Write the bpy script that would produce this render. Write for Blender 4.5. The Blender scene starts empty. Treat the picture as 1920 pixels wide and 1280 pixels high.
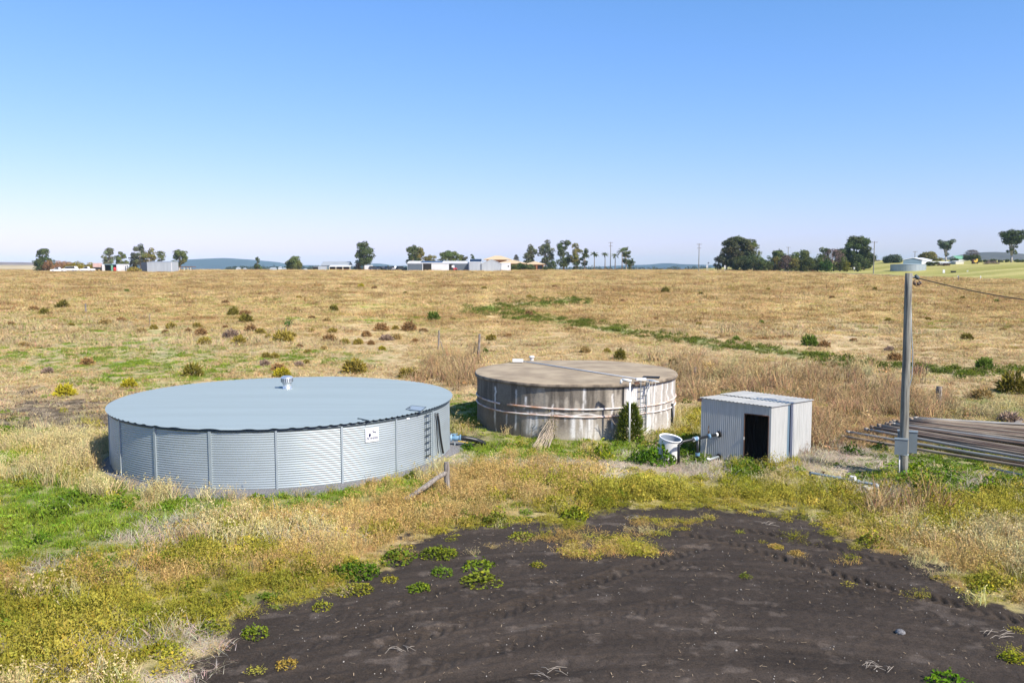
import bpy, math, random
import numpy as np
from mathutils import Vector, Matrix

# ------------------------------------------------------------------ camera, world, sun, exposure
SC = bpy.context.scene
COL = SC.collection
H = 7.2                      # eye height of the camera over the yard
F = 1600.0                   # focal length in photo pixels (1920 wide)
PITCH = math.atan(140.0 / F)
cam_d = bpy.data.cameras.new('camera')
cam_d.sensor_width = 36.0
cam_d.lens = 36.0 * F / 1920.0
cam_d.clip_start = 0.1
cam_d.clip_end = 30000.0
cam = bpy.data.objects.new('camera', cam_d)
COL.objects.link(cam)
cam.location = (0, 0, H)
cam.rotation_euler = (math.pi / 2 - PITCH, 0, 0)
SC.camera = cam

SUN_AZ = math.radians(47.0)      # to the right of straight behind the camera
SUN_EL = math.radians(42.0)
sun_dir = Vector((math.sin(SUN_AZ) * math.cos(SUN_EL), -math.cos(SUN_AZ) * math.cos(SUN_EL), math.sin(SUN_EL)))
world = bpy.data.worlds.new('World')
SC.world = world
world.use_nodes = True
wn = world.node_tree.nodes
sky = wn.new('ShaderNodeTexSky')
sky.sky_type = 'NISHITA'
sky.sun_disc = False
sky.sun_elevation = SUN_EL
sky.sun_rotation = math.atan2(sun_dir.x, sun_dir.y)
sky.altitude = 0.0
sky.air_density = 1.0
sky.dust_density = 0.5
sky.ozone_density = 4.0
# colour grade of the clear sky: a power and gain per channel
sep = wn.new('ShaderNodeSeparateColor'); cmb = wn.new('ShaderNodeCombineColor')
world.node_tree.links.new(sky.outputs[0], sep.inputs[0])
for ch, (pw, gain) in enumerate(((1.16, 0.47), (0.80, 0.80), (0.95, 0.90))):
    m1 = wn.new('ShaderNodeMath'); m1.operation = 'POWER'; m1.inputs[1].default_value = pw
    m2 = wn.new('ShaderNodeMath'); m2.operation = 'MULTIPLY'; m2.inputs[1].default_value = gain
    world.node_tree.links.new(sep.outputs[ch], m1.inputs[0]); world.node_tree.links.new(m1.outputs[0], m2.inputs[0]); world.node_tree.links.new(m2.outputs[0], cmb.inputs[ch])
world.node_tree.links.new(cmb.outputs[0], wn['Background'].inputs[0])
wn['Background'].inputs[1].default_value = 0.141
sd = bpy.data.lights.new('sun', 'SUN')
sd.energy = 4.3
sd.angle = math.radians(0.53)
sd.color = (1.0, 0.935, 0.83)
sun = bpy.data.objects.new('sun', sd)
COL.objects.link(sun)
sun.rotation_euler = sun_dir.to_track_quat('Z', 'Y').to_euler()
SC.view_settings.view_transform = 'Standard'
SC.view_settings.look = 'None'
SC.view_settings.exposure = 0.80
SC.view_settings.gamma = 1.0
SC.cycles.max_bounces = 5
SC.cycles.diffuse_bounces = 2
SC.cycles.transmission_bounces = 3
SC.cycles.glossy_bounces = 3
SC.cycles.volume_bounces = 0
SC.cycles.use_denoising = True

rng = np.random.default_rng(7)
random.seed(7)
PI = math.pi

# ------------------------------------------------------------------ geometry of the view and of the land
CP, SP = math.cos(PITCH), math.sin(PITCH)

def proj(x, y, z):
    dz = z - H
    dep = y * CP - dz * SP
    up = y * SP + dz * CP
    return 960 + F * x / dep, 640 - F * up / dep

def ray(u, v):
    a = (u - 960) / F
    b = (640 - v) / F
    return np.array([a, CP + b * SP, -SP + b * CP])

def sstep(t):
    t = np.clip(t, 0, 1)
    return t * t * (3 - 2 * t)

def hash2(ix, iy, s):
    h = (ix.astype(np.int64) * 374761393 + iy.astype(np.int64) * 668265263 + s * 1442695041) & 0x7fffffff
    h = ((h ^ (h >> 13)) * 1274126177) & 0x7fffffff
    return ((h ^ (h >> 16)) & 0xffffff) / float(0xffffff)

def noise(x, y, s=0):
    x = np.asarray(x, float); y = np.asarray(y, float)
    ix = np.floor(x); iy = np.floor(y)
    fx = x - ix; fy = y - iy
    fx = fx * fx * (3 - 2 * fx); fy = fy * fy * (3 - 2 * fy)
    a = hash2(ix, iy, s); b = hash2(ix + 1, iy, s); c = hash2(ix, iy + 1, s); d = hash2(ix + 1, iy + 1, s)
    return a + (b - a) * fx + (c - a) * fy + (a - b - c + d) * fx * fy

def fbm(x, y, o=4, s=0):
    t = 0; a = 0.5; n = 0
    for i in range(o):
        t = t + a * noise(x * 2 ** i + 17.3 * i, y * 2 ** i - 9.1 * i, s + i); n += a; a *= 0.5
    return t / n

def road_s(x, y):
    return ((x - 139) * 133 + (y - 232) * 39) / 138.6

def land(x, y):
    x = np.asarray(x, float); y = np.asarray(y, float)
    s = road_s(x, y)
    base = 0.0175 * np.log1p(np.exp(np.clip((y - 39) / 4.0, -30, 60))) * 4.0
    base = np.where(y > 270, 0.0175 * (y - 39), base)
    crest = 362 + 110 * sstep(s / 70)
    over = np.maximum(y - crest, 0)
    ztop = 0.0175 * (crest - 39)
    base = np.where(y > crest, ztop + 14 * (np.exp(-over / 500.0) - 1) * sstep(over / 60), base)
    base = base + 3.3 * sstep((s - 4) / 90) * sstep((x - 132) / 34) * np.where(y > 200, 1, sstep((y - 120) / 80)) * (1 - sstep((y - 700) / 500))
    und = (fbm(x / 23, y / 23, 3, 5) - 0.5) * 0.55 * sstep((y - 44) / 25) * (1 - sstep((y - 300) / 60))
    base = base + 0.85 * np.exp(-(((x - 147) / 13) ** 2 + ((y - 318) / 12) ** 2))
    return base + und

def G(u, v):
    r = ray(u, v)
    t = np.geomspace(8, 900, 5000)
    x = r[0] * t; y = r[1] * t; z = H + r[2] * t
    k = np.argmax(z < land(x, y))
    if k == 0:
        k = int(np.argmin(np.abs(t - 350)))
    return Vector((x[k], y[k], float(land(x[k], y[k]))))

def at_z(u, v, z):
    r = ray(u, v); t = (z - H) / r[2]
    return Vector((r[0] * t, r[1] * t, z))

def at_y(u, v, y):
    r = ray(u, v); t = y / r[1]
    return Vector((r[0] * t, y, H + r[2] * t))

def on_cyl(u, v, cx, cy, R):
    r = ray(u, v)
    a = r[0] ** 2 + r[1] ** 2
    b = -2 * (r[0] * cx + r[1] * cy)
    c = cx * cx + cy * cy - R * R
    d = max(b * b - 4 * a * c, 0)
    t = (-b - math.sqrt(d)) / (2 * a)
    p = r * t
    return math.atan2(p[1] - cy, p[0] - cx), H + p[2]

# ------------------------------------------------------------------ materials
def new_mat(name):
    m = bpy.data.materials.new(name); m.use_nodes = True
    nt = m.node_tree
    return m, nt, nt.nodes, nt.links, nt.nodes['Principled BSDF']

def mat_plain(name, col, rough=0.6, metal=0.0, var=0.15, scale=3.0, bump=0.0, col2=None, detail=6.0, stretch=(1, 1, 1), spec=0.4):
    """base colour that wanders between two tones by noise, optional bump"""
    m, nt, N, L, P = new_mat(name)
    tc = N.new('ShaderNodeTexCoord')
    mp = N.new('ShaderNodeMapping'); mp.inputs['Scale'].default_value = stretch
    nz = N.new('ShaderNodeTexNoise'); nz.inputs['Scale'].default_value = scale; nz.inputs['Detail'].default_value = detail
    L.new(tc.outputs['Object'], mp.inputs[0]); L.new(mp.outputs[0], nz.inputs['Vector'])
    rp = N.new('ShaderNodeValToRGB')
    c2 = col2 if col2 else tuple(c * (1 - var) for c in col)
    rp.color_ramp.elements[0].position = 0.35; rp.color_ramp.elements[1].position = 0.65
    rp.color_ramp.elements[0].color = (*c2, 1); rp.color_ramp.elements[1].color = (*col, 1)
    L.new(nz.outputs['Fac'], rp.inputs[0]); L.new(rp.outputs[0], P.inputs['Base Color'])
    P.inputs['Roughness'].default_value = rough; P.inputs['Metallic'].default_value = metal
    P.inputs['Specular IOR Level'].default_value = spec
    if bump:
        bp = N.new('ShaderNodeBump'); bp.inputs['Strength'].default_value = bump; bp.inputs['Distance'].default_value = 0.02
        L.new(nz.outputs['Fac'], bp.inputs['Height']); L.new(bp.outputs[0], P.inputs['Normal'])
    return m

def mat_leaf(name, mode, trans=0.3, soft=0.0):
    """mode 'inst': colour from the instance attribute; 'obj': object colour times vertex tint"""
    m = bpy.data.materials.new(name); m.use_nodes = True
    nt = m.node_tree; N = nt.nodes; L = nt.links
    N.remove(N['Principled BSDF'])
    at = N.new('ShaderNodeAttribute'); at.attribute_name = 'tint'
    if mode == 'inst':
        at.attribute_type = 'INSTANCER'
        v = N.new('ShaderNodeAttribute'); v.attribute_name = 'vt'
        src_a, src_b = at.outputs['Color'], v.outputs['Color']
    else:
        oi = N.new('ShaderNodeObjectInfo')
        at.attribute_name = 'vt'
        src_a, src_b = oi.outputs['Color'], at.outputs['Color']
    mx = N.new('ShaderNodeMix'); mx.data_type = 'RGBA'; mx.blend_type = 'MULTIPLY'; mx.inputs[0].default_value = 1
    L.new(src_a, mx.inputs[6]); L.new(src_b, mx.inputs[7])
    d = N.new('ShaderNodeBsdfDiffuse'); t = N.new('ShaderNodeBsdfTranslucent'); s = N.new('ShaderNodeMixShader')
    s.inputs[0].default_value = trans
    L.new(mx.outputs[2], d.inputs[0]); L.new(mx.outputs[2], t.inputs[0])
    if soft:      # thin blades shade as a soft tuft: normals lean towards the sky
        ge = N.new('ShaderNodeNewGeometry'); va = N.new('ShaderNodeVectorMath'); va.operation = 'SCALE'; va.inputs['Scale'].default_value = 1 - soft
        vb = N.new('ShaderNodeVectorMath'); vb.operation = 'ADD'; vb.inputs[1].default_value = (0, 0, soft)
        vn = N.new('ShaderNodeVectorMath'); vn.operation = 'NORMALIZE'
        L.new(ge.outputs['Normal'], va.inputs[0]); L.new(va.outputs[0], vb.inputs[0]); L.new(vb.outputs[0], vn.inputs[0])
        L.new(vn.outputs[0], d.inputs['Normal'])
    L.new(d.outputs[0], s.inputs[1]); L.new(t.outputs[0], s.inputs[2]); L.new(s.outputs[0], N['Material Output'].inputs[0])
    return m

def mat_attr(name, attr='col', rough=0.9, noise_scale=0.0, noise_amt=0.0, bump=0.0, metal=0.0, spec=0.2, nscale2=0.0):
    """base colour from a vertex colour, broken up by noise"""
    m, nt, N, L, P = new_mat(name)
    at = N.new('ShaderNodeAttribute'); at.attribute_name = attr
    out = at.outputs['Color']
    P.inputs['Roughness'].default_value = rough; P.inputs['Metallic'].default_value = metal
    P.inputs['Specular IOR Level'].default_value = spec
    if noise_amt:
        tc = N.new('ShaderNodeTexCoord')
        nz = N.new('ShaderNodeTexNoise'); nz.inputs['Scale'].default_value = noise_scale; nz.inputs['Detail'].default_value = 8
        nz.inputs['Roughness'].default_value = 0.7
        L.new(tc.outputs['Object'], nz.inputs['Vector'])
        mr = N.new('ShaderNodeMapRange'); mr.inputs['From Min'].default_value = 0.3; mr.inputs['From Max'].default_value = 0.7
        mr.inputs['To Min'].default_value = 1 - noise_amt; mr.inputs['To Max'].default_value = 1 + noise_amt
        L.new(nz.outputs['Fac'], mr.inputs['Value'])
        mx = N.new('ShaderNodeMix'); mx.data_type = 'RGBA'; mx.blend_type = 'MULTIPLY'; mx.inputs[0].default_value = 1
        L.new(out, mx.inputs[6]); L.new(mr.outputs[0], mx.inputs[7]); out = mx.outputs[2]
        if bump:
            bp = N.new('ShaderNodeBump'); bp.inputs['Strength'].default_value = bump; bp.inputs['Distance'].default_value = 0.03
            L.new(nz.outputs['Fac'], bp.inputs['Height']); L.new(bp.outputs[0], P.inputs['Normal'])
    L.new(out, P.inputs['Base Color'])
    return m

M = {}
M['galv'] = mat_plain('zincalume_wall', (0.36, 0.41, 0.42), 0.5, 0.35, 0.10, 0.8, 0, stretch=(1, 1, 3))
M['galv_roof'] = mat_plain('zincalume_roof', (0.33, 0.395, 0.405), 0.52, 0.25, 0.07, 0.7, 0, stretch=(0.16, 3.0, 1))
M['galv_strip'] = mat_plain('zincalume_strip', (0.42, 0.48, 0.50), 0.5, 0.5, 0.1)
M['chrome'] = mat_plain('bright_metal', (0.80, 0.80, 0.80), 0.3, 0.8, 0.08)
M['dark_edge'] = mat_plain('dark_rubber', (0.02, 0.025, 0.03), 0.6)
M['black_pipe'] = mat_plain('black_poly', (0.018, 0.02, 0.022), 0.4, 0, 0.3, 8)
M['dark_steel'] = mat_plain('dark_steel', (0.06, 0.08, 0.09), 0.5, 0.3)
M['white'] = mat_plain('white_plastic', (0.74, 0.74, 0.71), 0.45, 0, 0.06, 2)
M['sign_white'] = mat_plain('sign_white', (0.85, 0.86, 0.88), 0.5, 0, 0.03)
M['navy'] = mat_plain('sign_navy', (0.02, 0.025, 0.07), 0.5, 0, 0.1)
M['blue'] = mat_plain('blue_fitting', (0.15, 0.28, 0.40), 0.45, 0, 0.2, 9)
M['pale_blue'] = mat_plain('pale_blue_fitting', (0.32, 0.47, 0.58), 0.45, 0, 0.2, 9)
M['yellow'] = mat_plain('yellow_paint', (0.62, 0.42, 0.06), 0.5, 0, 0.2, 5)
M['shed'] = mat_plain('shed_sheet', (0.49, 0.495, 0.465), 0.5, 0.2, 0.14, 2.2, 0, stretch=(3, 3, 0.5))
M['shed_roof'] = mat_plain('shed_roof_sheet', (0.45, 0.435, 0.385), 0.5, 0.2, 0.16, 1.5)
M['rust'] = mat_plain('rusty_steel', (0.20, 0.10, 0.055), 0.85, 0, 0.1, 6, 0.1, (0.10, 0.05, 0.03))
M['rust_band'] = mat_plain('rusty_white_band', (0.74, 0.71, 0.67), 0.7, 0, 0.1, 1.6, 0, (0.50, 0.27, 0.16))
M['wood_grey'] = mat_plain('weathered_wood', (0.30, 0.265, 0.225), 0.9, 0, 0.1, 5, 0.4, (0.12, 0.10, 0.085), stretch=(4, 4, 0.6))
M['box_grey'] = mat_plain('grey_box_paint', (0.20, 0.235, 0.245), 0.5, 0.1, 0.1, 3)
M['soft_black'] = mat_plain('soft_black', (0.012, 0.012, 0.012), 0.8)
M['gravel'] = mat_plain('gravel_grey', (0.22, 0.215, 0.215), 0.95, 0, 0.1, 22, 0.6, (0.09, 0.088, 0.088))
M['roofslab'] = mat_plain('roof_slab', (0.385, 0.305, 0.20), 0.95, 0, 0.1, 1.1, 0.05, (0.26, 0.20, 0.13), 9)
M['slab_edge'] = mat_plain('slab_edge', (0.30, 0.24, 0.17), 0.95, 0, 0.1, 2.5, 0.1, (0.10, 0.08, 0.06), 9, (1, 1, 0.3))
M['leaf_i'] = mat_leaf('leaf_instanced', 'inst', 0.25, 0.6)
M['leaf'] = mat_leaf('leaf', 'obj', 0.22)
M['bark'] = mat_plain('bark', (0.26, 0.22, 0.18), 0.9, 0, 0.1, 3, 0.2, (0.12, 0.10, 0.08))
M['bark_pale'] = mat_plain('pale_bark', (0.50, 0.46, 0.40), 0.9, 0, 0.1, 3, 0.2, (0.28, 0.25, 0.21))
M['wall_white'] = mat_plain('white_sheet_wall', (0.66, 0.67, 0.66), 0.5, 0.05, 0.12, 0.4)
M['wall_blue'] = mat_plain('blue_sheet_wall', (0.13, 0.20, 0.25), 0.5, 0.05, 0.1, 0.4)
M['wall_dark'] = mat_plain('dark_sheet_wall', (0.10, 0.125, 0.15), 0.6, 0.05, 0.1, 0.4)
M['wall_silver'] = mat_plain('silver_sheet_wall', (0.46, 0.50, 0.52), 0.45, 0.3, 0.12, 0.6, 0, None, 4, (4, 4, 0.3))
M['roof_grey'] = mat_plain('grey_sheet_roof', (0.34, 0.36, 0.37), 0.5, 0.1, 0.1, 0.4)
M['roof_white'] = mat_plain('white_sheet_roof', (0.72, 0.73, 0.73), 0.5, 0.05, 0.06, 0.3)
M['roof_tan'] = mat_plain('tan_tile_roof', (0.56, 0.42, 0.25), 0.8, 0, 0.12, 1.2)
M['brick'] = mat_plain('orange_brick', (0.38, 0.17, 0.08), 0.9, 0, 0.2, 2.5)
M['pv'] = mat_plain('solar_panel', (0.02, 0.025, 0.045), 0.25, 0, 0.1, 1)
M['inside'] = mat_plain('inside_shade', (0.02, 0.016, 0.013), 0.9)  # near-black colour stands in for the shade inside sheds and doorways
M['drum_inside_shade'] = mat_plain('drum_inside_shade', (0.25, 0.29, 0.33), 0.5, 0, 0.1, 3)  # blue-grey shade inside the white drum, put into the colour
M['glass'] = mat_plain('window_glass', (0.02, 0.022, 0.028), 0.1, 0, 0.1, 1, 0, None, 2, (1, 1, 1), 0.7)
M['car_white'] = mat_plain('white_car_paint', (0.80, 0.80, 0.80), 0.25, 0, 0.03, 1, 0, None, 2, (1, 1, 1), 0.6)
M['car_dark'] = mat_plain('dark_car_paint', (0.025, 0.035, 0.05), 0.25, 0, 0.2, 1, 0, None, 2, (1, 1, 1), 0.6)
M['tyre'] = mat_plain('tyre', (0.02, 0.02, 0.02), 0.8)
M['red'] = mat_plain('red_paint', (0.55, 0.03, 0.04), 0.5)
M['pink'] = mat_plain('faded_pink_paint', (0.62, 0.42, 0.36), 0.7, 0, 0.2, 0.8)
M['green_roof'] = mat_plain('green_roof', (0.16, 0.36, 0.22), 0.6)
M['cream'] = mat_plain('cream_plastic', (0.68, 0.64, 0.50), 0.6)
M['insul'] = mat_plain('insulator', (0.10, 0.07, 0.05), 0.35)

# ------------------------------------------------------------------ builders
class MB:
    def __init__(s):
        s.v = []; s.f = []
    def add(s, vs, fs):
        o = len(s.v)
        s.v.extend(tuple(v) for v in vs); s.f.extend(tuple(i + o for i in f) for f in fs)
        return s
    def box(s, c, size, rz=0.0, mat=None):
        x, y, z = (d / 2 for d in size)
        vs = [Vector((sx * x, sy * y, sz * z)) for sz in (-1, 1) for sy in (-1, 1) for sx in (-1, 1)]
        R = mat if mat is not None else Matrix.Rotation(rz, 3, 'Z')
        c = Vector(c)
        return s.add([R @ v + c for v in vs], [(0, 2, 3, 1), (4, 5, 7, 6), (0, 1, 5, 4), (2, 6, 7, 3), (0, 4, 6, 2), (1, 3, 7, 5)])
    def hull8(s, b, t):
        """b, t: four points bottom and top, same winding"""
        return s.add(list(b) + list(t), [(3, 2, 1, 0), (4, 5, 6, 7), (0, 1, 5, 4), (1, 2, 6, 5), (2, 3, 7, 6), (3, 0, 4, 7)])
    def tube(s, path, r, n=10, caps=True):
        path = [Vector(p) for p in path]
        rs = r if hasattr(r, '__len__') else [r] * len(path)
        vs = []; fs = []
        up = None
        for i, p in enumerate(path):
            a = path[max(i - 1, 0)]; b = path[min(i + 1, len(path) - 1)]
            d = (b - a).normalized()
            if up is None:
                up = Vector((0, 0, 1)) if abs(d.z) < 0.9 else Vector((1, 0, 0))
            sx = d.cross(up).normalized(); up = sx.cross(d).normalized()
            for k in range(n):
                t = 2 * PI * k / n
                vs.append(p + (sx * math.cos(t) + up * math.sin(t)) * rs[i])
        for i in range(len(path) - 1):
            for k in range(n):
                k2 = (k + 1) % n
                fs.append((i * n + k, i * n + k2, (i + 1) * n + k2, (i + 1) * n + k))
        if caps:
            fs.append(tuple(range(n))[::-1]); fs.append(tuple(range((len(path) - 1) * n, len(path) * n)))
        return s.add(vs, fs)
    def lathe(s, prof, c=(0, 0, 0), n=32, mat=None):
        """prof: (r, z) list"""
        vs = []; fs = []; c = Vector(c)
        for r, z in prof:
            for k in range(n):
                t = 2 * PI * k / n
                q = Vector((r * math.cos(t), r * math.sin(t), z))
                vs.append((mat @ q if mat is not None else q) + c)
        for i in range(len(prof) - 1):
            for k in range(n):
                k2 = (k + 1) % n
                fs.append((i * n + k, i * n + k2, (i + 1) * n + k2, (i + 1) * n + k))
        return s.add(vs, fs)
    def prism(s, pts, w, rz=0.0, c=(0, 0, 0)):
        """pts (x,z) outline extruded along y by w"""
        R = Matrix.Rotation(rz, 3, 'Z'); c = Vector(c); n = len(pts)
        vs = [R @ Vector((x, -w / 2, z)) + c for x, z in pts] + [R @ Vector((x, w / 2, z)) + c for x, z in pts]
        fs = [tuple(range(n)), tuple(range(n, 2 * n))[::-1]] + [(i, n + i, n + (i + 1) % n, (i + 1) % n) for i in range(n)]
        return s.add(vs, fs)

def link_mesh(name, V, Fs, mat, smooth=False):
    me = bpy.data.meshes.new(name)
    me.from_pydata([tuple(v) for v in V], [], Fs)
    me.update()
    if smooth:
        me.shade_smooth()
    me.materials.append(mat)
    o = bpy.data.objects.new(name, me)
    COL.objects.link(o)
    return o

def tag(o, label=None, cat=None, group=None, kind=None):
    if label: o['label'] = label
    if cat: o['category'] = cat
    if group: o['group'] = group
    if kind: o['kind'] = kind
    return o

def thing(name, label, cat, loc, group=None):
    o = bpy.data.objects.new(name, None); o.empty_display_size = 0.3
    COL.objects.link(o); o.location = loc
    return tag(o, label, cat, group)

def world_loc(o):
    l = o.location.copy()
    while o.parent:
        o = o.parent; l = l + o.location
    return l

def part(name, mb, mat, parent, smooth=False):
    """mb holds world coordinates; the part is stored relative to its parent"""
    off = world_loc(parent)
    o = link_mesh(name, [Vector(v) - off for v in mb.v], mb.f, mat, smooth)
    o.parent = parent
    return o

def single(name, mb, mat, loc, label, cat, group=None, smooth=False):
    loc = Vector(loc)
    o = link_mesh(name, [Vector(v) - loc for v in mb.v], mb.f, mat, smooth)
    o.location = loc
    return tag(o, label, cat, group)

def copy_tree(o, parent=None):
    c = o.copy(); COL.objects.link(c); c.parent = parent
    for ch in o.children:
        copy_tree(ch, c)
    return c

def np_mesh(name, V, quads=None, tris=None, mat=None, vt=None, smooth=False):
    """fast mesh from numpy arrays; vt: per-vertex colour"""
    me = bpy.data.meshes.new(name)
    nq = 0 if quads is None else len(quads); ntr = 0 if tris is None else len(tris)
    me.vertices.add(len(V)); me.vertices.foreach_set('co', np.asarray(V, np.float32).ravel())
    idx = []
    if nq: idx.append(np.asarray(quads, np.int32).ravel())
    if ntr: idx.append(np.asarray(tris, np.int32).ravel())
    idx = np.concatenate(idx)
    me.loops.add(len(idx)); me.loops.foreach_set('vertex_index', idx)
    st = np.concatenate([np.arange(nq) * 4, nq * 4 + np.arange(ntr) * 3]).astype(np.int32)
    me.polygons.add(nq + ntr); me.polygons.foreach_set('loop_start', st)
    if smooth:
        me.polygons.foreach_set('use_smooth', np.ones(nq + ntr, bool))
    me.update(calc_edges=True)
    if vt is not None:
        a = me.color_attributes.new('vt' if not isinstance(vt, tuple) else vt[0], 'FLOAT_COLOR', 'POINT')
        c = vt if not isinstance(vt, tuple) else vt[1]
        c4 = np.ones((len(V), 4), np.float32); c4[:, :3] = c
        a.data.foreach_set('color', c4.ravel())
    if mat: me.materials.append(mat)
    return me

def struct(o):
    o['kind'] = 'structure'; return o

# ------------------------------------------------------------------ layout of the ground cover
SOIL = [(300, 1300), (380, 1215), (480, 1152), (560, 1132), (640, 1098), (720, 1052), (800, 1012), (900, 987), (985, 965), (1060, 985),
        (1140, 962), (1200, 955), (1300, 950), (1400, 955), (1500, 968), (1560, 992), (1600, 1028), (1700, 1052), (1780, 1088), (1850, 1125), (1960, 1165), (2300, 1300), (2300, 1500), (-100, 1500)]

def poly_sd(P, u, v):
    """signed distance to a polygon in photo pixels, y counted double; negative inside"""
    P = np.array(P, float)
    u = np.asarray(u, float); v = np.asarray(v, float)
    d = np.full(u.shape, 1e9); ins = np.zeros(u.shape, bool)
    ky = 2.2
    for i in range(len(P)):
        x1, y1 = P[i]; x2, y2 = P[(i + 1) % len(P)]
        ex, ey = x2 - x1, (y2 - y1) * ky
        px_, py_ = u - x1, (v - y1) * ky
        t = np.clip((px_ * ex + py_ * ey) / (ex * ex + ey * ey), 0, 1)
        d = np.minimum(d, np.hypot(px_ - t * ex, py_ - t * ey))
        c = ((y1 > v) != (y2 > v)) & (u < (x2 - x1) * (v - y1) / (y2 - y1 + 1e-9) + x1)
        ins ^= c
    return np.where(ins, -d, d)

STRIP = [[(890, 584), (985, 571), (1080, 566)], [(960, 592), (1010, 598), (1080, 606), (1180, 622), (1300, 641), (1440, 656), (1560, 676), (1700, 690), (1830, 702), (1960, 690)]]

def line_d(L, u, v, ky=3.0):
    d = np.full(np.shape(u), 1e9)
    for (x1, y1), (x2, y2) in zip(L[:-1], L[1:]):
        ex, ey = x2 - x1, (y2 - y1) * ky
        t = np.clip(((u - x1) * ex + (v - y1) * ky * ey) / (ex * ex + ey * ey), 0, 1)
        d = np.minimum(d, np.hypot(u - x1 - t * ex, (v - y1) * ky - t * ey))
    return d

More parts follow.
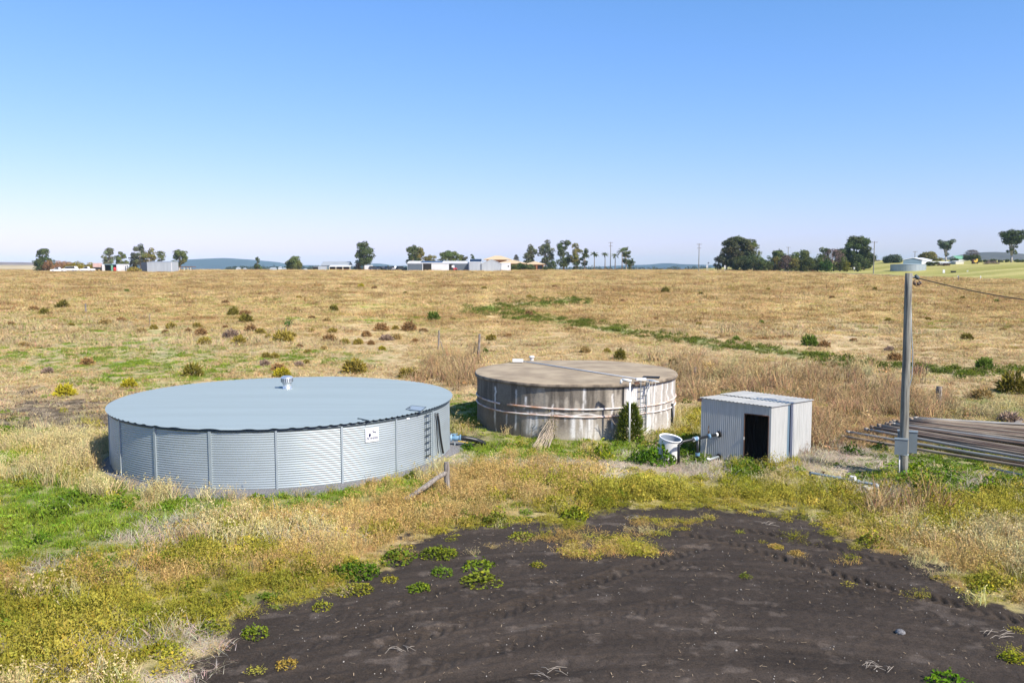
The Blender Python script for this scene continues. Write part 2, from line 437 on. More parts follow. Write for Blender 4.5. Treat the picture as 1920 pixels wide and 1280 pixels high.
KINDS = ['green', 'olive', 'orange', 'blond', 'straw', 'field', 'lawn', 'reed', 'bare']
BLOBS = [
    ('lawn', 70, 940, 120, 45, 3.5), ('lawn', 60, 1020, 160, 40, 5), ('lawn', 180, 1000, 110, 24, 3), ('lawn', 200, 960, 90, 40, 2), ('green', 130, 990, 120, 60, 1.6), ('lawn', 230, 985, 120, 22, 1.6),
    ('lawn', 40, 870, 70, 40, 1.5), ('orange', 150, 1090, 260, 12, 2.4), ('orange', 330, 1085, 160, 18, 1.6), ('straw', 200, 1222, 200, 16, 1.2), ('straw', 420, 1200, 90, 22, 1.6), ('orange', 480, 1050, 200, 26, 1.6), ('blond', 60, 1120, 140, 16, 1.0), ('lawn', 500, 940, 90, 14, 1.2), ('lawn', 640, 925, 120, 14, 1.5), ('lawn', 720, 905, 60, 14, 1.4),
    ('blond', 330, 926, 150, 18, 2.0), ('lawn', 250, 965, 200, 20, 1.8), ('lawn', 420, 965, 150, 14, 1.2), ('lawn', 160, 905, 120, 16, 1.4), ('blond', 130, 860, 130, 40, 2.2), ('orange', 120, 1078, 150, 14, 1.4), ('straw', 120, 1060, 160, 16, 1.2), ('straw', 280, 1010, 120, 30, 1.6),
    ('straw', 60, 1085, 100, 22, 1.2), ('blond', 560, 965, 120, 16, 1.0), ('blond', 450, 1000, 160, 26, 1.3), ('straw', 400, 1010, 180, 16, 1.6), ('straw', 200, 1265, 160, 20, 1.2), ('olive', 90, 1250, 160, 30, 1.5),
    ('orange', 640, 990, 200, 36, 2.4), ('orange', 560, 1030, 140, 40, 1.6), ('straw', 500, 985, 220, 22, 1.0), ('lawn', 560, 942, 250, 14, 3.6), ('olive', 470, 1085, 130, 30, 1.6), ('green', 330, 1075, 160, 24, 1.0), ('olive', 600, 1045, 160, 20, 1.4), ('orange', 930, 910, 110, 28, 3), ('orange', 790, 950, 130, 28, 2.6), ('orange', 720, 1000, 120, 30, 2),
    ('olive', 420, 1050, 150, 45, 2.2), ('olive', 300, 1130, 260, 55, 3.5), ('olive', 60, 1160, 140, 70, 3.2), ('olive', 180, 1230, 160, 40, 1.6), ('olive', 640, 1060, 90, 30, 2.0),
    ('green', 420, 1120, 150, 40, 0.7), ('green', 80, 1150, 120, 60, 1.0), ('olive', 820, 985, 120, 22, 1.6), ('green', 850, 975, 120, 22, 0.8), ('olive', 700, 1020, 90, 20, 1),
    ('olive', 1160, 920, 140, 32, 3.5), ('green', 1100, 910, 70, 22, 1.2), ('olive', 1420, 925, 180, 30, 4), ('olive', 1240, 910, 80, 25, 2.0), ('blond', 1470, 915, 90, 22, 1.5),
    ('olive', 1750, 965, 170, 34, 3.2), ('reed', 1670, 950, 70, 20, 1.2), ('olive', 1880, 945, 110, 50, 2.2), ('olive', 1180, 1030, 120, 24, 1.6), ('orange', 1160, 1035, 110, 20, 0.8),
    ('olive', 1030, 985, 80, 16, 1.2), ('orange', 1070, 1010, 80, 18, .8), ('orange', 1250, 985, 60, 12, 1.0), ('olive', 1560, 1015, 70, 14, .8),
    ('straw', 1180, 882, 150, 16, 5.5), ('bare', 1110, 872, 80, 10, 1.6), ('straw', 1300, 870, 90, 20, 2.2), ('straw', 1590, 865, 110, 26, 4.2), ('straw', 1740, 925, 150, 16, 2.0), ('straw', 1560, 905, 90, 12, 2.0), ('straw', 1850, 900, 90, 20, 1.6),
    ('lawn', 900, 845, 80, 20, 2.6), ('lawn', 960, 835, 120, 16, 2.2), ('lawn', 1020, 850, 100, 18, 2), ('orange', 1000, 890, 120, 20, 2.4), ('lawn', 1170, 850, 80, 14, 1),
    ('green', 1255, 855, 60, 18, 3.2), ('green', 1620, 885, 110, 18, 3.0), ('green', 1790, 890, 90, 30, 3.4), ('green', 1740, 870, 60, 16, 2.0), ('green', 1890, 900, 60, 30, 2.4), ('green', 1380, 885, 50, 14, 1.5),
    ('orange', 1790, 1035, 200, 26, 3), ('blond', 1850, 1010, 160, 36, 3.2), ('olive', 1880, 1085, 70, 26, 2), ('orange', 1880, 1060, 120, 40, 1.6), ('orange', 1700, 1005, 120, 24, 1.5),
    ('straw', 840, 870, 60, 16, 1.2), ('blond', 800, 870, 50, 18, 2.4),
    ('bare', 80, 782, 110, 30, 5), ('green', 30, 800, 60, 20, 1.2), ('bare', 190, 760, 60, 16, 1.5), ('bare', 905, 832, 45, 16, 4), ('bare', 1320, 868, 55, 12, 1.0),
    ('lawn', 200, 660, 190, 38, 1.9), ('lawn', 330, 690, 150, 22, 1.6), ('lawn', 60, 610, 140, 12, 1.0), ('lawn', 640, 600, 160, 6, .8), ('lawn', 300, 560, 300, 5, .9), ('lawn', 120, 590, 260, 8, 0.8), ('lawn', 520, 575, 300, 5, .8), ('lawn', 620, 670, 120, 12, .7), ('straw', 100, 640, 200, 40, .45), ('straw', 420, 650, 200, 22, .45),
    ('reed', 870, 715, 60, 30, 1.0), ('reed', 1360, 720, 120, 26, 1.4), ('reed', 1560, 765, 120, 42, 2.6), ('reed', 1700, 755, 100, 20, 1.2), ('reed', 1550, 800, 60, 40, 2.4), ('olive', 1460, 770, 70, 20, 1.4), ('green', 1380, 740, 60, 14, .9), ('olive', 1340, 775, 40, 24, 1.8), ('olive', 1600, 770, 70, 16, 1.2), ('green', 1560, 735, 80, 10, .9), ('straw', 1500, 720, 120, 14, 1.0), ('blond', 1430, 705, 160, 12, 1.2),
    ('lawn', 1830, 760, 90, 14, 1.6), ('lawn', 1760, 770, 90, 10, 1.0), ('blond', 1860, 770, 90, 14, 1.8), ('straw', 1560, 620, 300, 14, .35), ('lawn', 1800, 610, 200, 10, .4), ('lawn', 870, 770, 40, 22, 2.5),
]

def cover(x, y):
    """weights of each kind of cover at ground points (laid out from a survey of the photo), plus soil"""
    z = land(x, y)
    u, v = proj(x, y, z)
    n1 = fbm(x / 1.7, y / 1.7, 4, 11) - 0.5
    n2 = fbm(x / 0.6, y / 0.6, 3, 21) - 0.5
    sc = np.clip(y, 10, 60)
    W = {k: np.zeros(np.shape(x)) for k in KINDS}
    uu = u + n1 * 1100 / sc * 1.5 + n2 * 20; vv = v + n2 * 500 / sc * 0.8 + (fbm(x / 2.3, y / 2.3, 3, 31) - .5) * 700 / sc
    for k, cx, cy, rx, ry, w in BLOBS:
        W[k] = W[k] + w * np.exp(-(((uu - cx) / rx) ** 2 + ((vv - cy) / ry) ** 2))
    far = sstep((y - 37) / 8)
    W['field'] = W['field'] + 0.9 * far
    W['blond'] = W['blond'] + 0.10 * (1 - far)
    W['olive'] = W['olive'] + 0.16 * (1 - far)
    for L in STRIP:
        W['green'] = W['green'] + 5.0 * np.exp(-(line_d(L, u + n1 * 50, v + n2 * 7) / 15) ** 2)
    for j, k in enumerate(KINDS):
        W[k] = W[k] * (0.25 + 2.2 * sstep((fbm(x / 1.1 + 13 * j, y / 0.9 - 7 * j, 3, 300 + j) - .3) / .4))
    sd_ = poly_sd(SOIL, u, v)
    isl = np.zeros(np.shape(x))
    for cx, cy, rx, ry in [(1150, 1035, 115, 17), (1070, 1008, 60, 12), (1240, 980, 60, 9), (1310, 975, 40, 6), (1225, 1005, 50, 8), (1660, 1012, 60, 9), (1560, 1000, 30, 5), (1500, 1038, 14, 5), (1460, 1022, 14, 4)]:
        isl = np.maximum(isl, np.exp(-(((uu - cx) / rx) ** 2 + ((vv - cy) / ry) ** 2)))
    soil = sstep((-sd_ + n1 * 110 + n2 * 55 + 8) / 26)
    soil = soil * (1 - sstep((isl - 0.35) / 0.25))
    under = sstep((-sd_ + 38 + n1 * 170 + (fbm(x / 0.28, y / 0.28, 3, 35) - .5) * 170) / 50)
    return W, soil, u, v, np.maximum(under, soil)

PAL = {  # two tones of each cover
    'green': ((0.085, 0.155, 0.014), (0.18, 0.245, 0.03)),
    'olive': ((0.20, 0.205, 0.02), (0.45, 0.375, 0.065)),
    'orange': ((0.46, 0.30, 0.095), (0.58, 0.425, 0.17)),
    'blond': ((0.50, 0.40, 0.17), (0.62, 0.52, 0.27)),
    'straw': ((0.44, 0.365, 0.27), (0.58, 0.50, 0.385)),
    'field': ((0.52, 0.355, 0.145), (0.68, 0.50, 0.24)),
    'lawn': ((0.125, 0.23, 0.016), (0.28, 0.34, 0.045)),
    'reed': ((0.33, 0.21, 0.10), (0.51, 0.36, 0.185)),
    'bare': ((0.075, 0.06, 0.047), (0.12, 0.095, 0.07)),
}

TRACKS = [[(700, 1215), (829, 1179), (930, 1152), (1012, 1122), (1087, 1096), (1185, 1066), (1260, 1040), (1330, 1022)],
          [(560, 1165), (712, 1137), (787, 1118), (900, 1085), (1000, 1062)],
          [(1290, 1003), (1351, 1014), (1464, 1047), (1539, 1070), (1632, 1096), (1745, 1122), (1857, 1152), (1990, 1185)],
          [(1330, 985), (1450, 1003), (1560, 1030), (1680, 1062)],
          [(1180, 1060), (1330, 1062), (1480, 1085), (1640, 1125), (1800, 1175), (1960, 1235)],
          [(420, 1240), (600, 1205), (760, 1160), (900, 1120), (1040, 1082)],
          [(560, 1290), (760, 1262), (930, 1215), (1100, 1165), (1280, 1125)]]

def track_field(x, y):
    dz = np.zeros_like(x); tone = np.zeros_like(x)
    for j, tr in enumerate(TRACKS):
        P = [at_z(u, v, 0) for u, v in tr]
        s0 = 0.0
        bd = np.full(x.shape, 9.0); bs = np.zeros_like(x); bl = np.zeros_like(x)
        for a, b in zip(P[:-1], P[1:]):
            ex, ey = b.x - a.x, b.y - a.y
            l = math.hypot(ex, ey)
            t = np.clip(((x - a.x) * ex + (y - a.y) * ey) / (l * l), 0, 1)
            qx, qy = x - a.x - t * ex, y - a.y - t * ey
            d = np.hypot(qx, qy)
            side = np.sign(qx * ey - qy * ex) * d
            m = d < bd
            bd = np.where(m, d, bd); bs = np.where(m, s0 + t * l, bs); bl = np.where(m, side, bl)
            s0 += l
        w = 0.26
        ins = sstep((w - bd) / 0.06)
        bs = bs + (fbm(x * 1.1, y * 1.1, 2, 79) - .5) * .25
        lug = 0.5 + 0.5 * np.sign(np.sin((bs + np.abs(bl) * 0.8) * 2 * PI / 0.27)) * sstep(np.abs(np.sin((bs + np.abs(bl) * 0.8) * 2 * PI / 0.27)) * 3)
        amp = (0.036, 0.018, 0.050, 0.036, 0.014, 0.018, 0.018)[j] * (0.05 + 1.7 * fbm(x * 1.3, y * 1.3, 3, 77))
        dz = dz - ins * amp * lug + np.exp(-((bd - w - 0.05) / 0.07) ** 2) * amp * 0.5
        tone = np.maximum(tone, ins * 0.5)
    return dz, tone

# ------------------------------------------------------------------ ground sheet (fan of rows reaching the horizon)
def build_ground():
    APY = -5.0
    na = 1050
    ang = np.linspace(-0.80, 0.80, na)
    r = [13.5]
    while r[-1] < 31: r.append(r[-1] + 0.033)
    while r[-1] < 70: r.append(r[-1] * 1.0045)
    while r[-1] < 420: r.append(r[-1] * 1.012)
    while r[-1] < 5600: r.append(r[-1] * 1.05)
    r = np.array([1.0, 5.0, 9.0] + r)
    R, A = np.meshgrid(r, ang, indexing='ij')
    x = (R * np.sin(A)).ravel(); y = (APY + R * np.cos(A)).ravel()
    z = land(x, y)
    W, soil, u, v, under = cover(x, y)
    tot = sum(W.values()) + 1e-6
    cnoise = fbm(x / 0.9, y / 0.9, 4, 41)
    col = np.zeros((len(x), 3))
    for k in KINDS:
        a, b = (np.array(c) for c in PAL[k])
        t = np.clip((cnoise - 0.3) / 0.4, 0, 1)[:, None]
        col += (W[k] / tot)[:, None] * (a + (b - a) * t)
    # between the tufts old litter and earth show
    earth = np.array([0.10, 0.075, 0.05]); litter = np.array([0.40, 0.31, 0.20])
    e = np.clip((fbm(x / 0.35, y / 0.35, 3, 51) - 0.42) * 4, 0, 1)[:, None]
    mix = litter * (1 - e) + earth * e
    near = (1 - sstep((y - 60) / 60))[:, None]
    col = col * (1 - 0.5 * near) + mix * 0.5 * near
    big = fbm(x / 31, y / 14, 3, 61)[:, None]
    col = col * (0.86 + 0.28 * big)
    sc_ = np.array([0.046, 0.035, 0.0265]) * (0.80 + 0.4 * fbm(x / 1.3, y / 0.9, 4, 71))[:, None]
    dust = np.clip((fbm(x / 0.8, y / 0.5, 4, 81) - 0.60) * 6, 0, 1)[:, None]
    sc_ = sc_ * (1 - dust * .12) + np.array([0.10, 0.083, 0.072]) * dust * .12
    pale = np.clip((fbm(x / 0.5 + 40, y / 0.35, 4, 85) - 0.66) * 12, 0, 1)[:, None] * 0.16
    sc_ = sc_ * (1 - pale) + np.array([0.26, 0.21, 0.17]) * pale
    arc_r = np.hypot(x - 3.0, y - 4.0); arc_t = np.arctan2(y - 4.0, x - 3.0)
    arcs = fbm(arc_r / 0.22, arc_t * 2.2, 3, 151) - .5; arcs2 = fbm(arc_r / 0.8, arc_t * 1.2, 2, 155) - .5
    sc_ = sc_ * (1 + .9 * arcs * (0.6 + arcs2 * 1.8) + .35 * arcs2)[:, None]
    nr = y < 34
    dz, tone = np.zeros_like(x), np.zeros_like(x)
    dz[nr], tone[nr] = track_field(x[nr], y[nr])
    s1 = under[:, None]
    col = col * (1 - s1) + sc_ * s1
    # green paddock beyond the road
    s = road_s(x, y)
    gp = sstep((s - 5) / 4) * sstep((y - 150) / 40) * (1 - sstep((y - 700) / 200))
    stripe = fbm(x / 60, (y - 0.35 * x) / 7, 3, 91)
    gcol = np.array([0.25, 0.24, 0.055]) + (np.array([0.40, 0.35, 0.12]) - np.array([0.25, 0.24, 0.055])) * np.clip((stripe - .3) / .4, 0, 1)[:, None]
    col = col * (1 - gp[:, None]) + gcol * gp[:, None]
    farm = sstep((y - 500) / 300)[:, None]
    fp = fbm(x / 400, y / 250, 2, 95)[:, None]
    fcol = np.array([0.30, 0.23, 0.12]) * fp * 1.6 + np.array([0.08, 0.11, 0.04]) * (1 - fp)
    col = col * (1 - farm) + fcol * farm
    # relief
    clod = (fbm(x / 0.16, y / 0.16, 3, 101) - 0.5) * 0.035 + (fbm(x / 0.9, y / 0.9, 3, 103) - 0.5) * 0.05
    clod = clod + (fbm(x / 0.085, y / 0.085, 2, 111) - .5) * .022 + arcs * .030 * (y < 34)
    rough = np.where(y < 34, clod * (0.25 + 0.75 * soil) + dz * soil, 0)
    rough = rough + (1 - sstep((y - 200) / 80)) * sstep((y - 34) / 6) * (fbm(x / 0.7, y / 0.7, 3, 107) - .5) * .12
    z = z + rough
    # pads stay level under the tanks and shed
    V = np.stack([x, y, z], 1)
    nr_, nc = len(r), na
    i = np.arange(nr_ - 1)[:, None] * nc + np.arange(nc - 1)[None, :]
    q = np.stack([i, i + 1, i + nc + 1, i + nc], -1).reshape(-1, 4)[:, ::-1]
    ms = soil[q].mean(1) > 0.5
    ms &= (y[q].mean(1) < 34)
    m = mat_attr('ground_mat', 'col', 0.95, 30.0, 0.55, 0.7, 0, 0.15)
    for nm, qq in (('ground', q[~ms]), ('bare_soil', q[ms])):
        used = np.unique(qq); remap = np.full(len(V), -1, np.int64); remap[used] = np.arange(len(used))
        me = np_mesh(nm, V[used], quads=remap[qq], mat=m, vt=('col', col[used]), smooth=True)
        o = bpy.data.objects.new(nm, me); COL.objects.link(o); struct(o)
build_ground()

# the road that closes the field on the right
def build_road():
    vs = []; fs = []
    n = 60
    for i in range(n):
        y = 150 + i * 4.2
        xm = 139 - (y - 232) * 39 / 133
        for k, s in enumerate((0.4, 2.2, 4.0, 5.8)):
            x = xm + s
            vs.append((x, y, float(land(x, y)) + (0.16 if k in (1, 2) else 0.05)))
    for i in range(n - 1):
        for k in range(3):
            a = i * 4 + k
            fs.append((a, a + 1, a + 5, a + 4))
    o = link_mesh('road', vs, fs, mat_plain('road_gravel', (0.16, 0.12, 0.085), 0.95, 0, 0.2, 0.7))
    struct(o)
build_road()

# ------------------------------------------------------------------ distant hills
def hill(name, u0, u1, prof, d, col, seed, depth=900, floor=-12):
    """prof: list of (photo u, photo v) of the skyline, built at distance d with depth behind and in front"""
    pu = [p[0] for p in prof]; pv = [p[1] for p in prof]
    nx, ny = 160, 14
    us = np.linspace(u0, u1, nx)
    X = (us - 960) / F * d
    zt = H + (500 - np.interp(us, pu, pv)) * d / F
    V = []; C = []
    for j in range(ny):
        t = j / (ny - 1) * 2 - 1
        sh = (1 - t * t) ** 0.8
        yy = d + t * depth
        n = fbm(X / (d * .02) + seed, np.full(nx, yy / (d * .02)), 4, seed)
        zz = floor + (zt - floor) * sh * (1 + (n - .5) * 0.10 * (1 - sh) * 3) + (n - 0.5) * (zt - floor) * 0.04
        V.append(np.stack([X, np.full(nx, yy), zz], 1))
        C.append(np.array(col)[None] * (0.65 + 0.7 * n)[:, None])
    V = np.concatenate(V); C = np.concatenate(C)
    i = np.arange(ny - 1)[:, None] * nx + np.arange(nx - 1)[None]
    q = np.stack([i, i + 1, i + nx + 1, i + nx], -1).reshape(-1, 4)
    me = np_mesh(name, V, quads=q, mat=mat_attr(name + '_mat', 'col', 1.0, 0.02, 0.3), vt=('col', C), smooth=True)
    o = bpy.data.objects.new(name, me); COL.objects.link(o); struct(o)

haze_forest = (0.014, 0.032, 0.046)  # forest green with the blue of distant haze mixed into its colour
hill('hills', 300, 560, [(300, 503), (345, 492), (375, 488), (405, 485), (430, 484), (460, 486), (490, 489), (510, 494), (530, 499), (560, 504)], 4600, haze_forest, 3)
hill('hills', 660, 860, [(660, 503), (690, 499), (710, 494), (722, 496), (740, 499), (760, 498), (800, 500), (860, 504)], 5000, haze_forest, 5)
hill('hills', 1060, 1420, [(1060, 502), (1120, 500), (1180, 497), (1220, 496), (1245, 493.5), (1262, 495), (1300, 496), (1360, 498), (1420, 503)], 5000, haze_forest, 8)
hill('hills', 520, 700, [(520, 503), (560, 499), (580, 497), (610, 499), (700, 503)], 4900, haze_forest, 6)
hill('hills', 1690, 2100, [(1690, 500), (1740, 489), (1790, 482), (1815, 478), (1835, 473.5), (1855, 472.5), (1880, 475), (1910, 478), (1960, 480), (2020, 484), (2100, 500)], 2600, (0.085, 0.075, 0.055), 9, 350)
hill('hills', -260, 140, [(-260, 490), (-60, 491), (30, 491.5), (72, 492.5), (100, 495), (140, 503)], 3200, (0.17, 0.10, 0.07), 12, 500)
hill('hills', -260, 240, [(-260, 497), (0, 497), (70, 496.5), (110, 498), (240, 504)], 1500, (0.42, 0.32, 0.17), 13, 300)

# ------------------------------------------------------------------ the steel tank
T1 = (-8.81, 33.15); R1 = 6.34; Z1 = 2.05
def ring_pt(c, R, th, z): return Vector((c[0] + R * math.cos(th), c[1] + R * math.sin(th), z))

def gravel_pad():
    vs = []; fs = []; n = 120
    for k in range(n):
        th = 2 * PI * k / n
        for j, R in enumerate((5.8, 6.7 + 0.25 * math.sin(3 * th) + 0.15 * math.sin(11 * th + 1), 7.0 + 0.3 * math.sin(3 * th) + 0.2 * math.sin(9 * th))):
            x = T1[0] + R * math.cos(th); y = T1[1] + R * math.sin(th)
            vs.append((x, y, float(land(x, y)) + (0.10, 0.07, -0.06)[j]))
    for k in range(n):
        for j in range(2):
            a = k * 3 + j; b = ((k + 1) % n) * 3 + j
            fs.append((a, b, b + 1, a + 1))
    struct(link_mesh('gravel_pad', vs, fs, M['gravel'], True))
gravel_pad()

def corrugated_ring(c, R, z0, z1, pitch, amp, nth=220):
    rows = int(round((z1 - z0) / pitch * 8)) + 1
    z = np.linspace(z0, z1, rows)
    rr = R + amp * np.sin(2 * PI * (z - z0) / pitch)
    th = np.linspace(0, 2 * PI, nth, endpoint=False)
    V = np.stack([np.outer(rr, np.cos(th)) + c[0], np.outer(rr, np.sin(th)) + c[1], np.repeat(z[:, None], nth, 1)], -1).reshape(-1, 3)
    i = np.arange(rows - 1)[:, None] * nth + np.arange(nth)[None]
    j = np.arange(rows - 1)[:, None] * nth + ((np.arange(nth) + 1) % nth)[None]
    q = np.stack([i, j, j + nth, i + nth], -1).reshape(-1, 4)
    return V, q

def np_part(name, V, q, mat, parent, smooth=False, vt=None):
    off = np.array(world_loc(parent))
    me = np_mesh(name, np.asarray(V) - off, quads=q, mat=mat, vt=vt, smooth=smooth)
    o = bpy.data.objects.new(name, me); COL.objects.link(o); o.parent = parent
    return o

def steel_tank():
    t = thing('steel_water_tank', 'wide low round corrugated steel tank with flat blue-grey roof and small white sign', 'water tank', (T1[0], T1[1], 0))
    V, q = corrugated_ring(T1, R1, 0.03, 2.01, 0.0762, 0.0065)
    np_part('wall', V, q, M['galv'], t, True)
    # roof: ribbed sheets laid side by side
    RR = 6.46; phi = math.radians(-7)
    step = 0.0325
    tt = np.arange(-RR + 0.01, RR, step)
    per = 0.195
    ph = (tt / per) % 1
    zz = Z1 + 0.026 * np.clip(1.6 - np.abs(ph - 0.5) * 6, 0, 1) + 0.05 * (1 - (tt / RR) ** 2)
    half = np.sqrt(np.maximum(RR ** 2 - tt ** 2, 0))
    ns = 9
    V = []
    for k in range(ns):
        s = (k / (ns - 1) * 2 - 1)
        a = s * half
        V.append(np.stack([T1[0] + a * math.cos(phi) - tt * math.sin(phi), T1[1] + a * math.sin(phi) + tt * math.cos(phi), zz + 0.03 * (1 - s * s)], 1))
    V = np.concatenate(V); n = len(tt)
    i = np.arange(ns - 1)[:, None] * n + np.arange(n - 1)[None]
    q = np.stack([i, i + n, i + n + 1, i + 1], -1).reshape(-1, 4)
    roof = np_part('roof', V, q, M['galv_roof'], t, False)
    # added dark lip standing in for the shadow under the sheet ends
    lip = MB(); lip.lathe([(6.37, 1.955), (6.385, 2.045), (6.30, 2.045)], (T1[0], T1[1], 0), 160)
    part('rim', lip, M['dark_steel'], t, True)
    # joint strips between the wall sheets
    us = [226, 291, 394, 518.5, 641.5, 743.5]
    ths = [on_cyl(u, 850, T1[0], T1[1], R1 + 0.02)[0] for u in us]
    stp = (ths[-1] - ths[1]) / 4
    full = ths + [ths[-1] + stp * (i + 1) for i in range(int((2 * PI + ths[0] - ths[-1]) / stp) - 0)]
    for i, th in enumerate(full):
        if i >= len(ths) and (2 * PI + ths[0] - th) < 0.6 * stp: continue
        w = 0.045 if i in (1, 2) else 0.032
        m = MB()
        c = ring_pt(T1, R1 + 0.022, th, 1.0)
        m.box(c, (0.04, w * 2, 1.96), th)
        part('joint_strip', m, M['galv_strip'], t)
    # roof ventilator
    p = at_z(538.5, 729, 2.12)
    v = part('ventilator', MB().lathe([(0.30, -0.03), (0.24, 0.0), (0.18, 0.02), (0.17, 0.22), (0.20, 0.25)], p, 32), M['chrome'], t, True)
    hd = MB().lathe([(0.17, 0.25), (0.235, 0.28), (0.245, 0.31), (0.245, 0.47), (0.235, 0.51), (0.16, 0.55), (0.02, 0.57)], p, 40)
    part('turbine_head', hd, M['chrome'], v, False)
    sl = MB()
    for k in range(20):
        a = 2 * PI * k / 20
        sl.box(p + Vector((0.2465 * math.cos(a), 0.2465 * math.sin(a), 0.385)), (0.006, 0.036, 0.15), a)
    part('vane_slots', sl, M['dark_steel'], v)
    # hatch
    zr = 2.108
    b = [at_z(u, vv, zr) for u, vv in ((761, 768.5), (789, 772), (799, 764.5), (772, 761.5))]
    h = MB().hull8([q_ - Vector((0, 0, 0.03)) for q_ in b], [q_ + Vector((0, 0, 0.03)) for q_ in b])
    hp = part('hatch', h, M['galv_strip'], t)
    bb = [b[0].lerp(b[2], 0.06), b[1].lerp(b[3], 0.06), b[2].lerp(b[0], 0.06), b[3].lerp(b[1], 0.06)]
    m = MB()
    for i in range(4):
        m.tube([b[i] + Vector((0, 0, 0.028)), b[(i + 1) % 4] + Vector((0, 0, 0.028))], 0.012, 6)
    m.box(b[0].lerp(b[3], 0.3) + Vector((0.05, 0, 0.04)), (0.10, 0.05, 0.03))
    part('hatch_frame', m, M['dark_steel'], hp)
    a_, b_ = at_z(671, 784.3, 2.115), at_z(692, 788.8, 2.10)
    part('level_arm', MB().tube([a_, b_], 0.024, 8), M['dark_steel'], t)
    # ladder on the right of the front
    lt, ztop = on_cyl(799, 776, T1[0], T1[1], R1 + 0.08); lt2, _ = on_cyl(806.5, 776, T1[0], T1[1], R1 + 0.08)
    m = MB()
    for th in (lt, lt2):
        m.tube([ring_pt(T1, R1 + 0.08, th, 0.30), ring_pt(T1, R1 + 0.08, th, 1.96)], 0.016, 6)
    lad = part('ladder', m, M['dark_steel'], t)
    for k in range(7):
        z = 0.42 + k * 0.245
        m = MB().tube([ring_pt(T1, R1 + 0.08, lt - 0.004, z), ring_pt(T1, R1 + 0.08, lt2 + 0.004, z)], 0.022, 6)
        part('rung', m, M['dark_steel'], lad)
    # hoses down the wall
    for u0, u1, r in ((817.5, 821.5, 0.018), (822, 830.5, 0.040)):
        pts = []
        for k in range(11):
            f_ = k / 10
            u = u0 + (u1 - u0) * f_ ** 1.8
            th, z = on_cyl(u, 775 + 74 * f_, T1[0], T1[1], R1 + 0.07)
            pts.append(ring_pt(T1, R1 + 0.02 + 0.06 * min(1, 3 * f_ + .3), th, min(z, 1.94)))
        pts[0] = pts[0] + Vector((0, 0, 0.02))
        part('overflow_hose', MB().tube(pts, r, 8), M['black_pipe'], t, True)
    th, z = on_cyl(765, 784.5, T1[0], T1[1], R1 + 0.02)
    part('sticker', MB().box(ring_pt(T1, R1 + 0.018, th, z), (0.01, 0.14, 0.06), th), M['sign_white'], t)
    # the sign
    tha, zt = on_cyl(685, 804, T1[0], T1[1], R1 + 0.03); thb, _ = on_cyl(709.5, 801, T1[0], T1[1], R1 + 0.03)
    _, zb = on_cyl(685, 829.5, T1[0], T1[1], R1 + 0.03)
    th = (tha + thb) / 2; wd = (R1 + 0.03) * (thb - tha); hg = zt - zb; zc = (zt + zb) / 2
    sg = part('sign', MB().box(ring_pt(T1, R1 + 0.03, th, zc), (0.016, wd, hg), th), M['sign_white'], t)
    er = Vector((math.cos(th), math.sin(th), 0)); et = Vector((-math.sin(th), math.cos(th), 0)); ez = Vector((0, 0, 1))
    o3 = ring_pt(T1, R1 + 0.0415, th, zc)
    def on_sign(x, y, dep=0.0): return o3 + et * (x * wd) + ez * (y * hg) + er * dep
    cu = bpy.data.curves.new('lettering_curve', 'FONT'); cu.body = 'PIONEER'; cu.align_x = 'CENTER'; cu.align_y = 'CENTER'; cu.size = 1.0; cu.extrude = 0.0; cu.offset = 0.028
    tmp = bpy.data.objects.new('tmp_text', cu); COL.objects.link(tmp)
    bpy.context.view_layer.update()
    me = bpy.data.meshes.new_from_object(tmp.evaluated_get(bpy.context.evaluated_depsgraph_get()))
    bpy.data.objects.remove(tmp)
    co = [v.co.copy() for v in me.vertices]
    w_ = max(c.x for c in co) - min(c.x for c in co); h_ = max(c.y for c in co) - min(c.y for c in co)
    m = MB(); m.add([on_sign(c.x / w_ * 0.90, -0.25 + c.y / h_ * 0.19) for c in co], [tuple(p_.vertices) for p_ in me.polygons])
    part('lettering', m, M['navy'], sg)
    m = MB()
    def poly(pts): m.add([on_sign(.02 + (x + .04) * 1.35, .13 + (y - .13) * 1.25) for x, y in pts], [tuple(range(len(pts)))])
    poly([(-0.26, 0.10), (-0.20, 0.14), (-0.13, 0.10), (-0.12, 0.02), (-0.16, -0.06), (-0.21, -0.08), (-0.26, -0.02)])
    poly([(-0.04, 0.28), (0.02, 0.36), (0.05, 0.34), (0.01, 0.28), (0.0, 0.24), (-0.03, 0.24)])
    poly([(-0.06, 0.24), (0.05, 0.235), (0.14, 0.20), (0.18, 0.13), (0.17, 0.08), (0.13, 0.08), (0.13, 0.14), (0.06, 0.17), (-0.03, 0.18)])
    poly([(0.02, 0.17), (0.05, 0.165), (0.04, 0.10), (0.02, 0.10)])
    part('emblem', m, M['navy'], sg)
steel_tank()

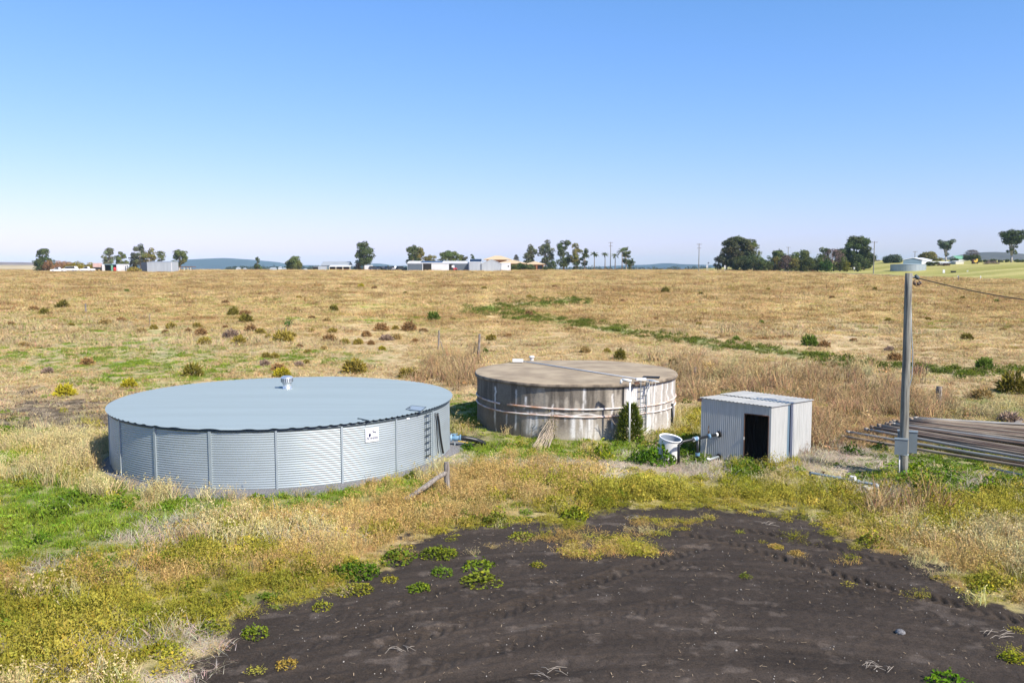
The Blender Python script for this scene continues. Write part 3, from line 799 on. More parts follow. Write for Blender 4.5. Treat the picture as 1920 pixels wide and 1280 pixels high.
def outlet():
    g = G(853, 838)
    Y = g.y
    P = lambda u, v, dy=0: at_y(u, v, Y + dy)
    t = thing('outlet_valve', 'pale blue valve and flange on the outlet at the right side of the steel tank', 'valve', g)
    m = MB().tube([P(838, 821), P(846, 821)], 0.075, 14).tube([P(845, 821), P(847.5, 821)], 0.15, 16)
    part('flange', m, M['pale_blue'], t)
    m = MB().tube([P(847.5, 821), P(853, 821), P(857, 821), P(863, 821)], [0.08, 0.11, 0.11, 0.08], 14).tube([P(852, 820), P(852, 814)], 0.055, 10)
    m.tube([P(862, 821), P(864.5, 821)], 0.14, 14)
    part('valve_body', m, M['blue'], t)
    part('hand_lever', MB().tube([P(846, 813.5), P(858, 813)], 0.02, 8), M['blue'], t)
    part('leg', MB().box(P(853, 833), (0.05, 0.05, 0.26)), M['galv_strip'], t)
    part('yellow_lever', MB().tube([P(859, 826.5, -.1), P(868, 828, -.12), P(879, 830.5, -.15)], 0.022, 8), M['yellow'], t)
    ring = []
    hp = [P(864, 820.5), P(872, 821), P(882, 822.5, .05), P(893, 825, .1), P(903, 829, .2), P(909, 833, .3)]
    pts = []; rs = []
    for a, b in zip(hp[:-1], hp[1:]):
        for k in range(8):
            pts.append(a.lerp(b, k / 8)); rs.append(0.105 if len(pts) % 2 else 0.092)
    o = single('suction_hose', MB().tube(pts, rs, 14), M['black_pipe'], g + Vector((0.4, 0, 0)), 'thick black ribbed hose curving from the blue valve into the grass', 'hose', None, True)
    pts = [P(843, 834, .2), P(855, 836.5, -.05), P(868, 837, -.1), P(882, 835, 0), P(893, 832, .15)]
    single('thin_hose', MB().tube([a + Vector((0, 0, .03)) for a in pts], 0.022, 8), M['black_pipe'], g + Vector((0.2, 0, 0)), 'thin black hose lying on the gravel below the blue valve', 'hose', None, True)
outlet()

# ------------------------------------------------------------------ the concrete tank
T2 = (2.96, 39.55); R2 = 4.58; ZT2 = 2.36
def concrete_tank():
    t = thing('concrete_water_tank', 'old round concrete tank streaked white and black with a flat brown slab roof', 'water tank', (T2[0], T2[1], 0))
    nth, nz = 640, 56
    th = np.linspace(0, 2 * PI, nth, endpoint=False)
    z = np.linspace(-0.05, ZT2 - 0.13, nz)
    TH, Z = np.meshgrid(th, z)
    X = T2[0] + R2 * np.cos(TH); Yy = T2[1] + R2 * np.sin(TH)
    rr = R2 + 0.006 * np.sign(np.sin(TH * 26)) + (fbm(TH * 30, Z * 2, 3, 5) - .5) * 0.015
    V = np.stack([T2[0] + rr * np.cos(TH), T2[1] + rr * np.sin(TH), Z], -1).reshape(-1, 3)
    u, _ = proj(X, Yy, Z)
    front = np.sin(TH) < 0.1
    s = TH * R2
    n_v = fbm(s / 0.22, Z / 2.2, 4, 31)           # vertical weather streaks
    n_f = fbm(s / 0.06, Z / 1.2, 3, 33)
    n_b = fbm(s / 1.1, Z / 0.8, 4, 35)
    hgt = Z / (ZT2 - .13)
    base = np.array([0.385, 0.34, 0.275]); dark = np.array([0.085, 0.072, 0.058]); mid = np.array([0.265, 0.23, 0.18])
    dk = np.clip((n_v - 0.40) * 5, 0, 1) * np.clip(0.35 + hgt * 1.0 + (n_b - .5) * 1.6, 0, 1)
    left = 1 - sstep((u - 935) / 130)  # darker left side: weathering, with part of its shade painted in
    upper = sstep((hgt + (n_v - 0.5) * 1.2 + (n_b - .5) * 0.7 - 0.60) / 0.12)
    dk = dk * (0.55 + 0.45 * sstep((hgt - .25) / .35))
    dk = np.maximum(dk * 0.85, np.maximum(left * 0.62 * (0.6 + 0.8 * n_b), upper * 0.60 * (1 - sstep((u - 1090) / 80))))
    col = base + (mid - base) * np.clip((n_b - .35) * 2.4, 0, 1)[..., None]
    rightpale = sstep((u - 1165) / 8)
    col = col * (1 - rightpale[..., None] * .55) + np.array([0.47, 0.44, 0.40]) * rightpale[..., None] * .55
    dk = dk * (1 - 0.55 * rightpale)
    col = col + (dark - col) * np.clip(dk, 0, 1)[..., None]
    wh = np.zeros_like(Z)
    wob = (fbm(Z * 3, s * 0.4, 3, 41) - .5) * 8
    zb1, zb2 = 1.30, 1.02
    for cu, w, z0, z1, sp in [(1095, 3.2, 1.2, 2.2, 0), (994, 5, 0.15, 1.15, 1.5), (1005, 2.5, 0.35, 1.1, 1), (967, 1.5, .3, 2.0, 0), (928, 1.5, 0, 2.0, 0), (985, 2, 1.25, 1.75, .5),
                              (1075, 4.0, 0.1, 1.02, 2), (1108, 5, 0, 1.0, 6), (1090, 2.5, 0.1, 1.0, 2), (1120, 1.6, .1, .7, 3), (1148, 1.6, 0.5, 1.95, 0.6), (1036, 1.4, .9, 1.5, 0),
                              (1180, 7, 0.9, 2.3, 1), (1194, 8, 0.1, 2.3, 3), (1207, 5, 0.2, 2.3, 2), (1216, 3.5, 0, 2.2, 2), (1227, 3, 0.3, 2.2, 0), (1241, 1.6, 0.8, 2.2, 0), (1252, 1.3, 0, 2.2, 0), (1262, 1.5, 0, 2.2, 0),
                              (1060, 1.2, .8, 1.06, 0), (950, 1, .4, .95, 0), (1022, 1.6, .7, 1.05, 0)]:
        wz = .85 * w * (1 + sp * np.clip((z1 - Z) / 1.2, 0, 1) * .6)
        a = np.exp(-((u - cu + wob) / wz) ** 2) * sstep((Z - z0) / 0.2 + .5) * sstep((z1 - Z) / 0.1 + .5) * np.clip((n_f - .28) * 3.2, 0, 1)
        wh = np.maximum(wh, a)
    # seep line under the hoops
    wl = zb2 + 0.06 + 0.05 * np.sin(s * 5) + (n_b - .5) * .12
    wh = np.maximum(wh, 0.8 * np.exp(-((Z - wl) / 0.03) ** 2) * sstep((u - 1000) / 20) * (1 - sstep((u - 1120) / 30)))
    wh = np.where(front, wh, wh * 0.3)
    col = col + (np.array([0.66, 0.64, 0.60]) - col) * np.clip(wh * 1.25, 0, 1)[..., None]
    rs = np.exp(-((Z - zb2 + .06) / 0.10) ** 2) * np.clip((fbm(s / .5, Z, 2, 47) - .5) * 5, 0, 1) * .45
    col = col + (np.array([0.36, 0.17, 0.08]) - col) * rs[..., None]
    i = np.arange(nz - 1)[:, None] * nth + np.arange(nth)[None]
    j = np.arange(nz - 1)[:, None] * nth + ((np.arange(nth) + 1) % nth)[None]
    q = np.stack([i, j, j + nth, i + nth], -1).reshape(-1, 4)
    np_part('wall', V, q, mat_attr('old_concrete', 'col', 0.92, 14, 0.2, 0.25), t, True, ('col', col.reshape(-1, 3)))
    # roof slab, slightly domed, with a ragged lip
    prof = [(4.40, ZT2 - 0.16), (4.68, ZT2 - 0.145), (4.70, ZT2 - 0.06), (4.66, ZT2 - 0.005)]
    m = MB().lathe(prof, (T2[0], T2[1], 0), 180)
    m.v = [(x, y, z_ + 0.012 * math.sin(math.atan2(y - T2[1], x - T2[0]) * 7)) for x, y, z_ in m.v]
    part('roof_edge', m, M['slab_edge'], t, True)
    prof = [(4.66, ZT2 - 0.005)] + [(4.6 * (1 - k / 12), ZT2 + 0.01 + 0.05 * (1 - (1 - k / 12) ** 2)) for k in range(12)] + [(0.01, ZT2 + 0.06)]
    m = MB().lathe(prof, (T2[0], T2[1], 0), 180)
    m.v = [(x, y, z_ + 0.012 * math.sin(math.atan2(y - T2[1], x - T2[0]) * 7) * min(1, (math.hypot(x - T2[0], y - T2[1]) / 4.66) ** 6)) for x, y, z_ in m.v]
    part('roof_slab', m, M['roofslab'], t, True)
    # two hoops
    def hoop(vfun, us, r, name, lab=None):
        pts = []
        for u_ in us:
            a, zz = on_cyl(u_, vfun(u_), T2[0], T2[1], R2 + 0.04)
            pts.append(ring_pt(T2, R2 + 0.035, a, zz + 0.01 * math.sin(u_ * 0.21)))
        o = part(name, MB().tube(pts, r, 8), M['rust_band'], t, True)
    # heights read from the photo: at the front the hoops run at 767 and 781
    _, zu = on_cyl(1097, 767, T2[0], T2[1], R2); _, zl = on_cyl(1078, 781, T2[0], T2[1], R2)
    def ring_arc(z, a0, a1, r, name):
        n = 60
        pts = [ring_pt(T2, R2 + 0.035, a0 + (a1 - a0) * k / n, z + 0.014 * math.sin(k * 0.7) ) for k in range(n + 1)]
        return part(name, MB().tube(pts, r, 8), M['rust_band'], t, True)
    aL, _ = on_cyl(938, 760, T2[0], T2[1], R2); aR, _ = on_cyl(952, 762, T2[0], T2[1], R2)
    ring_arc(zu, aR, aL + 2 * PI, 0.038, 'upper_hoop')
    ring_arc(zl, -PI, PI, 0.034, 'lower_hoop')
    # dark joint and downpipe
    a, _ = on_cyl(1168, 760, T2[0], T2[1], R2)
    part('joint_seam', MB().box(ring_pt(T2, R2 + 0.012, a, 1.45), (0.02, 0.07, 1.5), a), M['soft_black'], t)
    a, _ = on_cyl(1258, 780, T2[0], T2[1], R2)
    part('downpipe', MB().tube([ring_pt(T2, R2 + 0.06, a, -0.05), ring_pt(T2, R2 + 0.06, a, 1.15)], 0.055, 10), M['black_pipe'], t, True)
    # ladder
    m = MB(); rails = []
    for u_ in (1200.5, 1212.0):
        a, _ = on_cyl(u_, 760, T2[0], T2[1], R2 + 0.15); rails.append(a)
        m.tube([ring_pt(T2, R2 + 0.15, a, 0.05), ring_pt(T2, R2 + 0.17, a, 2.45), ring_pt(T2, R2 - 0.2, a, 2.46)], 0.016, 6)
    lad = part('ladder', m, M['galv_strip'], t)
    for k in range(7):
        zz = 0.30 + k * 0.30
        part('rung', MB().tube([ring_pt(T2, R2 + 0.15, rails[0], zz), ring_pt(T2, R2 + 0.15, rails[1], zz)], 0.018, 6), M['dark_steel'], lad)
    for u_, u2 in ((1220, 1224), (1227, 1222)):
        a, _ = on_cyl(u_, 720, T2[0], T2[1], R2 + .05); a2, _ = on_cyl(u2, 810, T2[0], T2[1], R2 + .05)
        part('cable', MB().tube([ring_pt(T2, R2 + 0.12, a, 2.35), ring_pt(T2, R2 + 0.05, (a + a2) / 2 + .01, 1.2), ring_pt(T2, R2 + 0.1, a2, 0.1)], 0.010, 6), M['white'], t)
    # white pipe across the roof with its end boxes
    Zr = ZT2 + 0.09
    p0, p1, p2, p3 = at_z(972, 675.5, Zr), at_z(1202, 711, Zr), at_z(1225, 712.5, Zr), at_z(1236, 716, Zr - .02)
    d_ = (p3 - Vector((T2[0], T2[1], p3.z))); out = ring_pt(T2, 4.80, math.atan2(d_.y, d_.x), Zr - 0.02)
    part('roof_pipe', MB().tube([p0, p1, p2, p3, out, out - Vector((0, 0, 0.25)), ring_pt(T2, R2 + .06, math.atan2(d_.y, d_.x), 1.7), ring_pt(T2, R2 + .06, math.atan2(d_.y, d_.x), 0.3)], 0.028, 8), M['white'], t, True)
    m = MB().box(at_z(971, 675.5, Zr + .06), (0.52, 0.22, 0.14), math.radians(-8))
    part('pipe_box', m, M['white'], t)
    m = MB().box(at_z(1202, 710.5, Zr + .04), (0.42, 0.14, 0.10), math.radians(5))
    part('pipe_box', m, M['white'], t)
    m = MB().lathe([(0.10, 0), (0.10, 0.14), (0.15, 0.15), (0.13, 0.22), (0.01, 0.25)], at_z(997, 675.5, ZT2 + .03), 16)
    part('roof_vent', m, M['white'], t, True)
    m = MB(); c = at_z(1221, 707.5, ZT2 + 0.03)
    m.box(c, (0.72, 0.55, 0.06), math.radians(-14))
    part('roof_hatch', m, M['soft_black'], t)
    m = MB().box(at_z(1133, 701, ZT2 + 0.045), (0.3, 0.14, 0.05), math.radians(-10))
    part('rusty_bracket', m, M['rust'], t)
    part('rusty_bracket', MB().box(at_z(1194, 718, ZT2 + 0.02), (0.2, 0.12, 0.08)), M['rust'], t)
concrete_tank()

def standpipe():
    g = G(1180, 822); Y = 34.12
    g = Vector((at_y(1180, 820, Y).x, Y, 0))
    t = thing('standpipe', 'white plastic standpipe with a T shaped top in front of the concrete tank', 'pipe', g)
    z1 = at_y(1180, 714, Y).z
    part('upright', MB().tube([g, g + Vector((0, 0, z1))], 0.035, 10), M['white'], t, True)
    a = at_y(1166, 711, Y + .05); b = at_y(1184, 714, Y - .02)
    part('cross_piece', MB().tube([a, b], 0.055, 10).tube([a, a + Vector((-.05, 0, -.18))], 0.05, 10), M['white'], t, True)
standpipe()

# ------------------------------------------------------------------ pump shed
def corr_panel(p0, p1, z0f, z1f, pitch=0.0762, amp=0.012, z0=None):
    """vertical sheet from p0 to p1 (xy), height functions of the fraction along; ribs run up"""
    L_ = math.hypot(p1[0] - p0[0], p1[1] - p0[1]); n = max(int(L_ / pitch * 6), 2)
    dx, dy = (p1[0] - p0[0]) / L_, (p1[1] - p0[1]) / L_
    V = []; Fs = []
    for k in range(n + 1):
        f_ = k / n; o = amp * math.sin(2 * PI * f_ * L_ / pitch)
        x = p0[0] + dx * L_ * f_ + dy * o; y = p0[1] + dy * L_ * f_ - dx * o
        V.append((x, y, z0f(f_))); V.append((x, y, z1f(f_)))
    for k in range(n):
        Fs.append((2 * k, 2 * k + 2, 2 * k + 3, 2 * k + 1))
    return V, Fs

def pump_shed():
    A = Vector((9.303, 30.243, 0)); B = Vector((11.60, 32.65, 0)); C = Vector((7.146, 31.886, 0))
    D = B + (C - A)
    t = thing('pump_shed', 'small grey corrugated steel shed with a dark open doorway and a split down its side', 'shed', (A + D) / 2)
    zA, zB, zC, zD = 2.215, 2.06, 2.29, 2.15
    w = MB()
    fx = (C - A).normalized(); fy = (B - A).normalized()
    LF = (C - A).length; LS = (B - A).length
    # front wall from C to A with the doorway near A
    d0, d1 = (LF - 1.0) / LF, (LF - 0.09) / LF      # fractions from C
    def PF(f_): return C.lerp(A, f_)
    def zf(f_): return zC + (zA - zC) * f_
    def sub(f0, f1, za, zb):
        p, q_ = PF(f0), PF(f1)
        V, Fs = corr_panel(p, q_, lambda k: za(f0 + (f1 - f0) * k), lambda k: zb(f0 + (f1 - f0) * k)); w.add(V, Fs)
    dr_h = 1.86
    sub(0, d0, lambda k: -.05, lambda k: zf(k) - 0.02)
    sub(d0, d1, lambda k: dr_h, lambda k: zf(k) - 0.02)
    part('front_wall', w, M['shed'], t, True)
    fr = MB(); p0, p1 = PF(d0), PF(d1)
    up = Vector((0, 0, 1)); nf = Vector((fx.y, -fx.x, 0)); nf = nf if nf.y < 0 else -nf
    fr.tube([p1 + nf * .01, p1 + nf * .01 + up * dr_h], 0.022, 4)
    fr.tube([p0 + nf * .01 + up * dr_h, p1 + nf * .01 + up * dr_h], 0.018, 4)
    fr.tube([p0 + nf * .01, p0 + nf * .01 + up * dr_h], 0.014, 4)
    jf = part('door_frame', fr, M['rust'], t)
    part('latch', MB().box(p0 + nf * .03 + up * 0.95, (0.05, 0.04, 0.10)), M['chrome'], jf)
    # corner post right of the doorway
    part('corner_post', MB().box((p1 + A) / 2 + up * 1.09 + nf * 0.0, ((p1 - A).length, 0.03, 2.18), math.atan2(fx.y, fx.x)), M['shed'], t)
    # side wall in two sheets with the recessed slot between
    s0, s1 = 0.385, 0.46
    def PS(f_): return A.lerp(B, f_)
    def zs(f_): return zA + (zB - zA) * f_
    for a, b in ((0.0, s0), (s1, 1.0)):
        w = MB(); V, Fs = corr_panel(PS(a), PS(b), lambda k: -.05, lambda k: zs(a + (b - a) * k) - .015, 0.15, 0.006); w.add(V, Fs)
        part('side_wall', w, M['shed'], t, True)
    ins = nf.cross(up); inw = (C - A).normalized()
    w = MB()
    w.hull8([PS(s0), PS(s0) + inw * .10, PS(s1) + inw * .10, PS(s1) + inw * 0.02], [PS(s0) + up * (zs(s0) - .02), PS(s0) + inw * .10 + up * (zs(s0) - .02), PS(s1) + inw * .10 + up * (zs(s1) - .02), PS(s1) + inw * 0.02 + up * (zs(s1) - .02)])
    part('side_slot', w, M['wall_blue'], t)
    for p, q_, za, zb, nm in ((B, D, zB, zD, 'back_wall'), (D, C, zD, zC, 'side_wall')):
        w = MB(); V, Fs = corr_panel(p, q_, lambda k: -.05, lambda k: za + (zb - za) * k - .02); w.add(V, Fs)
        part(nm, w, M['shed'], t, True)
    # inner wall, coloured near-black for the shade seen through the doorway
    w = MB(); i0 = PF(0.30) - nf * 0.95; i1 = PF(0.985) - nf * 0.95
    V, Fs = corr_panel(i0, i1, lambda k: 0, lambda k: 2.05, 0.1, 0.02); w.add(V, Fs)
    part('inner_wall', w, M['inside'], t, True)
    # roof: front section and a slightly higher rear section
    def roofsheet(a, b, lift, name, over=0.05):
        n = 60; V = []; Fs = []
        for k in range(n + 1):
            f_ = -0.02 + 1.035 * k / n
            z_ = 0.012 * math.sin(2 * PI * f_ * LF / 0.0762 * 0.5)
            for g_ in (a, b):
                p = A + (C - A) * f_ + (B - A) * g_
                zz = (zA + (zC - zA) * f_) * (1 - g_) + (zB + (zD - zB) * f_) * g_ + lift + z_
                V.append((p.x, p.y, zz))
        for k in range(n):
            Fs.append((2 * k, 2 * k + 1, 2 * k + 3, 2 * k + 2))
        m = MB().add(V, Fs); o = part(name, m, M['shed_roof'], t)
        sm = o.modifiers.new('thick', 'SOLIDIFY'); sm.thickness = 0.012
    roofsheet(-0.02, 0.415, 0.005, 'roof_sheet')
    roofsheet(0.43, 1.02, 0.035, 'roof_sheet')
    m = MB(); q0 = A + (B - A) * 0.422 - inw * 0.02; q1 = q0 + inw * LF * 0.55
    z0_ = zs(.42); z1_ = z0_ + 0.045
    m.hull8([q0 - fy * .03, q0 + fy * .03, q1 + fy * .03, q1 - fy * .03], [v + up * 0 for v in (q0 - fy * .03, q0 + fy * .03, q1 + fy * .03, q1 - fy * .03)])
    m.v = [(x, y, (z0_ - .05 if i < 4 else z0_ + .032 + (0.04 if i in (6, 7) else 0))) for i, (x, y, z_) in enumerate(m.v)]
    part('roof_slot', m, M['wall_blue'], t)
    part('beam_end', MB().box(C + up * (zC - .09) - inw * -0.06 + nf * .02, (0.16, 0.10, 0.10), math.atan2(fx.y, fx.x)), M['rust'], t)
    return A, B, C, nf, fx
SHED = pump_shed()

def wall_pt(u, v, off=0.0):
    """point of the shed's front wall seen at a photo pixel"""
    A, B, C, nf, fx = SHED
    r = ray(u, v); o = Vector((0, 0, H)); d = Vector(r)
    tt = (A - o).dot(nf) / d.dot(nf)
    return o + d * tt + nf * off

def pipework():
    A, B, C, nf, fx = SHED
    g = G(1272, 871)
    t = thing('pump_pipework', 'black pipe with blue fittings running from beside the white drum into the shed', 'pipework', g)
    w = wall_pt(1350, 813, 0.02)
    top = Vector((g.x, g.y, at_y(1272, 829, g.y).z))
    def along(f_): return top.lerp(w, f_)
    e = 0.09
    path = [g - Vector((0, 0, .1)), top - Vector((0, 0, e))] + [top + Vector((0, 0, -e)) * (math.cos(a) ) * 1 + (along(0.08) - top) * math.sin(a) for a in (0.35, 0.8, 1.2)] + [along(0.1), w]
    part('pipe', MB().tube(path, 0.052, 12), M['black_pipe'], t, True)
    fit = MB().tube([along(0.37), along(0.44)], 0.085, 12)
    f1 = part('clamp', fit, M['blue'], t)
    part('band', MB().tube([along(0.355), along(0.37)], 0.088, 12).tube([along(0.44), along(0.455)], 0.088, 12), M['chrome'], f1)
    part('clamp', MB().tube([along(0.70), along(0.715), along(0.745), along(0.76)], [0.07, 0.105, 0.105, 0.07], 12), M['blue'], t)
    part('collar', MB().tube([along(0.90), along(0.94)], 0.075, 12), M['white'], t)
    part('wall_flange', MB().tube([w - (w - along(.9)).normalized() * .06, w], 0.12, 14), M['soft_black'], t)
    v = along(0.72)
    part('valve_stem', MB().tube([v, v + Vector((0, 0, .2))], 0.035, 8).tube([v + Vector((-.02, 0, .2)), v + Vector((0, 0, .4))], 0.018, 6), M['insul'], t)
    dn = along(0.46)
    gz = float(land(dn.x, dn.y))
    part('down_pipe', MB().tube([dn, Vector((dn.x, dn.y, gz + .05))], 0.05, 12), M['black_pipe'], t, True)
    part('foot_clamp', MB().tube([Vector((dn.x, dn.y, gz + .26)), Vector((dn.x, dn.y, gz + .36))], 0.085, 12), M['blue'], t)
    part('foot', MB().tube([Vector((dn.x, dn.y, gz - .05)), Vector((dn.x, dn.y, gz + .22))], 0.09, 12), M['black_pipe'], t)
    part('rope', MB().tube([along(.68), along(.66) + Vector((0, -.03, -.35)), along(.63) + Vector((0, -.05, -.75))], 0.010, 6), M['cream'], t)
    w2 = wall_pt(1349, 855, 0.02)
    e2 = G(1322, 868)
    t2 = thing('low_pipe', 'short grey pipe with a pale joint low on the shed wall under the black pipe', 'pipe', e2)
    d = (w2 - e2)
    part('pipe', MB().tube([e2 + Vector((0, 0, .08)), w2], 0.045, 10), M['galv_strip'], t2, True)
    part('joint', MB().tube([e2 + Vector((0, 0, .08)) + d * .12, e2 + Vector((0, 0, .08)) + d * .25], 0.07, 10), M['white'], t2)
    part('wall_flange', MB().tube([w2 - d.normalized() * .05, w2], 0.11, 12), M['soft_black'], t2)
pipework()

def drum():
    g = G(1249, 861)
    R = Matrix.Rotation(math.radians(9), 3, 'Y') @ Matrix.Rotation(math.radians(9), 3, 'X')
    t = thing('plastic_drum', 'white open topped plastic drum leaning beside the concrete tank', 'drum', g)
    part('body', MB().lathe([(0.02, -0.1), (0.40, -0.1), (0.405, 0.1), (0.405, 0.83), (0.405, 0.85)], g, 40, R), M['white'], t, True)
    part('rim', MB().lathe([(0.405, 0.83), (0.428, 0.84), (0.432, 0.87), (0.42, 0.885), (0.39, 0.875), (0.38, 0.84)], g, 40, R), M['sign_white'], t, True)
    part('lining', MB().lathe([(0.38, 0.85), (0.375, 0.02), (0.02, 0.0)], g, 40, R), M['drum_inside_shade'], t, True)
drum()

# ------------------------------------------------------------------ service pole with its cable
def pole():
    g = G(1693, 896)
    top = Vector((g.x - 0.08, g.y, 6.99))
    t = thing('service_pole', 'tall weathered grey timber pole with two meter boxes near its foot', 'utility pole', g)
    n = 14
    pts = [g.lerp(top, k / n) + Vector((0.006 * math.sin(k * .9), 0, 0)) for k in range(n + 1)]
    pts[0] = pts[0] - Vector((0, 0, .2))
    part('timber', MB().tube(pts, [0.150 - 0.036 * k / n for k in range(n + 1)], 20), M['pole_wood'], t, True)
    def bx(name, u, v0, v1, w, d, dy, rz, dx=0):
        a = at_y(u, v0, g.y + dy); b = at_y(u, v1, g.y + dy)
        c = (a + b) / 2
        return part(name, MB().box((c.x, c.y, c.z), (w, d, a.z - b.z), rz), M['box_grey'], t), c, a.z - b.z
    rz = math.radians(-24)
    o1, c1, h1 = bx('meter_box', 1689.5, 823, 851, 0.40, 0.26, -0.30, rz)
    m = MB().box((c1.x, c1.y, c1.z + h1 / 2 + .012), (0.43, 0.29, 0.022), rz); part('lid', m, M['box_grey'], o1)
    o2, c2, h2 = bx('meter_box', 1701, 808.5, 847, 0.62, 0.26, 0.32, rz)
    m = MB().box((c2.x, c2.y, c2.z + h2 / 2 + .012), (0.65, 0.29, 0.022), rz); part('lid', m, M['box_grey'], o2)
    a = at_y(1686.5, 852, g.y - .17); b = at_y(1686, 896, g.y - .17)
    part('conduit', MB().tube([a, b], 0.022, 8), M['white'], t, True)
    a = at_y(1701, 852, g.y - .12)
    part('strap', MB().lathe([(0.156, -0.03), (0.156, 0.03)], (g.x, g.y, a.z), 20), M['galv_strip'], t)
    w = [at_y(1708.5, 560, g.y + .1), at_y(1709, 620, g.y + .1), at_y(1711.5, 660, g.y + .1), at_y(1710, 705, g.y + .1), at_y(1704, 730, g.y + .12), at_y(1702, 810, g.y + .12)]
    part('service_wire', MB().tube(w, 0.014, 6), M['galv_strip'], t, True)
    P = lambda u, v: at_y(u, v, g.y)
    part('bracket', MB().tube([P(1706, 518), P(1719, 521)], 0.03, 8).tube([P(1716, 517), P(1722, 522)], 0.06, 10), M['dark_steel'], t)
    for u, v in ((1715, 532), (1722, 533), (1725, 531)):
        ins = part('insulator', MB().tube([P(u, v - 4), P(u, v - 1), P(u, v + 2)], [0.03, 0.055, 0.04], 10), M['insul'], t, True)
    part('wire_loop', MB().tube([P(1719, 522), P(1713, 527), P(1713, 533), P(1718, 536), P(1724, 533), P(1723, 524), P(1719, 521)], 0.014, 6), M['insul'], t, True)
    s = P(1719, 521)
    e = at_y(1925, 562.5, g.y + 2.5)
    d = (e - s)
    pts = [s + d * k / 10 * 1.0 + Vector((0, 0, -0.06 * math.sin(PI * k / 10))) for k in range(11)]
    pts += [e + Vector((2.5, 1.6, -0.4)), e + Vector((7, 4.5, -0.7)), e + Vector((14, 9, -0.55)), e + Vector((24, 15, 0.6)), e + Vector((34, 21, 2.6))]
    single('power_cable', MB().tube(pts, 0.018, 6), M['soft_black'], s, 'black overhead cable running right from the top of the timber pole', 'cable', None, True)
M['pole_wood'] = mat_plain('pole_timber', (0.27, 0.265, 0.22), 0.9, 0, 0.1, 3.2, 0.35, (0.11, 0.105, 0.09), 9, (5, 5, 0.35))
pole()

# ------------------------------------------------------------------ pile of long irrigation pipes
ORD = ['first', 'second', 'third', 'fourth', 'fifth', 'sixth', 'seventh', 'eighth', 'ninth', 'tenth', 'eleventh', 'twelfth', 'thirteenth', 'fourteenth', 'fifteenth',
       'sixteenth', 'seventeenth', 'eighteenth', 'nineteenth', 'twentieth', 'twenty-first', 'twenty-second', 'twenty-third', 'twenty-fourth', 'twenty-fifth', 'twenty-sixth', 'twenty-seventh', 'twenty-eighth', 'twenty-ninth', 'thirtieth',
       'thirty-first', 'thirty-second', 'thirty-third', 'thirty-fourth', 'thirty-fifth', 'thirty-sixth', 'thirty-seventh', 'thirty-eighth', 'thirty-ninth', 'fortieth']
def ordinal(i):
    if i < len(ORD): return ORD[i]
    return 'number %d' % (i + 1)

PM = [mat_plain('pipe_rusty', (0.215, 0.16, 0.12), 0.8, 0.1, 0.1, 1.2, 0.05, (0.13, 0.085, 0.06)),
      mat_plain('pipe_galvanised', (0.37, 0.35, 0.31), 0.55, 0.3, 0.1, 0.9, 0.03, (0.27, 0.25, 0.22)),
      mat_plain('pipe_brown', (0.33, 0.265, 0.19), 0.75, 0.1, 0.1, 0.9, 0.05, (0.20, 0.15, 0.11))]
def pipes():
    r = random.Random(3)
    specs = [(1577, 817, 872.5, 0.30, 0.055, 2), (1588, 809, 863, 0.34, 0.055, 1), (1600, 811, 868, 0.22, 0.05, 0), (1622, 804, 856, 0.40, 0.06, 1), (1632, 802, 850, 0.42, 0.06, 2)]
    n = 27
    for k in range(n):
        f_ = k / (n - 1)
        specs.append((1640 + 75 * f_ + r.uniform(-14, 14), 800 - 17 * f_ + r.uniform(-1, 1), 846 - 51 * f_ + r.uniform(-1.5, 1.5), (0.30 if k % 2 else 0.47) + 0.10 * math.sin(PI * f_) + r.uniform(-.03, .05), r.uniform(.05, .068), r.choice((0, 0, 0, 2, 2, 2, 2, 1))))
    names = {0: 'rust brown', 1: 'grey galvanised', 2: 'tan brown'}
    for i, (u, v, v2, z, rad, mi) in enumerate(specs):
        a = at_z(u, v, z); b = at_z(1920, v2, z)
        d = (b - a).normalized(); L_ = r.uniform(9.0, 10.5)
        e = a + d * L_
        m = MB()
        nn = 8
        pts = [a.lerp(e, k / nn) + Vector((0, 0, -0.03 * math.sin(PI * k / nn))) for k in range(nn + 1)]
        m.tube(pts, rad, 12)
        m.tube([a - d * 0.02, a + d * 0.14], rad * 1.18, 12)
        if i < 3:
            lab = ('tan brown lone pipe lying lowest in front of the pipe pile', 'pale grey lone pipe just behind the front brown one, passing the meter boxes', 'thin rust brown pipe tucked between the two front pipes')[i]
        else:
            lab = '%s long pipe, %s from the back edge of the pipe pile' % (names[mi], ordinal(len(specs) - 1 - i))
        o = single('irrigation_pipe', m, PM[mi], a, lab, 'pipe', 'long irrigation pipes stacked by the timber pole')
        me = o.data
        for p in me.polygons:
            p.use_smooth = len(p.vertices) == 4
    # bearers under the pile
    for k, (u, lab) in enumerate(((1745, 'dark timber bearer under the left part of the pipe pile'), (1905, 'dark timber bearer under the right part of the pipe pile'))):
        a = at_z(u - 40, 820 + 12 * k, 0.1); b = at_z(u + 10, 792, 0.1)
        single('timber_bearer', MB().box((a + b) / 2 + Vector((0, 0, .02)), ((b - a).length, 0.16, 0.34), math.atan2(b.y - a.y, b.x - a.x)), M['wood_grey'], (a + b) / 2, lab, 'bearer', 'bearers under the pipes')
    a = at_z(1856, 877, .08); b = at_z(1930, 894, .08); d = (b - a).normalized()
    single('loose_pipe', MB().tube([a, a + d * 8], 0.05, 10), PM[1], a, 'grey pipe lying alone in the grass at the right edge, below the pile', 'pipe', None, True)
pipes()

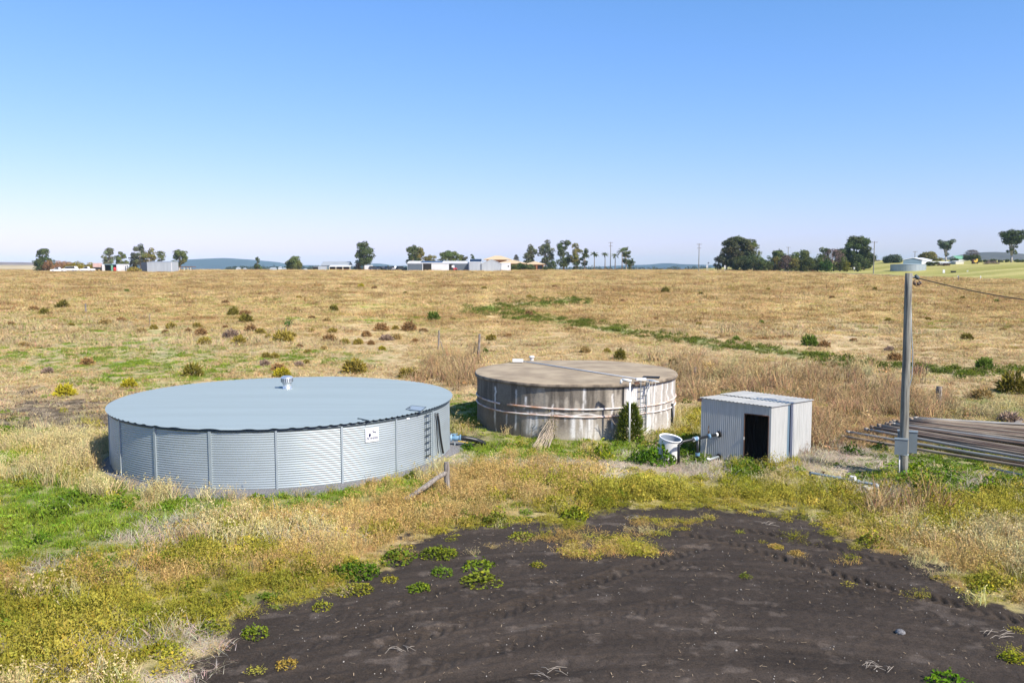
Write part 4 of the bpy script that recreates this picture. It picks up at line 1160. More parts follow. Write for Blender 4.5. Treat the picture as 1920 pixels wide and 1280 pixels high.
def irrigation_line():
    a = G(1519, 898); b = G(1646, 921)
    t = thing('irrigation_line', 'low grey pipe with a white valve box on it in front of the timber pole', 'pipe', a)
    up = Vector((0, 0, 1)); d = b - a
    def L_(f_, z=0.2): return a + d * f_ + up * z
    part('pipe', MB().tube([a, L_(0, .2), L_(.02, .22), L_(.95), L_(.99, .18), L_(1.0, .05), L_(1.0, -.1)], 0.042, 10), M['galv_strip'], t, True)
    part('end_post', MB().box(a + up * .08, (0.07, 0.07, 0.36)), M['dark_steel'], t)
    part('tap', MB().tube([L_(.2), L_(.2, .33)], 0.018, 6).tube([L_(.17, .33), L_(.23, .33)], 0.016, 6), M['rust'], t)
    part('coupling', MB().tube([L_(.41), L_(.46)], 0.075, 10), M['galv_strip'], t)
    c = L_(.635)
    ang = math.atan2(d.y, d.x)
    vb = part('valve_box', MB().box(c, (0.20, 0.17, 0.24), ang).box(c + up * .135, (0.15, 0.12, 0.04), ang), M['white'], t)
    part('coupling', MB().tube([L_(.70), L_(.735)], 0.075, 10), M['galv_strip'], t)
    part('elbow', MB().tube([L_(.93), L_(.985, .19), L_(1.0, .06)], 0.07, 10), M['galv_strip'], t, True)
    g = G(1627, 921)
    m = MB()
    pts = []
    for k in range(64):
        an = 2 * PI * k / 16
        rr = 0.17 + 0.02 * math.sin(k * .8)
        pts.append(g + Vector((rr * math.cos(an), rr * math.sin(an) * .8, 0.07 + 0.012 * k / 8 + .02 * math.sin(an * 2))))
    single('hose_coil', MB().tube(pts, 0.014, 6), M['cream'], g, 'loose coil of pale hose on the ground beside the low grey pipe', 'hose', None, True)
irrigation_line()

# ------------------------------------------------------------------ fence remains
def post_mb(base, h, r0, lean=(0, 0), seed=0):
    rr = random.Random(seed); n = 6
    pts = []; rs = []
    for k in range(n + 1):
        f_ = k / n
        pts.append(base + Vector((lean[0] * f_ + rr.uniform(-.012, .012), lean[1] * f_ + rr.uniform(-.012, .012), -0.15 * (1 - f_) + h * f_)))
        rs.append(r0 * (1.08 - 0.2 * f_ + rr.uniform(-.08, .08)))
    return MB().tube(pts, rs, 9)

def fences():
    g = G(840, 922)
    single('fence_post', post_mb(g, 0.98, 0.095, (-.05, 0), 1), M['wood_grey'], g, 'weathered timber fence post with a fallen rail, at the right end of the steel tank', 'fence post')
    a = at_y(836, 886, g.y - 0.02); b = G(757, 942)
    mid = a.lerp(b, .5) + Vector((.05, 0, .06))
    single('fallen_rail', MB().tube([a + Vector((.05, .02, .02)), a.lerp(mid, .5) + Vector((0, 0, .03)), mid, mid.lerp(b, .5) + Vector((0, 0, .02)), b + Vector((0, 0, .05))], [0.075, 0.07, 0.085, 0.075, 0.085], 9), M['wood_grey'], b, 'grey timber rail fallen from its post into the orange grass', 'rail')
    for u, v0, v1, r, lean, lab in [
        (822, 657, 619, .075, (.06, 0), 'grey field fence post with a small prop at its foot, left one behind the tanks'),
        (897, 672, 626, .10, (.10, 0), 'grey leaning field fence post nearest behind the concrete tank'),
        (161, 587, 569, .11, (0, 0), 'stubby grey fence post standing alone far left in the field'),
        (1760, 761, 724, .16, (-.02, 0), 'thick pale grey stump post behind the pipe pile, right of the timber pole'),
        (1303, 708, 688, .10, (0, 0), 'short grey post in tall grass just right of the concrete tank roof'),
        (281, 611, 588, .035, (.05, 0), 'thin dark stake in the left field'),
        (1797, 528, 517, .12, (0, 0), 'small dark post by the road at far right')]:
        g = G(u, v0)
        h = at_y(u, v1, g.y).z - g.z
        single('fence_post', post_mb(g, h, r, lean, int(u)), M['wood_grey'], g, lab, 'fence post', 'old fence posts in the field')
    g = G(825, 657)
    single('post_prop', MB().tube([g + Vector((.25, 0, -.05)), g + Vector((.05, 0, .75))], 0.045, 7), M['wood_grey'], g, 'short slanting stick propping the left field fence post', 'prop')
fences()

# ------------------------------------------------------------------ leaves
def leaf_cards(C, size, asp=0.6, upbias=0.4, r=None, outward=None):
    """N small four-sided leaves at C; size per leaf; random attitude"""
    r = r or rng
    N_ = len(C)
    nrm = r.normal(size=(N_, 3))
    if outward is not None: nrm = nrm * 0.6 + outward
    nrm[:, 2] += upbias
    nrm /= np.linalg.norm(nrm, axis=1)[:, None] + 1e-9
    a = r.normal(size=(N_, 3)); a -= (a * nrm).sum(1)[:, None] * nrm
    a /= np.linalg.norm(a, axis=1)[:, None] + 1e-9
    b = np.cross(nrm, a)
    s = np.asarray(size)[:, None]
    V = np.stack([C - a * s, C - b * s * asp + nrm * s * .15, C + a * s, C + b * s * asp + nrm * s * .15], 1).reshape(-1, 3)
    q = np.arange(N_ * 4).reshape(-1, 4)
    return V, q

def blob_leaves(cent, rad, per, size, r, flat=0.8, shell=0.55):
    """leaves over clumps: centres, radii; returns leaf positions, outward direction and clump number"""
    P = []; O = []; K = []
    for i, (c, ra) in enumerate(zip(cent, rad)):
        n = max(int(per * ra * ra), 6)
        d = r.normal(size=(n, 3)); d /= np.linalg.norm(d, axis=1)[:, None]
        q = r.uniform(shell, 1.0, n) ** 0.6
        q = q * (1 + 0.25 * r.normal(size=n) * 0.6)
        P.append(np.asarray(c) + d * q[:, None] * ra * np.array([1, 1, flat])); O.append(d); K.append(np.full(n, i))
    return np.concatenate(P), np.concatenate(O), np.concatenate(K)

def crown_mesh(name, cent, rad, per, size, r, flat=0.8, shell=0.5, tone=0.28, hue=0.1):
    P, O, K = blob_leaves(cent, rad, per, size, r, flat, shell)
    V, q = leaf_cards(P, r.uniform(0.6, 1.2, len(P)) * size, 0.55, 0.3, r, O)
    ct = 1 + tone * r.uniform(-1, 1, len(cent)); lt = 1 + 0.22 * r.uniform(-1, 1, len(P))
    t = (ct[K] * lt)[:, None] * (1 + hue * r.uniform(-1, 1, (len(cent), 3)))[K]
    return np_mesh(name, V, quads=q, mat=M['leaf'], vt=np.repeat(t, 4, 0))

TREE_N = [0]
def tree(u, top, w, d, kind, col, label, name='tree', cat='tree', group='trees along the far side of the field', trunk=True):
    TREE_N[0] += 1
    r = np.random.default_rng(100 + TREE_N[0])
    x = (u - 960) / F * d * 1.0; y = d
    z = float(land(x, y))
    dep = y * CP - (z - H) * SP
    x = (u - 960) / F * dep
    z = float(land(x, y))
    Ht = (H + (500 - top) * d / F) - z
    Wd = w * d / F * (1.22 if kind in ('gum', 'dense', 'flat', 'vase') else 1.06)
    t = thing(name, label, cat, (x, y, z), group)
    cent = []; rad = []; limbs = []
    tk = M['bark']
    if kind == 'gum':
        n = 30
        for i in range(n):
            a = r.uniform(0, 2 * PI); f_ = r.uniform(0.24, 0.90)
            wd = np.interp(f_, [.24, .45, .7, .9], [.7, 1.0, .95, .55])
            q = r.uniform(0.05, 1.0) ** .6 * 0.38 * Wd
            cent.append((q * wd * math.cos(a), q * wd * math.sin(a), f_ * Ht)); rad.append(Wd * r.uniform(0.11, 0.19))
        cent.append((r.uniform(-.1, .1) * Wd, 0, Ht * 0.93)); rad.append(Wd * .16)
        limbs = list(range(0, n, 3)); tk = M['bark_pale']; fork = 0.26; flat = 0.75; per = 60; sz = 0.36
    elif kind == 'flat':
        n = 24
        for i in range(n):
            a = r.uniform(0, 2 * PI); q = r.uniform(0.05, 0.42) * Wd
            cent.append((q * math.cos(a), q * math.sin(a) * .7, Ht * r.uniform(0.55, 0.90) - q * 0.25)); rad.append(Wd * r.uniform(0.11, 0.17))
        limbs = list(range(0, n, 3)); fork = 0.35; flat = 0.6; per = 60; sz = 0.34
    elif kind == 'vase':
        n = 30
        for i in range(n):
            a = r.uniform(0, 2 * PI); f_ = r.uniform(0.58, 0.91)
            q = r.uniform(0.1, 1.0) ** .5 * 0.40 * Wd * (0.45 + 0.65 * (f_ - 0.55) / 0.36)
            cent.append((q * math.cos(a), q * math.sin(a) * .8, f_ * Ht)); rad.append(Wd * r.uniform(0.11, 0.17))
        for i in range(6):
            cent.append((r.uniform(-.12, .12) * Wd, r.uniform(-.1, .1) * Wd, Ht * r.uniform(.25, .55))); rad.append(Wd * .08)
        limbs = list(range(0, n, 3)); tk = M['bark_pale']; fork = 0.2; flat = 0.7; per = 70; sz = 0.36
    elif kind == 'dense':
        n = 30
        for i in range(n):
            f_ = r.uniform(0.10, 0.88)
            e = math.sqrt(max(0.05, 1 - ((f_ - 0.48) / 0.52) ** 2))
            a = r.uniform(0, 2 * PI); q = r.uniform(0.3, 1.0) ** .5 * Wd * 0.36 * e
            cent.append((q * math.cos(a), q * math.sin(a), f_ * Ht)); rad.append(Wd * r.uniform(0.13, 0.20))
        limbs = [0, 3, 6, 9]; fork = 0.2; flat = 0.8; per = 70; sz = 0.36
    elif kind == 'broad':
        n = 62
        for i in range(n):
            f_ = r.uniform(0.12, 0.92)
            e = np.interp(f_, [.1, .3, .6, .8, .95], [.75, 1.0, 1.0, .8, .35])
            a = r.uniform(0, 2 * PI); q = r.uniform(0.1, 1.0) ** .5 * Wd * 0.43 * e
            cent.append((q * math.cos(a), q * math.sin(a) * .8, f_ * Ht)); rad.append(Wd * r.uniform(0.08, 0.135))
        limbs = list(range(0, n, 5)); fork = 0.25; flat = 0.75; per = 85; sz = 0.38
    elif kind == 'cone':
        n = 20
        for i in range(n):
            f_ = r.uniform(0.12, 0.92)
            a = r.uniform(0, 2 * PI); q = r.uniform(0.3, 1) * Wd * 0.40 * (1.05 - f_)
            cent.append((q * math.cos(a), q * math.sin(a), f_ * Ht)); rad.append(Wd * r.uniform(0.13, 0.19) * (1.25 - f_ * .6))
        fork = 0.9; flat = 0.9; per = 90; sz = 0.30
    elif kind == 'bush':
        n = 26
        for i in range(n):
            a = r.uniform(0, 2 * PI); q = r.uniform(0, 1) ** .5 * Wd * 0.40
            cent.append((q * math.cos(a), q * math.sin(a), Ht * r.uniform(0.15, 0.84) * (1 - 0.25 * (q / (Wd * .42)) ** 2))); rad.append(min(Wd * r.uniform(0.14, 0.20), Ht * .35))
        fork = 0.4; flat = 0.8; per = 90; sz = 0.26
    elif kind == 'bare':
        fork = 0.3
    elif kind == 'palm':
        fork = 0.85
    # trunk and limbs
    if kind == 'palm':
        m = MB().tube([(0, 0, -.3), (0.1, 0, Ht * .45), (0.0, 0.1, Ht * 0.80)], [0.24, 0.17, 0.15], 8)
        V = []; q = []
        for k in range(17):
            a = 2 * PI * k / 17 + r.uniform(-.2, .2); e0 = r.uniform(-0.2, 1.1); L_ = Wd * r.uniform(.42, .55)
            pz = Ht * .80; pr = 0; o = len(V)
            for j in range(7):
                f_ = j / 6
                ang = e0 - 1.7 * f_ ** 1.3
                wd = 0.34 * math.sin(PI * (0.12 + 0.86 * f_)) * L_ * .42
                cx, cy = math.cos(a), math.sin(a)
                V.append((pr * cx - wd * cy, pr * cy + wd * cx, pz - wd * .5)); V.append((pr * cx, pr * cy, pz)); V.append((pr * cx + wd * cy, pr * cy - wd * cx, pz - wd * .5))
                pr += L_ / 6 * math.cos(ang); pz += L_ / 6 * math.sin(ang)
            for j in range(6):
                b = o + j * 3
                q += [(b, b + 1, b + 4, b + 3), (b + 1, b + 2, b + 5, b + 4)]
        me = np_mesh('crown', np.array(V), quads=np.array(q), mat=M['leaf'], vt=np.repeat(1 + .3 * r.uniform(-1, 1, (17, 1)), 21, 0) * np.ones((1, 3)))
    elif kind == 'bare':
        m = MB().tube([(0, 0, -.3), (0, 0, Ht * .3)], [Wd * .02 + .1, Wd * .015 + .08], 7)
        P = []
        n = 900
        th = r.uniform(0, 2 * PI, n); q = r.uniform(0, 1, n) ** .5; f_ = r.uniform(0.15, 1, n)
        e = np.sqrt(np.clip(1 - ((f_ - .45) / .56) ** 2, 0, 1))
        P = np.stack([q * np.cos(th) * e * Wd * .5, q * np.sin(th) * e * Wd * .45, f_ * Ht], 1)
        V, qd = leaf_cards(P, r.uniform(.35, .6, n), 0.16, 0.0, r, P / (np.linalg.norm(P, axis=1)[:, None] + .1))
        me = np_mesh('crown', V, quads=qd, mat=M['leaf'], vt=np.repeat(1 + .3 * r.uniform(-1, 1, (n, 1)), 4, 0) * np.ones((1, 3)))
        for k in range(9):
            a = r.uniform(0, 2 * PI); q_ = r.uniform(.2, .42) * Wd
            m.tube([(0, 0, Ht * .25), (q_ * .5 * math.cos(a), q_ * .5 * math.sin(a), Ht * .55), (q_ * math.cos(a), q_ * math.sin(a), Ht * r.uniform(.7, .95))], [.12, .08, .03], 5)
    else:
        m = MB()
        r0 = max(0.10, 0.022 * Ht + 0.012 * Wd)
        ft = Ht * fork
        m.tube([(0, 0, -.3), (r.uniform(-.1, .1), 0, ft * .5), (0, 0, ft)], [r0 * 1.2, r0, r0 * .85], 8)
        if kind not in ('cone', 'bush'):
            m.tube([(0, 0, ft), (0, 0, Ht * .75)], [r0 * .7, r0 * .2], 6)
        for i in limbs:
            c = cent[i]
            mid = (c[0] * .4, c[1] * .4, ft + (c[2] - ft) * .6)
            m.tube([(0, 0, ft * .95), mid, c], [r0 * .6, r0 * .38, r0 * .12], 6)
        for c in cent[::3]:
            if kind in ('bush',): m.tube([(0, 0, 0), (c[0] * .5, c[1] * .5, c[2] * .5), c], [.08, .05, .02], 5)
        me = crown_mesh('crown', cent, rad, per, sz, r, flat)
    o = bpy.data.objects.new('crown', me); COL.objects.link(o); o.parent = t; o.color = (*col, 1)
    tr = link_mesh('trunk', m.v, m.f, tk, True); tr.parent = t
    return t

DG = (0.088, 0.112, 0.042); MG = (0.13, 0.155, 0.05); OG = (0.20, 0.18, 0.055); BG = (0.11, 0.14, 0.09); GG = (0.145, 0.155, 0.085); YG = (0.17, 0.16, 0.02); PB = (0.17, 0.115, 0.095)
TREES = [
    (82, 464, 25, 352, 'dense', DG, 'tall dark tree standing by itself at the far left of the skyline'),
    (75, 482, 22, 348, 'bush', DG, 'low dark bush at the foot of the far left tree'),
    (101, 482, 13, 420, 'bush', BG, 'small bluish bush just right of the far left tree'),
    (206, 465, 24, 390, 'gum', GG, 'open crowned gum tree behind the little open shed at left'),
    (229, 472, 22, 392, 'gum', MG, 'rounded gum tree behind the white box at left'),
    (251, 474, 17, 398, 'gum', (0.085, 0.07, 0.04), 'brownish low gum left of the silver shed'),
    (264, 458, 28, 395, 'gum', GG, 'tallest gum tree behind the silver shed'),
    (283, 465, 24, 392, 'gum', OG, 'olive brown gum tree behind the middle of the silver shed'),
    (303, 470, 18, 395, 'gum', MG, 'small round gum behind the right end of the silver shed'),
    (338, 469, 28, 380, 'gum', MG, 'single round headed gum right of the silver shed, in front of the blue hill'),
    (483, 479, 17, 372, 'cone', DG, 'dark narrow conical tree standing against the right end of the blue hill'),
    (551, 481, 28, 372, 'dense', MG, 'round green tree alone on the skyline between blue hill and dark gabled shed'),
    (683, 454, 38, 372, 'gum', DG, 'big dark gum with leaning limbs right of the dark gabled shed'),
    (671, 491, 14, 368, 'bush', (0.05, 0.04, 0.03), 'dark reddish bush under the big gum'),
    (774, 461, 28, 385, 'gum', DG, 'tall gum behind the left end of the long white sheds'),
    (786, 463, 22, 388, 'gum', OG, 'olive gum leaning beside the tall one behind the white sheds'),
    (804, 475, 24, 390, 'flat', OG, 'low spreading olive gum behind the white shed roof'),
    (844, 467, 38, 395, 'flat', MG, 'wide flat topped gum behind the middle of the white sheds'),
    (868, 475, 18, 398, 'flat', (0.09, 0.085, 0.04), 'smaller olive gum right of the flat topped one'),
    (886, 476, 11, 400, 'gum', DG, 'tiny dark tree above the white gabled shed'),
    (968, 478, 12, 420, 'bare', (0.10, 0.09, 0.06), 'thin sparse tree above the tan hip roof'),
    (994, 459, 27, 392, 'gum', GG, 'grey green gum just right of the tan roofed house'),
    (1023, 450, 30, 388, 'gum', GG, 'tall grey green gum with pale trunk, second right of the house'),
    (1034, 484, 20, 372, 'bush', DG, 'low dark bush between the tall pale gum and the dark tall tree'),
    (1057, 447, 27, 384, 'dense', DG, 'tallest dark dense tree in the clump right of the house'),
    (1079, 455, 22, 382, 'gum', OG, 'olive gum right of the tallest dark tree'),
    (1080, 488, 12, 374, 'bush', DG, 'small dark bush at the foot of the olive gum'),
    (1096, 465, 16, 380, 'gum', DG, 'thin dark gum left of the palms'),
    (1114, 470, 21, 376, 'palm', DG, 'palm tree nearest the thin dark gum, leftmost of the palms'),
    (1134, 470, 18, 376, 'palm', DG, 'palm tree just left of the power pole'),
    (1153, 472, 18, 378, 'palm', MG, 'lighter palm tree just right of the power pole'),
    (1166, 462, 26, 374, 'palm', DG, 'tall palm with a full head at the right end of the palm row'),
    (1174, 463, 18, 378, 'gum', DG, 'dark tree mixed with the last palm'),
    (1182, 481, 15, 374, 'bush', DG, 'dark bush at the foot of the last palm'),
    (1380, 444, 66, 362, 'broad', (0.095, 0.10, 0.045), 'large spreading gum at the left end of the right tree belt'),
    (1362, 468, 30, 360, 'gum', (0.095, 0.095, 0.05), 'low side limbed gum at the very left edge of the right tree belt'),
    (1408, 450, 36, 366, 'gum', MG, 'right half of the large gum pair with sky gaps'),
    (1397, 473, 44, 352, 'bush', DG, 'dark green thicket under the large spreading gum'),
    (1424, 475, 28, 350, 'bush', MG, 'mid green rounded shrub right of the dark thicket'),
    (1441, 476, 26, 354, 'bush', BG, 'bluish green shrub in the middle of the right tree belt'),
    (1462, 467, 28, 358, 'dense', MG, 'round green tree beside the small pole in the tree belt'),
    (1473, 479, 26, 346, 'bare', PB, 'bare brownish tree low in the right tree belt'),
    (1502, 467, 32, 358, 'dense', MG, 'round dark green tree in the middle right of the belt'),
    (1492, 482, 24, 344, 'bush', OG, 'olive shrub in front of the round dark green tree'),
    (1513, 479, 26, 342, 'bush', (0.085, 0.095, 0.028), 'yellow green shrub left of the bright green one'),
    (1533, 480, 26, 342, 'bush', MG, 'dark olive shrub under the purple bare tree'),
    (1549, 484, 24, 338, 'bush', (0.055, 0.105, 0.022), 'bright green shrub at the foot of the purple bare tree'),
    (1545, 463, 26, 372, 'dense', DG, 'dark tree behind the purple bare tree'),
    (1563, 467, 46, 348, 'bare', (0.21, 0.135, 0.125), 'wide purplish bare crowned tree in the right belt'),
    (1601, 443, 74, 362, 'broad', DG, 'largest dark domed tree at the right end of the tree belt'),
    (1588, 486, 14, 336, 'bush', YG, 'small yellow green bush below the largest domed tree'),
    (1607, 488, 14, 336, 'bush', MG, 'small green bush right of the yellow green one'),
    (1345, 478, 16, 362, 'bush', (0.085, 0.085, 0.045), 'dark bush at the extreme left edge of the right tree belt'),
    (1413, 480, 28, 346, 'bush', (0.07, 0.085, 0.035), 'low dark bush between the dark thicket and the rounded shrub in the belt'),
    (1433, 482, 26, 344, 'bush', DG, 'dark bush filling the gap left of the bluish green shrub'),
    (1453, 478, 24, 350, 'bush', OG, 'olive bush right of the bluish green shrub'),
    (1484, 474, 30, 352, 'bush', MG, 'green bush between the brownish bare tree and the round dark tree'),
    (1522, 475, 30, 350, 'bush', DG, 'dark bush between the yellow green shrub and the purple bare tree'),
    (1575, 478, 26, 346, 'bush', MG, 'green bush between the purple bare tree and the largest domed tree'),
    (1620, 482, 18, 352, 'bush', DG, 'dark bush under the right side of the largest domed tree'),
    (1640, 487, 26, 420, 'bush', PB, 'pinkish low trees far behind the roadside power pole'),
    (1673, 480, 31, 385, 'dense', BG, 'dark round tree left of the blue gabled shed'),
    (1738, 475, 30, 430, 'dense', OG, 'olive tree behind the blue gabled shed'),
    (1758, 482, 18, 425, 'bush', OG, 'low olive bush behind the white wall of the far right farm'),
    (1773, 448, 28, 395, 'vase', BG, 'high crowned gum with twin trunks on the right skyline'),
    (1789, 484, 16, 410, 'bush', DG, 'dark bush right of the twin trunk gum'),
    (1821, 477, 32, 415, 'bush', DG, 'low dark tree in front of the right hill'),
    (1822, 469, 30, 420, 'bare', (0.14, 0.11, 0.10), 'bare pale branched tree above the low dark one'),
    (1896, 431, 40, 372, 'vase', DG, 'tall high crowned gum nearest the right edge of the photo'),
    (1748, 490, 30, 345, 'bush', (0.065, 0.075, 0.02), 'green shrub in front of the white wall at the far right farm'),
    (1770, 493, 26, 340, 'bush', (0.13, 0.085, 0.06), 'reddish brown bare shrub in front of the white wall'),
]
for a in TREES:
    nm = {'palm': 'palm_tree', 'bush': 'shrub', 'bare': 'bare_tree'}.get(a[4], 'tree')
    ct = {'palm': 'palm tree', 'bush': 'shrub'}.get(a[4], 'tree')
    tree(*a, name=nm, cat=ct)
for i, u in enumerate((1836, 1849, 1862, 1876, 1888, 1906, 1917)):
    tree(u, 487 - (i % 3) * .6, 11, 372, 'bush', DG, 'small dark hedge bush, %s from the left in the row below the right hill' % ordinal(i), 'hedge_bush', 'shrub', 'row of hedge bushes below the right hill')

# mounds of overgrown growth at the far left
tree(105, 489, 60, 350, 'bush', (0.27, 0.155, 0.075), 'brown overgrown mound beside the white vehicles', 'overgrown_mound', 'shrub', 'overgrown mounds behind the vehicles')
tree(150, 490.5, 64, 349, 'bush', (0.24, 0.19, 0.02), 'yellow green overgrown mound behind the white vehicles', 'overgrown_mound', 'shrub', 'overgrown mounds behind the vehicles')
tree(252, 500, 24, 326, 'bush', (0.30, 0.24, 0.05), 'pale yellow bush left of the silver shed', 'shrub', 'shrub', None)

# ------------------------------------------------------------------ far buildings
def ground_at(u, d):
    x = (u - 960) / F * d
    z = float(land(x, d))
    dep = d * CP - (z - H) * SP
    x = (u - 960) / F * dep
    return Vector((x, d, float(land(x, d))))

def zat(v, d): return H + (500 - v) * d / F

def shed_box(root, name, u0, u1, v_eave, d, depth, mat, roofmat, v_ridge=None, ridge='x', overhang=0.3, rz=0.0, roofname='roof'):
    """walls plus a gable or skillion roof; ridge 'x' runs across the view, 'y' runs away from it"""
    a = ground_at(u0, d); b = ground_at(u1, d)
    z0 = min(a.z, b.z) - 0.5
    ze = zat(v_eave, d); zr = zat(v_ridge, d) if v_ridge is not None else ze + 0.15
    x0, x1, y0, y1 = a.x, b.x, d, d + depth
    w = MB()
    if ridge == 'y':
        xm = (x0 + x1) / 2
        w.add([(x0, y0, z0), (x1, y0, z0), (x1, y0, ze), (xm, y0, zr), (x0, y0, ze), (x0, y1, z0), (x1, y1, z0), (x1, y1, ze), (xm, y1, zr), (x0, y1, ze)],
              [(0, 1, 2, 3, 4), (9, 8, 7, 6, 5), (1, 6, 7, 2), (5, 0, 4, 9)])
        wall = part(name, w, mat, root)
        r_ = MB(); o = overhang; k = (zr - ze) / (xm - x0)
        for s, xe in ((-1, x0), (1, x1)):
            xo = xe + s * o; zo = ze - o * k
            r_.hull8([(xo, y0 - o, zo + .02), (xm, y0 - o, zr + .02), (xm, y1 + o, zr + .02), (xo, y1 + o, zo + .02)], [(xo, y0 - o, zo + .12), (xm, y0 - o, zr + .12), (xm, y1 + o, zr + .12), (xo, y1 + o, zo + .12)])
    else:
        ym = (y0 + y1) / 2
        w.add([(x0, y0, z0), (x1, y0, z0), (x1, y0, ze), (x0, y0, ze), (x0, y1, z0), (x1, y1, z0), (x1, y1, ze), (x0, y1, ze), (x0, ym, zr), (x1, ym, zr)],
              [(0, 1, 2, 3), (5, 4, 7, 6), (1, 5, 6, 9, 2), (4, 0, 3, 8, 7)])
        wall = part(name, w, mat, root)
        r_ = MB(); o = overhang; k = (zr - ze) / (ym - y0)
        for ye, s in ((y0, -1), (y1, 1)):
            yo = ye + s * o; zo = ze - o * k
            r_.hull8([(x0 - o, yo, zo + .02), (x1 + o, yo, zo + .02), (x1 + o, ym, zr + .02), (x0 - o, ym, zr + .02)], [(x0 - o, yo, zo + .12), (x1 + o, yo, zo + .12), (x1 + o, ym, zr + .12), (x0 - o, ym, zr + .12)])
    part(roofname, r_, roofmat, root)
    return wall

def panel(root, name, u0, u1, v0, v1, d, mat, proud=0.04):
    """a door, window or opening lying in a wall that faces the camera at distance d"""
    a = ground_at(u0, d); b = ground_at(u1, d)
    z1 = zat(v0, d); z0 = max(zat(v1, d), min(a.z, b.z) - .3)
    return part(name, MB().box(((a.x + b.x) / 2, d - proud / 2 + .01, (z0 + z1) / 2), (abs(b.x - a.x), proud + .02, z1 - z0)), mat, root)

def hip(root, name, u0, u1, v_eave, v_top, d, depth, mat, o=0.5):
    a = ground_at(u0, d); b = ground_at(u1, d)
    x0, x1, y0, y1 = a.x - o, b.x + o, d - o, d + depth + o
    ze, zr = zat(v_eave, d), zat(v_top, d)
    q = min(depth, x1 - x0) * .5
    ym = (y0 + y1) / 2
    m = MB().add([(x0, y0, ze), (x1, y0, ze), (x1, y1, ze), (x0, y1, ze), (x0 + q, ym, zr), (x1 - q, ym, zr), (x0, y0, ze - .2), (x1, y0, ze - .2), (x1, y1, ze - .2), (x0, y1, ze - .2)],
                 [(0, 1, 5, 4), (1, 2, 5), (2, 3, 4, 5), (3, 0, 4), (6, 7, 1, 0), (7, 8, 2, 1), (8, 9, 3, 2), (9, 6, 0, 3), (9, 8, 7, 6)])
    return part(name, m, mat, root)

# left farm
t = thing('open_shed', 'small open fronted shed with white post and dark inside, left of the white box', 'shed', ground_at(205, 338))
d = 338
shed_box(t, 'back_wall', 194, 218, 496.5, d + 2.4, 1.5, M['inside'], M['wall_blue'], 495.5)
panel(t, 'post', 193.3, 197.2, 495.5, 512, d, M['wall_white'], 0.8)
panel(t, 'side_panel', 209.5, 212.5, 495.8, 512, d, M['green_roof'], 0.5)
a = ground_at(193, d); b = ground_at(219, d)
part('front_beam', MB().box(((a.x + b.x) / 2, d + 1.0, zat(495.8, d)), (b.x - a.x, 3.0, 0.35)), M['wall_blue'], t)
p = ground_at(215.3, 336); r_ = 0.55
single('red_tank', MB().lathe([(0.01, 1.75), (0.3, 1.72), (.5, 1.5), (r_, 1.4), (r_, .1), (.01, 0)], p, 16), M['red'], p, 'red upright tank standing in front of the small open shed', 'tank', None, True)
t = thing('white_box_trailer', 'plain white boxy container right of the red tank', 'container', ground_at(226, 337))
shed_box(t, 'body', 218.5, 234, 496.3, 337, 4, M['wall_white'], M['roof_white'], 495.8, overhang=0.05)
panel(t, 'door', 221, 226, 498.5, 509, 337, M['roof_white'])
t = thing('machinery_frame', 'dull grey machinery frame between the white box and the yellow bush', 'machinery', ground_at(239, 335))
for k, (u, v) in enumerate(((236, 499), (239.5, 497.5), (242, 500))):
    panel(t, 'post', u - .5, u + .5, v, 511, 335 + k, M['wall_dark'], .3)
panel(t, 'drawbar', 235.5, 243, 504, 505.5, 335.5, M['rust'], .5)
t = thing('silver_shed', 'long silver corrugated shed with a dark left end', 'shed', ground_at(293, 330))
d = 330
a = ground_at(276, d); b = ground_at(322.5, d); c = ground_at(264.5, d + 6.5)
ze = zat(491.5, d); z0 = a.z - .4
m = MB().hull8([(a.x, d, z0), (b.x, d, z0), (b.x, d + 6.5, z0), (a.x, d + 6.5, z0)], [(a.x, d, ze), (b.x, d, ze), (b.x, d + 6.5, ze + .2), (a.x, d + 6.5, ze + .2)])
part('wall', m, M['wall_silver'], t)
m = MB().hull8([(c.x, d + 6.5, z0), (a.x - .02, d, z0), (a.x - .02, d + 6.4, z0), (c.x + .4, d + 6.9, z0)], [(c.x, d + 6.5, ze), (a.x - .02, d, ze), (a.x - .02, d + 6.4, ze), (c.x + .4, d + 6.9, ze)])
part('end_wall', m, M['wall_dark'], t)
part('corner_trim', MB().box((b.x - .1, d - .06, (ze + z0) / 2), (.35, .1, ze - z0)), M['wall_white'], t)
m = MB().hull8([(a.x - .1, d - .1, ze + .03), (b.x + .1, d - .1, ze + .03), (b.x + .1, d + 6.6, ze + .23), (a.x - .1, d + 6.6, ze + .23)], [(a.x - .1, d - .1, ze + .12), (b.x + .1, d - .1, ze + .12), (b.x + .1, d + 6.6, ze + .32), (a.x - .1, d + 6.6, ze + .32)])
part('roof', m, M['wall_silver'], t)
# trailer with a pink box
p = ground_at(186, 338)
t = thing('pink_trailer', 'faded pink box trailer with a dark underside, beside the parked vehicles', 'trailer', p)
panel(t, 'box', 179.5, 192.5, 493.2, 501, 339, M['pink'], 2.2)
panel(t, 'chassis', 179.5, 192.5, 501.3, 505, 338.6, M['soft_black'], 1.6)
for u in (182, 189):
    q = ground_at(u, 337.4)
    part('wheel', MB().tube([q + Vector((0, 0, .4)), q + Vector((0, .3, .4))], .42, 14), M['tyre'], t)
# low shelter right of the silver shed
t = thing('low_shelter', 'low rusty roofed shelter with pale posts right of the silver shed', 'shelter', ground_at(342, 352))
d = 352
a = ground_at(324.5, d); b = ground_at(360, d)
part('roof', MB().box(((a.x + b.x) / 2, d + 2, zat(500.2, d)), (b.x - a.x, 5, .3)), M['rust'], t)
for u in (327, 337, 346, 353, 358):
    panel(t, 'post', u - .6, u + .6, 500.5, 512, d, M['cream'], .3)

